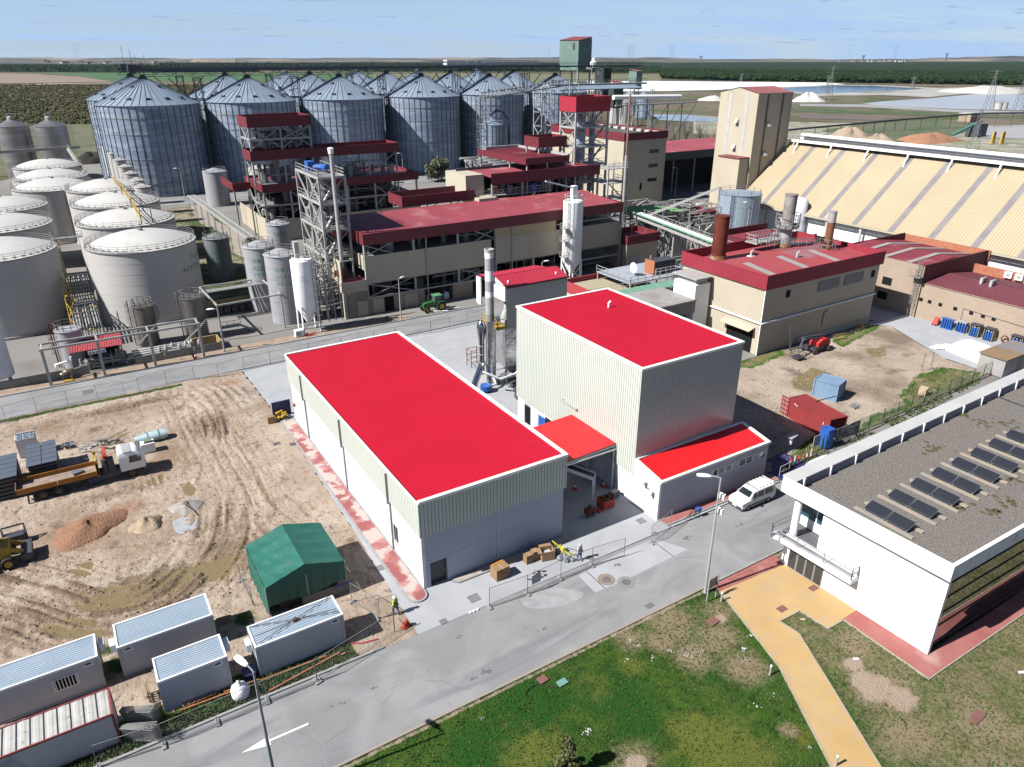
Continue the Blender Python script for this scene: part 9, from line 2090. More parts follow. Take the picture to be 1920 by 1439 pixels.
# ---- white van
def van(x,y,rz,lab,L_=4.75,rack=True):
 t=thing('white_van',lab,'van',(x,y,0),None);hw=.92
 b=MB()
 # cross-sections along the length, front at -x
 S_=[(-2.38,.35,.80,.70,.78),(-2.30,.30,.98,.78,.86),(-2.05,.26,1.06,.84,.92),(-1.45,.25,1.18,.86,.92),(-1.38,.25,1.2,.86,.92),(-.75,.25,1.72,.72,.92),(-.45,.25,1.80,.74,.92),(.6,.25,1.84,.76,.92),(1.8,.25,1.83,.76,.92),(2.2,.27,1.78,.74,.91),(2.36,.32,1.5,.72,.88),(2.38,.4,.9,.74,.84)]
 rg=[]
 for (sx,zb,zt,wt,wb_) in S_:
  belt=min(1.08,zt-.04)
  rg.append([(x+sx,y-wb_*.94,zb),(x+sx,y-wb_,zb+.22),(x+sx,y-wb_,belt),(x+sx,y-wt,zt-.06),(x+sx,y-wt+.12,zt),(x+sx,y+wt-.12,zt),(x+sx,y+wt,zt-.06),(x+sx,y+wb_,belt),(x+sx,y+wb_,zb+.22),(x+sx,y+wb_*.94,zb)])
 loft(b,rg).build('body',pmat('van_white',(.78,.78,.79),rough=.25,spec=.6),t,smooth=32)
 def sq(name,P_,mat,off=.012):MB().add(P_,[tuple(range(len(P_)))]).build(name,mat,t)
 z=lambda q:q
 MB().add([(x-1.30,y-.72,1.27),(x-1.30,y+.72,1.27),(x-.80,y+.62,1.71),(x-.80,y-.62,1.71)],[(0,3,2,1)]).build('windscreen',M_GLASS,t).location.z+=.015
 for s_ in (-1,1):
  yb,yt=y+s_*.935,y+s_*.80;o=(0,1,2,3) if s_<0 else (3,2,1,0)
  MB().add([(x-1.15,yb,1.12),(x-.42,yb,1.12),(x-.42,yt,1.66),(x-.74,yt,1.62)],[o]).build('side_window',M_GLASS,t);MB().add([(x-.3,yb,1.12),(x+.55,yb,1.12),(x+.55,yt,1.68),(x-.3,yt,1.68)],[o]).build('side_window',M_GLASS,t);MB().add([(x+.7,yb,1.12),(x+1.9,yb,1.12),(x+1.8,yt,1.66),(x+.7,yt,1.68)],[o]).build('side_window',M_GLASS,t)
  MB().box(x-2.3,y+s_*.80-.12,.72,x-2.18,y+s_*.80+.1,.9).build('headlight',pmat('lamp_glass',(.3,.3,.32),rough=.1),t);MB().box(x-1.0,y+s_*.93,1.1,x-.85,y+s_*1.12,1.28).build('wing_mirror',M_DARKM,t)
  MB().box(x-1.3,min(y+s_*.92,y+s_*.945),.42,x+1.2,max(y+s_*.92,y+s_*.945),.58).build('side_strip',M_DARKM,t)
  for wx_ in (-1.5,1.35):wheel(t,x+wx_,y+s_*.82,.32,.32,.22,rim=M_STEEL)
 MB().box(x-2.42,y-.78,.3,x-2.32,y+.78,.58).build('bumper',M_DARKM,t);MB().box(x-2.44,y-.26,.42,x-2.425,y+.26,.53).build('number_plate',M_WHITE,t);MB().box(x-2.37,y-.3,.78,x-2.33,y+.3,.84).build('grille',M_DARKM,t)
 if rack:
  r_=MB();r_.bar((x-.4,y-.62,1.95),(x+2.1,y-.62,1.95),.04).bar((x-.4,y+.62,1.95),(x+2.1,y+.62,1.95),.04)
  r_.build('rack_rail',M_WHITE,t)
  for k in range(6):MB().bar((x-.35+k*.48,y-.66,1.99),(x-.35+k*.48,y+.66,1.99),.05).build('rack_bar',M_WHITE if k else M_DARKM,t)
 t.rotation_euler=(0,0,0);return t
van(51.75,38.75,0,'white panel van with roof rack parked in front of the low annex')
van(60.9,38.3,0,'second white vehicle mostly hidden behind the office roof',rack=False)
# bicycle with blue crate
t=thing('bicycle','black bicycle with blue crate leaning at the annex pavement','bicycle',(44.9,39.7,0));g=G(1280,972)
def wring(cx,cy,r_):
 b=MB();pts=[(cx+r_*math.cos(6.283*i/16),cy,r_+r_*math.sin(6.283*i/16)) for i in range(17)]
 for p,q in zip(pts,pts[1:]):b.bar(p,q,.035)
 for i in range(0,16,2):b.bar((cx,cy,r_),pts[i],.008)
 return b
gx_,gy_=44.2,39.65
wring(gx_,gy_,.34).build('wheel',M_RUB,t);wring(gx_+1.05,gy_,.34).build('wheel',M_RUB,t)
b=MB()
for (p,q) in [((0,.34),(.35,.85)),((.35,.85),(.85,.8)),((.85,.8),(.55,.32)),((.55,.32),(.35,.85)),((.55,.32),(1.05,.34)),((1.05,.34),(.85,.8)),((0,.34),(.2,1.0))]:b.bar((gx_+p[0],gy_,p[1]),(gx_+q[0],gy_,q[1]),.035)
b.build('frame',M_DARKM,t);MB().bar((gx_+.2,gy_-.25,1.0),(gx_+.2,gy_+.25,1.0),.03).build('handlebar',M_DARKM,t);MB().box(gx_+.75,gy_-.07,.85,gx_+1.0,gy_+.07,.92).build('saddle',M_DARKM,t)
tag(MB().box(gx_+.95,gy_-.2,.72,gx_+1.45,gy_+.2,1.02).box(gx_+1.0,gy_-.2,.7,gx_+1.4,gy_+.2,.71).build('blue_crate',M_BLUE),'blue plastic crate carried on the rear of the bicycle','crate')
# notice board and bollards
g=G(1325,1128);t=thing('notice_board','grey slatted notice board on two posts by the tall lamp','notice board',(g.x,g.y,0))
g2=G(1342,1120)
for q in (g,g2):MB().bar(q,q+V(0,0,2.2),.08).build('post',M_STEEL,t)
for k in range(6):MB().bar(g+V(0,0,1.25+k*.16),g2+V(.25,.15,1.25+k*.16),.04,.13).build('slat',pmat('board_grey',(.22,.23,.21),(.36,.36,.33),9),t)
for (px,py,lab) in [(1352,1128,'steel bollard beside the notice board'),(1443,1266,'steel bollard halfway down the yellow path'),(1566,1437,'steel bollard at the bottom end of the yellow path')]:
 g=G(px,py);t=thing('bollard',lab,'bollard',(g.x,g.y,0),'steel bollards by the yellow path');MB().lathe(g.x,g.y,[(.075,0),(.075,.82)],12).build('post',M_STEEL,t,smooth=40);MB().lathe(g.x,g.y,[(.08,.82),(.08,.9),(.04,.94)],12).build('cap',M_WHITE,t,smooth=40)
for (px,py,w,d,r_,lab) in [(1336,1166,.95,.7,.1,'red brown cover on the lawn near the tall lamp'),(1017,1275,.7,.6,.1,'red brown cover on the lawn beside the green box lid'),(1525,1104,.8,.5,0,'red brown cover in the yellow paving by the glass doors'),(1466,1143,.8,.55,0,'red brown cover in the middle of the yellow paving'),(1835,1342,.85,.6,.1,'red cover on the lawn right, upper one'),(1826,1352,.6,.5,.1,'red cover on the lawn right, lower one')]:
 cover(px,py,w,d,.085,pmat('brick_cover',(.27,.11,.09),(.2,.1,.08),4),'access_cover',lab,'access cover','red brown access covers',r_)
cover(1054,1281,.75,.5,.09,pmat('green_lid',(.18,.36,.30)),'valve_box','pale green valve box lid on the lawn with black hose','valve box',None,.05)
t=thing('garden_hose','black hose looping between the two lawn covers','hose',tuple(G(1020,1290,.05)));MB().tube([G(985,1302,.05),G(992,1290,.05),G(1006,1283,.06),G(1020,1284,.06),G(1030,1289,.05),G(1045,1289,.06)],.03,6).build('hose',M_RUB,t)
for (px,py,lab) in [(1605,1237,'white stone lying on the dry lawn'),(1505,1163,'tan stone lying near the yellow path'),(1915,1262,'white fallen slab at the right edge of the lawn')]:
 g=G(px,py);t=thing('stone',lab,'stone',(g.x,g.y,0),None);MB().obox((g.x,g.y,0),.38,.16,.1,-.5).build('block',M_WHITE if 'white' in lab else pmat('tan_stone',(.6,.45,.3)),t)
# ---- containers in the right yard
def seacon(x,y,L_,w,h,rz,lab,mat,doors=False):
 t=thing('shipping_container',lab,'shipping container',(x,y,0));ca,sa=math.cos(rz),math.sin(rz)
 def T(p):return (x+p[0]*ca-p[1]*sa,y+p[0]*sa+p[1]*ca,p[2])
 def bld(mb,nm,mt,par=t,**k):mb.v=[T(p) for p in mb.v];return mb.build(nm,mt,par,**k)
 for nm,args in (('side_wall',((0,0,.15),(L_,0,0),(0,0,h-.3),(0,-1,0))),('side_wall',((L_,w,.15),(-L_,0,0),(0,0,h-.3),(0,1,0))),('end_wall',((0,w,.15),(0,-w,0),(0,0,h-.3),(-1,0,0))),('end_wall',((L_,0,.15),(0,w,0),(0,0,h-.3),(1,0,0))),('roof',((0,0,h-.06),(L_,0,0),(0,w,0),(0,0,1)))):
  bld(MB().corr(*args,.3,.1,-.045),nm,mat)
 f=MB()
 for a in (0,L_):
  for b in (0,w):f.bar((a,b,0),(a,b,h),.14)
 for z_ in (.1,h-.06):
  f.bar((0,0,z_),(L_,0,z_),.12).bar((0,w,z_),(L_,w,z_),.12).bar((0,0,z_),(0,w,z_),.12).bar((L_,0,z_),(L_,w,z_),.12)
 bld(f,'corner_frame',mat)
 if doors:
  d=MB().obox((-.02,0,.1),.1,.1,.1).box(-1.25,-.03,.15,-.05,.03,h-.15);dd=bld(d,'open_door',mat);b=MB()
  for k in range(2):b.bar((-.35-k*.5,-.06,.2),(-.35-k*.5,-.06,h-.2),.05)
  for k in range(4):b.bar((-1.2,-.05,.5+k*.55),(-.1,-.05,.5+k*.55),.05)
  bld(b,'lock_rod',M_STEEL,dd)
  b=MB()
  for (u,z_,w_) in ((L_-.9,1.9,.35),(L_-.6,1.6,.2),(L_-.95,.9,.5),(L_-.65,1.1,.18)):b.box(u,-.075,z_-w_,u+.07,-.055,z_)
  for (u,z_) in ((.9,2.1),(1.2,2.0)):b.box(u,-.075,z_,u+.2,-.055,z_+.12)
  bld(b,'stencil_mark',M_WHITE,t)
 return t
a=G(1473,783);b_=G(1547,826);d_=(b_-a)
seacon(69.9,49.2,6.4,2.45,2.6,math.atan2(-5.9,-.9)+math.pi*0,'red shipping container with one open door in the dirt yard',M_REDC,True)
seacon(77.6,51.5,3.0,2.45,2.4,R(-75),'short pale blue container behind the red one',M_BLUEC)
t=thing('beam_on_container','dark pole lying across the red and blue container roofs','pole',(75,49,2.7));MB().bar(G(1529,753,2.7),G(1568,743,2.7),.08).build('pole',M_DARKM,t)
t=thing('site_banner','grey printed banner on the fence beside the red container','banner',(69,41.5,0));MB().box(68.3,41.5,.5,72.6,41.54,2.2).build('banner_sheet',pmat('banner',(.38,.42,.42),(.10,.13,.14),1.2,.45,.55),t);MB().box(69.5,41.48,1.7,72.3,41.495,2.0).build('white_lettering',pmat('banner_print',(.75,.75,.75),(.1,.12,.13),4,.5,.52),t)
t=thing('portable_toilet','tall blue portable cabin at the fence end by the office roof','portable cabin',(67.4,41.9,0));MB().box(66.9,41.5,0,68.0,42.6,2.25).build('walls',M_BLUE,t);MB().box(66.88,41.48,2.25,68.02,42.62,2.35).lathe(67.2,42.3,[(.06,2.35),(.06,2.6)],8).build('roof',M_BLUE,t);MB().box(67.05,41.46,.1,67.85,41.49,2.1).build('door',pmat('blue2',(.03,.19,.62)),t)
t=thing('weather_station','white measuring station on a steel stand near the annex','measuring station',(63.4,43.6,0));MB().bar((63.1,43.6,0),(63.1,43.6,1.7),.09).bar((63.7,43.6,0),(63.7,43.6,1.7),.09).build('stand',M_STEEL,t);MB().lathe(63.2,43.5,[(.22,.9),(.25,1.5),(.15,1.7)],10).build('canister',M_WHITE,t,smooth=40);MB().obox((63.4,43.6,1.75),1.5,.8,.05,.2).build('panel_roof',M_STEEL,t);MB().box(62.9,43.2,0,64.1,43.9,.1).build('base',M_KERB,t)
t=thing('barrier_clutter','red and white barriers with rods and a safety board by the annex corner','barriers',(62,41,0));rr=random.Random(6)
for k in range(6):x=60.2+k*.75;MB().bar((x,41.0+k*.05,0),(x+.1,41.1+k*.05,rr.uniform(.7,1.3)),.13).build('barrier_post',pmat('bar_red',(.6,.05,.03),(.7,.68,.65),2.5,.48,.52),t)
for k in range(9):x=60.5+k*.5;MB().bar((x,41.7,0),(x+rr.uniform(-.1,.2),41.7,rr.uniform(.6,1.2)),.04).build('rod',M_RUST2,t)
MB().box(65.2,42.0,.6,66.3,42.05,1.9).build('safety_board',pmat('board_lilac',(.42,.42,.55),(.6,.6,.65),4),t)
MB().box(57.6,39.9,0,62.5,43.5,.03).build('dark_mat',M_DBLUE,t)
t=thing('yellow_hoarding','yellow gate barrier beside the annex end wall','barrier',(58.3,40.6,0));b=MB().bar((58,40.5,0),(58,40.5,1.1),.07).bar((59.6,40.6,0),(59.6,40.6,1.1),.07).bar((58,40.5,1.1),(59.6,40.6,1.1),.07).bar((58,40.5,.4),(59.6,40.6,.4),.06).build('frame',M_TANKG,t);MB().box(58.5,40.48,.5,58.9,40.52,.9).build('sign',M_YEL,t)
for (px,py,lab,hh) in [(1722,714,'single wooden pallet on the weedy ground',.15),(1545+185,745,'broken pallets and a crate dumped by the wire fence',.8),(1603,763,'small stack of grey planks behind the blue container',.6)]:
 g=G(px,py);t=thing('pallet_pile',lab,'pallet pile',(g.x,g.y,0),'pallet piles in the dirt yard');rr2=random.Random(px)
 if hh>.7:MB().obox((g.x+.4,g.y+.3,.2),1.2,.9,.9,.3).build('crate',pmat('fresh_wood',(.62,.47,.32)),t)
 for k in range(9):MB().obox((g.x+rr2.uniform(-.2,.2)*hh*4,g.y-.6+k*.14,.05+hh*rr2.random()*.5),1.3,.1,.05,rr2.uniform(-.2,.3)*hh).build('slat',M_WOOD if 'grey' not in lab else M_TANKG,t)
# ---- red boom lift
t=thing('boom_lift','red articulated boom lift parked before the boiler building','boom lift',(91,61,0))
MB().box(89.6,60.5,.55,93.0,62.2,1.0).build('chassis',M_DARKM,t);c_=MB();loft(c_,[[(x,60.5+i_,.95),(x,62.3-i_,.95),(x,62.3-i_,zt),(x,60.5+i_,zt)] for x,zt,i_ in ((90.6,1.5,.1),(91.4,2.0,.05),(92.6,2.0,.05),(93.5,1.5,.2))]);c_.build('engine_cover',pmat('lift_red',(.55,.015,.02)),t,smooth=30)
for (x,y) in ((89.8,60.4),(92.9,60.4),(89.8,62.4),(92.9,62.4)):wheel(t,x,y,.45,.45,.35)
MB().bar((93.0,61.6,2.1),(88.2,61.8,2.5),.35).bar((88.2,61.4,2.5),(91.8,61.2,2.0),.28).bar((88.2,61.6,2.4),(86.8,61.0,1.4),.22).build('boom',M_DARKM,t)
MB().rail([(85.6,60.0,.4),(87.2,60.0,.4),(87.2,61.4,.4),(85.6,61.4,.4)],1.1,.8,.05,True).box(85.6,60,.3,87.2,61.4,.38).build('platform_cage',M_DARKM,t)
t=thing('leaning_post','dark leaning steel post behind the boom lift','post',(88,63.5,0));MB().bar((88.2,63.5,0),(87.8,63.9,3.9),.22).build('post',M_DARKM,t)
t=thing('wall_lamp_post','rusty post with a floodlight behind the boom lift','lamp post',(95,63.8,0));MB().bar((95.0,63.9,0),(95.5,64.0,4.6),.14).bar((95.5,64,4.6),(96.6,64,4.7),.1).build('post',M_RUST2,t);MB().obox((96.8,64,4.6),.5,.25,.15).build('floodlight',M_WHITE,t)
t=thing('yellow_barriers','yellow tubular barriers stacked at the foot of the boiler building','barriers',(99,63,0))
for (x,y) in ((97.4,62.9),(104.5,64.2)):b=MB();[b.bar((x+k*.3,y-k*.08,0),(x+k*.3,y-k*.08,.9),.04) for k in range(8)];b.bar((x,y,.9),(x+2.2,y-.6,.9),.05).bar((x,y,.15),(x+2.2,y-.6,.15),.05);b.build('barrier',M_YEL,t)
# ---- gas cylinders against the brick store
def gascage(x,y,n,lab,cab='steel',mat=M_BLUE,w=1.5):
 t=thing('gas_rack',lab,'gas cylinder rack',(x,y,0),'gas cylinder racks along the brick store')
 for i in range(n):
  for j in range(2):
   yy=y-w/2+.2+(w-.4)*i/max(1,n-1);xx=x-.25+j*.32;MB().lathe(xx,yy,[(.12,.1),(.12,1.35),(.05,1.55)],8).build('gas_cylinder',mat,t,smooth=40);
   if cab != 'blue':MB().lathe(xx,yy,[(.06,1.5),(.05,1.64)],6).build('cylinder_cap',M_WHITE,t)
 if cab=='blue':MB().box(x-.42,y-w/2,0,x+.25,y+w/2,.1).box(x-.42,y-w/2,1.6,x+.25,y+w/2,1.7).build('cage',M_BLUE,t)
 elif cab=='grey':MB().box(x-.4,y-w/2,1.7,x+.5,y+w/2,1.85).box(x-.4,y-w/2,0,x+.5,y+w/2,.1).box(x+.2,y-w/2,.1,x+.5,y+w/2,1.7).build('cage',M_TANKG,t)
 else:MB().box(x-.5,y-w/2-.2,1.95,x+.7,y+w/2+.2,2.03).build('roof',M_DARKM,t);MB().box(x-.35,y-w/2-.16,0,x+.7,y-w/2-.04,1.95).box(x-.35,y+w/2+.04,0,x+.7,y+w/2+.16,1.95).build('side_panel',pmat('olive_panel',(.26,.25,.18)),t)
 return t
gascage(117.5,56.6,5,'blue caged gas cylinder rack, first from the left','blue',w=1.9);gascage(117.5,54.4,4,'gas cylinder rack with grey roofed cage, second from the left','grey',w=1.6);gascage(117.5,52.3,3,'olive sided gas rack with three blue cylinders, third from the left',w=1.1);gascage(117.5,50.2,3,'olive sided gas rack, fourth from the left',w=1.1);gascage(117.6,49.0,2,'two blue cylinders standing right of the fourth rack','grey',w=.5) if 0 else None
gascage(117.5,46.2,3,'wide dark roofed gas rack with white board near the right edge',w=1.4);gascage(117.5,44.2,3,'dark roofed gas rack with blue cylinders at the right edge',w=1.4)
t=thing('red_gas_trolley','small red tilted trolley left of the blue gas cage','trolley',(117.5,58.4,0));MB().add([(117.1,58.0,.2),(117.9,58.0,.2),(117.9,58.9,.2),(117.1,58.9,.2),(117.5,58.1,1.2),(117.9,58.1,1.3),(117.9,58.8,1.3),(117.5,58.8,1.2)],[(3,2,1,0),(4,5,6,7),(0,1,5,4),(1,2,6,5),(2,3,7,6),(3,0,4,7)]).build('hood',pmat('trolley_red',(.55,.06,.05)),t);wheel(t,117.1,58.2,.15,.15,.08);wheel(t,117.1,58.7,.15,.15,.08)
t=thing('hose_reel','brown hose reel between the gas racks','hose reel',(118,48,0));b=MB();pts=[(118.0,48.1+.5*math.cos(6.283*i/14),.8+.5*math.sin(6.283*i/14)) for i in range(15)]
for p,q in zip(pts,pts[1:]):b.bar(p,q,.14)
b.build('reel',M_RUST,t)
t=thing('wall_conduit','thin grey conduit running along the brick store wall','conduit',(118.5,50,3));MB().bar((118.5,55.3,1.4),(118.5,55.3,3.6),.05).bar((118.5,55.3,3.6),(118.5,42,3.1),.05).build('conduit',M_STEELD,t)
# white tarp load and small cabin
t=thing('white_tarp_load','large white wrapped load with scaffold ends beside the small block cabin','wrapped load',(109,48,0));b=MB();rg=[]
for k,(u,hh) in enumerate(((0,.35),(.12,1.2),(.3,1.6),(.7,1.7),(.95,1.5),(1,.9))):
 q=V(108.5,51.6,0).lerp(V(107.0,45.2,0),u);rg.append([q+V(-.4,0,0),q+V(-.1,0,hh*.8),q+V(1.0,0,hh),q+V(3.4,0,hh),q+V(4.1,0,hh*.7),q+V(4.3,0,0)])
loft(b,rg).build('tarp',M_WHITE,t,smooth=50)
b=MB()
for k in range(5):b.add([(107.2+rr.uniform(-.8,1.5),51+rr.uniform(-.3,2.5),.05+.05*k)],[]);q=V(107.6+k*.5,52.6-k*.3,.1+k*.05);b.obox(q,1.6,1.1,.1,k*.5)
b.build('plastic_sheet',M_WHITE,t,kind='stuff')
for k in range(4):MB().bar((108.4+k*.35,44.9,.3),(108.4+k*.35,44.7,1.7),.12).build('scaffold_end',M_TANKG,t)
t=thing('block_cabin','small grey block cabin with rusty flat roof panels','cabin',(104.5,41.5,0))
MB().box(104.4,41.8,0,104.6,45.0,2.5).box(104.6,44.8,0,113,45,2.5).build('block_wall',pmat('block_wall',(.46,.44,.42),(.40,.38,.36),1,c3=(.55,.38,.2),s3=.9,lo3=.58,hi3=.8),t)
for k in range(5):MB().box(104.4+k*1.75+.01,41.6,0,104.4+(k+1)*1.75-.02,41.79,2.5).build('front_panel',[M_TANKG,pmat('pan_l',(.4,.42,.46)),M_STEELD][k % 3],t)
for k,mt in enumerate([pmat('rust_panel',(.33,.20,.09),(.26,.19,.13),.8),pmat('rust_panel',(.33,.2,.09)),pmat('grey_cem',(.25,.23,.23)),pmat('grey_cem',(.25,.23,.23))]):
 MB().box(104.2+k*2.25,41.4,2.52,104.2+(k+1)*2.25-.06,45.2,2.66).build('roof_panel',mt,t)
# ---- tractor
t=thing('tractor','green farm tractor with yellow wheels parked at the back road','tractor',(51.5,108.3,0));x,y=51.6,108.4
b=MB();loft(b,[[(x-2.3+u,y-w/2,zb),(x-2.3+u,y+w/2,zb),(x-2.3+u,y+w/2,zt),(x-2.3+u,y-w/2,zt)] for u,w,zb,zt in ((0,.6,.8,1.4),(.3,.75,.7,1.55),(2.0,.85,.7,1.75),(2.1,.85,.6,1.7))]);b.build('bonnet',M_JD,t,smooth=25)
b=MB()
for (dx,dy) in ((-.25,-.65),(1.0,-.65),(-.25,.65),(1.0,.65)):b.bar((x+dx,y+dy,1.2),(x+dx*.95,y+dy*.9,2.6),.08)
b.build('cab_frame',M_JD,t);MB().box(x-.35,y-.75,2.6,x+1.15,y+.75,2.75).build('cab_roof',pmat('jd_light',(.10,.30,.14)),t)
MB().add([(x-.27,y-.6,1.3),(x-.27,y+.6,1.3),(x-.25,y+.55,2.55),(x-.25,y-.55,2.55)],[(0,1,2,3)]).add([(x-.2,y-.66,1.4),(x+.95,y-.66,1.4),(x+.9,y-.6,2.55),(x-.2,y-.6,2.55)],[(0,1,2,3)]).build('cab_glass',pmat('cab_glass',(.10,.12,.12),rough=.1),t)
MB().tube([(x-1.4,y,1.6),(x-1.4,y,2.5)],.05,8).build('exhaust',M_DARKM,t);MB().box(x-.2,y-.4,.6,x+1.2,y+.4,1.3).build('axle_housing',M_JD,t)
for s_ in (-1,1):wheel(t,x+.75,y+s_*.95,.85,.85,.45,rim=M_JDY);wheel(t,x-1.9,y+s_*.8,.55,.55,.3,rim=M_JDY);MB().box(x+.1,min(y+s_*.72,y+s_*1.2),1.68,x+1.4,max(y+s_*.72,y+s_*1.2),1.74).build('mudguard',M_JD,t)
MB().bar((x+1.4,y-1.0,.3),(x+4.0,y-1.4,.15),.25,.1).bar((x-1,y-1.4,.4),(x+1.5,y-2.0,.2),.3,.08).build('drawbar',M_WHITE,t)
t=thing('white_fertiliser_bag','white big bag in the shaded ground floor of the process building','big bag',(57,112,0));MB().lathe(56.2,113.2,[(.4,0),(.55,.2),(.55,1.0),(.35,1.2),(.1,1.4)],10).build('bag',M_BAG,t,smooth=50)
t=thing('hydrant','rusty pipe hydrant on the kerb before the process building','hydrant',(42,107.6,0));MB().tube([(42.3,107.6,0),(42.3,107.6,.9)],.09,6).tube([(41.7,107.6,.7),(42.9,107.6,.7)],.07,6).build('pipe',M_RUST,t)
# ---- trees
def tree(name,x,y,h,r_,lab,cat='tree',leaf=None,nleaf=2600,trunk_h=.35,shape=1.0,ls=.22,trunkcol=(.10,.075,.05),seed=1,z=0,pointed=False):
 t=thing(name,lab,cat,(x,y,z));rr=random.Random(seed);tk=MB();tk.tube([(x,y,z-.1),(x+.05*h*.2,y,z+h*trunk_h),(x,y,z+h*.7)],[h*.035,h*.025,h*.01],8)
 for k in range(7):a=rr.random()*6.28;z0=z+h*rr.uniform(trunk_h*.8,.6);tk.tube([(x,y,z0),(x+r_*.4*math.cos(a),y+r_*.4*math.sin(a),z0+h*.12),(x+r_*.75*math.cos(a),y+r_*.75*math.sin(a),z0+h*.2)],[h*.014,h*.009,h*.004],5)
 tk.build('trunk',pmat('bark_'+name,trunkcol),t,smooth=50)
 cl=[]
 for k in range(26):
  a=rr.random()*6.28;v=rr.uniform(-1,1);q=rr.uniform(.35,.95)
  zz=z+h*(trunk_h+(1-trunk_h)*(.5+v*.45));rad=r_*q*math.sqrt(max(.05,1-v*v*.8))
  if pointed:rad=r_*q*(1-(v*.5+.5)*.9)
  cl.append((x+rad*math.cos(a),y+rad*math.sin(a),zz,r_*rr.uniform(.22,.4)*(1.0 if not pointed else .75)))
 lf=MB()
 for k in range(nleaf):
  c=cl[rr.randrange(len(cl))];d=V(rr.gauss(0,1),rr.gauss(0,1),rr.gauss(0,1)).normalized()*c[3]*rr.uniform(.6,1.15);p=V(c[0],c[1],c[2])+d;u=V(rr.gauss(0,1),rr.gauss(0,1),rr.gauss(0,.6)).normalized();w=u.cross(V(rr.gauss(0,1),rr.gauss(0,1),rr.gauss(0,1))).normalized();s_=ls*rr.uniform(.5,1.2)
  lf.add([p-u*s_,p+w*s_*.6,p+u*s_,p-w*s_*.6],[(0,1,2,3)])
 lf.build('crown',leaf or pmat('olive_leaf',(.10,.12,.07),(.16,.18,.11),1.2),t);return t
tree('olive_tree',G(821,340).x,G(821,340).y,7.2,4.4,'round grey green tree in front of the gap between the fourth and fifth silo',seed=4,ls=.5,nleaf=3200,trunk_h=.25)
gt=G(1062,1452);tree('young_conifer',gt.x,gt.y,3.2,.95,'young conifer at the bottom edge of the lawn',leaf=pmat('conifer',(.06,.10,.02),(.16,.15,.04),2.5),ls=.12,nleaf=4200,trunk_h=.05,seed=2,pointed=True)
# bare shrubs by the small lagoon and saplings in the weedy patch
for k,(px,py,h_) in enumerate([(1262,275,12),(1285,272,13),(1312,270,12),(1330,278,10),(1245,262,9)]):
 g=G(px,py);t=thing('bare_tree','leafless grey tree before the small lagoon, %s from the left' % ['second','third','fourth','fifth','first'][k],'tree',(g.x,g.y,0),'leafless trees left of the cream tower');b=MB();rr=random.Random(k)
 for j in range(26):a=rr.random()*6.28;p0=V(g.x,g.y,rr.uniform(0,h_*.4));q=p0+V(math.cos(a)*rr.uniform(1,4),math.sin(a)*rr.uniform(1,4),h_*rr.uniform(.3,.6));b.bar(p0,q,.14).bar(q,q+V(rr.uniform(-1,1),rr.uniform(-1,1),h_*.2),.08)
 b.build('branches',pmat('grey_bark',(.22,.20,.17)),t)
for k,(px,py) in enumerate([(1727,697),(1744,694)]):
 g=G(px,py);t=thing('sapling','leafless sapling in the weedy patch, %s one' %('left','right')[k],'tree',(g.x,g.y,0));b=MB().bar(g,g+V(0,0,2.8),.06);rr=random.Random(k+5)
 for j in range(12):z0=rr.uniform(.6,2.6);a=rr.random()*6.28;b.bar(g+V(0,0,z0),g+V(math.cos(a)*.6,math.sin(a)*.6,z0+.5),.025)
 b.build('stem',pmat('grey_bark',(.22,.2,.17)),t)
# ---- pylons
def pylon(px,py,top,w,lab,arms=True):
 g=G(px,py);lo,hi=1,160
 for _ in range(50):
  m=(lo+hi)/2;q=Vector((g.x,g.y,m-H));yy=CY-F*q.dot(UP)/q.dot(FW)
  if yy>top:lo=m
  else:hi=m
 h=lo;t=thing('pylon',lab,'pylon',(g.x,g.y,0),'lattice power pylons');b=MB();n=8;wd=max(.08,g.length/3200)
 for i in range(n):
  z0,z1=h*i/n,h*(i+1)/n;w0,w1=w*(1-.85*i/n)/2,w*(1-.85*(i+1)/n)/2
  for (p,q) in (((-1,-1),(1,-1)),((1,-1),(1,1)),((1,1),(-1,1)),((-1,1),(-1,-1))):
   b.bar((g.x+p[0]*w0,g.y+p[1]*w0,z0),(g.x+p[0]*w1,g.y+p[1]*w1,z1),wd).bar((g.x+p[0]*w0,g.y+p[1]*w0,z0),(g.x+q[0]*w1,g.y+q[1]*w1,z1),wd*.6)
 b.build('mast',M_STEELD,t)
 if arms:
  c=MB()
  for f_ in (.82,.9,.97):c.bar((g.x-w*.9,g.y+w*.45,h*f_),(g.x+w*.9,g.y-w*.45,h*f_),wd)
  c.build('cross_arm',M_STEELD,t)
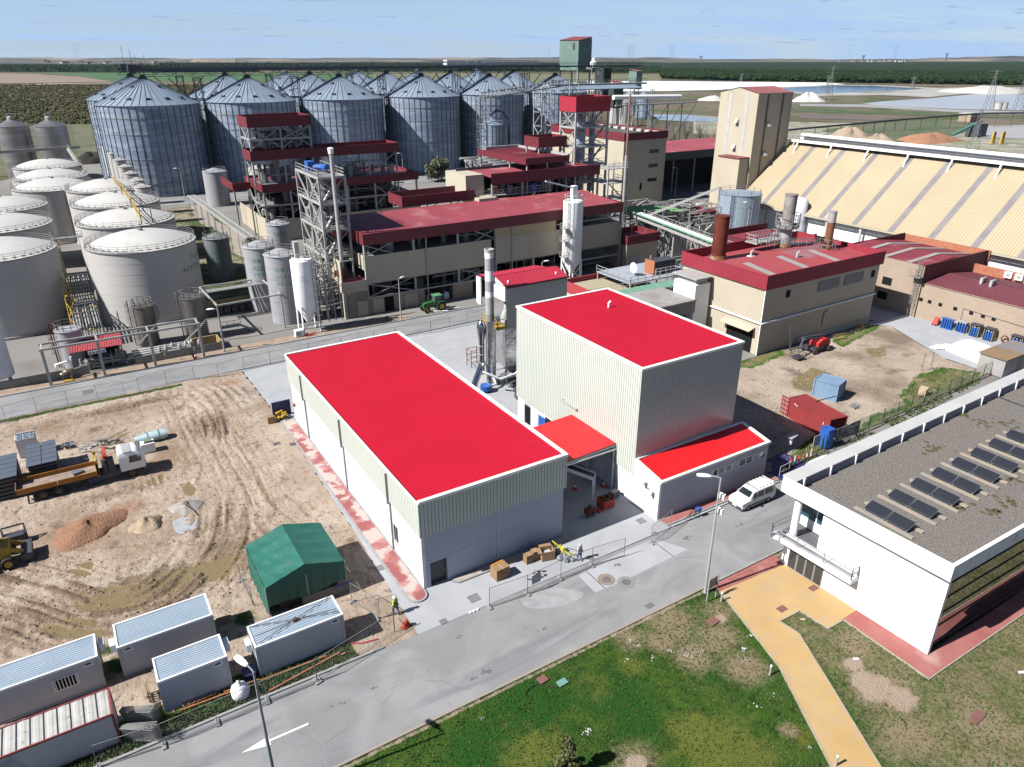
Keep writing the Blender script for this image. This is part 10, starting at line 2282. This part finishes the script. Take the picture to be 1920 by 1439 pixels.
for a in [(1552,195,124,5,'lattice pylon left of the blue pond'),(1549,176,142,3,'shorter pole behind the left pylon'),(1710,168,145,4,'small pylon on the far bank of the blue pond'),(1852,205,132,6,'lattice pylon reflected in the pale lagoon'),(1905,217,140,6,'lattice pylon at the right edge'),(1822,284,204,4,'slim lattice mast behind the ridge of the striped hall'),(1772,118.5,100,14,'distant pylon on the right skyline'),(1617,119,104,14,'distant pylon on the skyline above the forest'),(1390,153,139,3,'short pylon before the forest'),(1313,120.5,105,12,'far thin pylon on the skyline right of the headhouse')]:pylon(*a)
# green hopper beyond the hall, yellow gantry posts
g=G(1828,256);t=thing('green_hopper','green inclined loading hopper near the grey lot','hopper',(g.x,g.y,0));MB().bar((g.x-16,g.y+4,1),(g.x-1,g.y,7),1.6,1).build('ramp',pmat('hopper_green',(.06,.22,.17)),t);MB().box(g.x-3,g.y-3,0,g.x+5,g.y+4,6.5).build('bunker',M_DARKM,t)
for (px,lab) in ((1860,'left yellow frame beyond the striped hall'),(1877,'right yellow frame beyond the striped hall')):
 g=G(px,270);t=thing('yellow_gantry',lab,'gantry',(g.x,g.y,0));MB().bar((g.x-1.2,g.y,0),(g.x-.8,g.y,5.5),.7).bar((g.x+1.2,g.y,0),(g.x+.8,g.y,5.5),.7).bar((g.x-1,g.y,5.5),(g.x+1,g.y,5.5),.6).build('post',M_YEL,t)
g=G(1816,228);t=thing('small_bank_house','small pale house on the bank before the lagoon','house',(g.x,g.y,0));MB().box(g.x-6,g.y-4,0,g.x+6,g.y+4,5).build('wall',M_TNS,t);MB().box(g.x-6.3,g.y-4.3,5,g.x+6.3,g.y+4.3,5.4).build('roof',M_TANKW,t)
for k,(px,lab) in enumerate(((1870,'left small white tank by the lagoon'),(1880,'right small white tank by the lagoon'))):g=G(px,205);smallsilo('lagoon_tank',g.x,g.y,3.2,5,lab,.1,8,M_TANKW,None,'tank',False)
# spoil bank along the big silo: haze
hz=MB().box(-9500,-900,-1.6,9900,9700,62).build('haze',None,None,kind='stuff')
hm_=bpy.data.materials.new('haze');hm_.use_nodes=True;n_=hm_.node_tree;n_.nodes.clear();o_=n_.nodes.new('ShaderNodeOutputMaterial');v_=n_.nodes.new('ShaderNodeVolumePrincipled')
v_.inputs['Color'].default_value=(.62,.76,1,1);v_.inputs['Density'].default_value=.000014;v_.inputs['Anisotropy'].default_value=.2
n_.links.new(v_.outputs[0],o_.inputs['Volume']);hz.data.materials.append(hm_)
tag(hz,'thin bluish haze over the whole plain','haze')
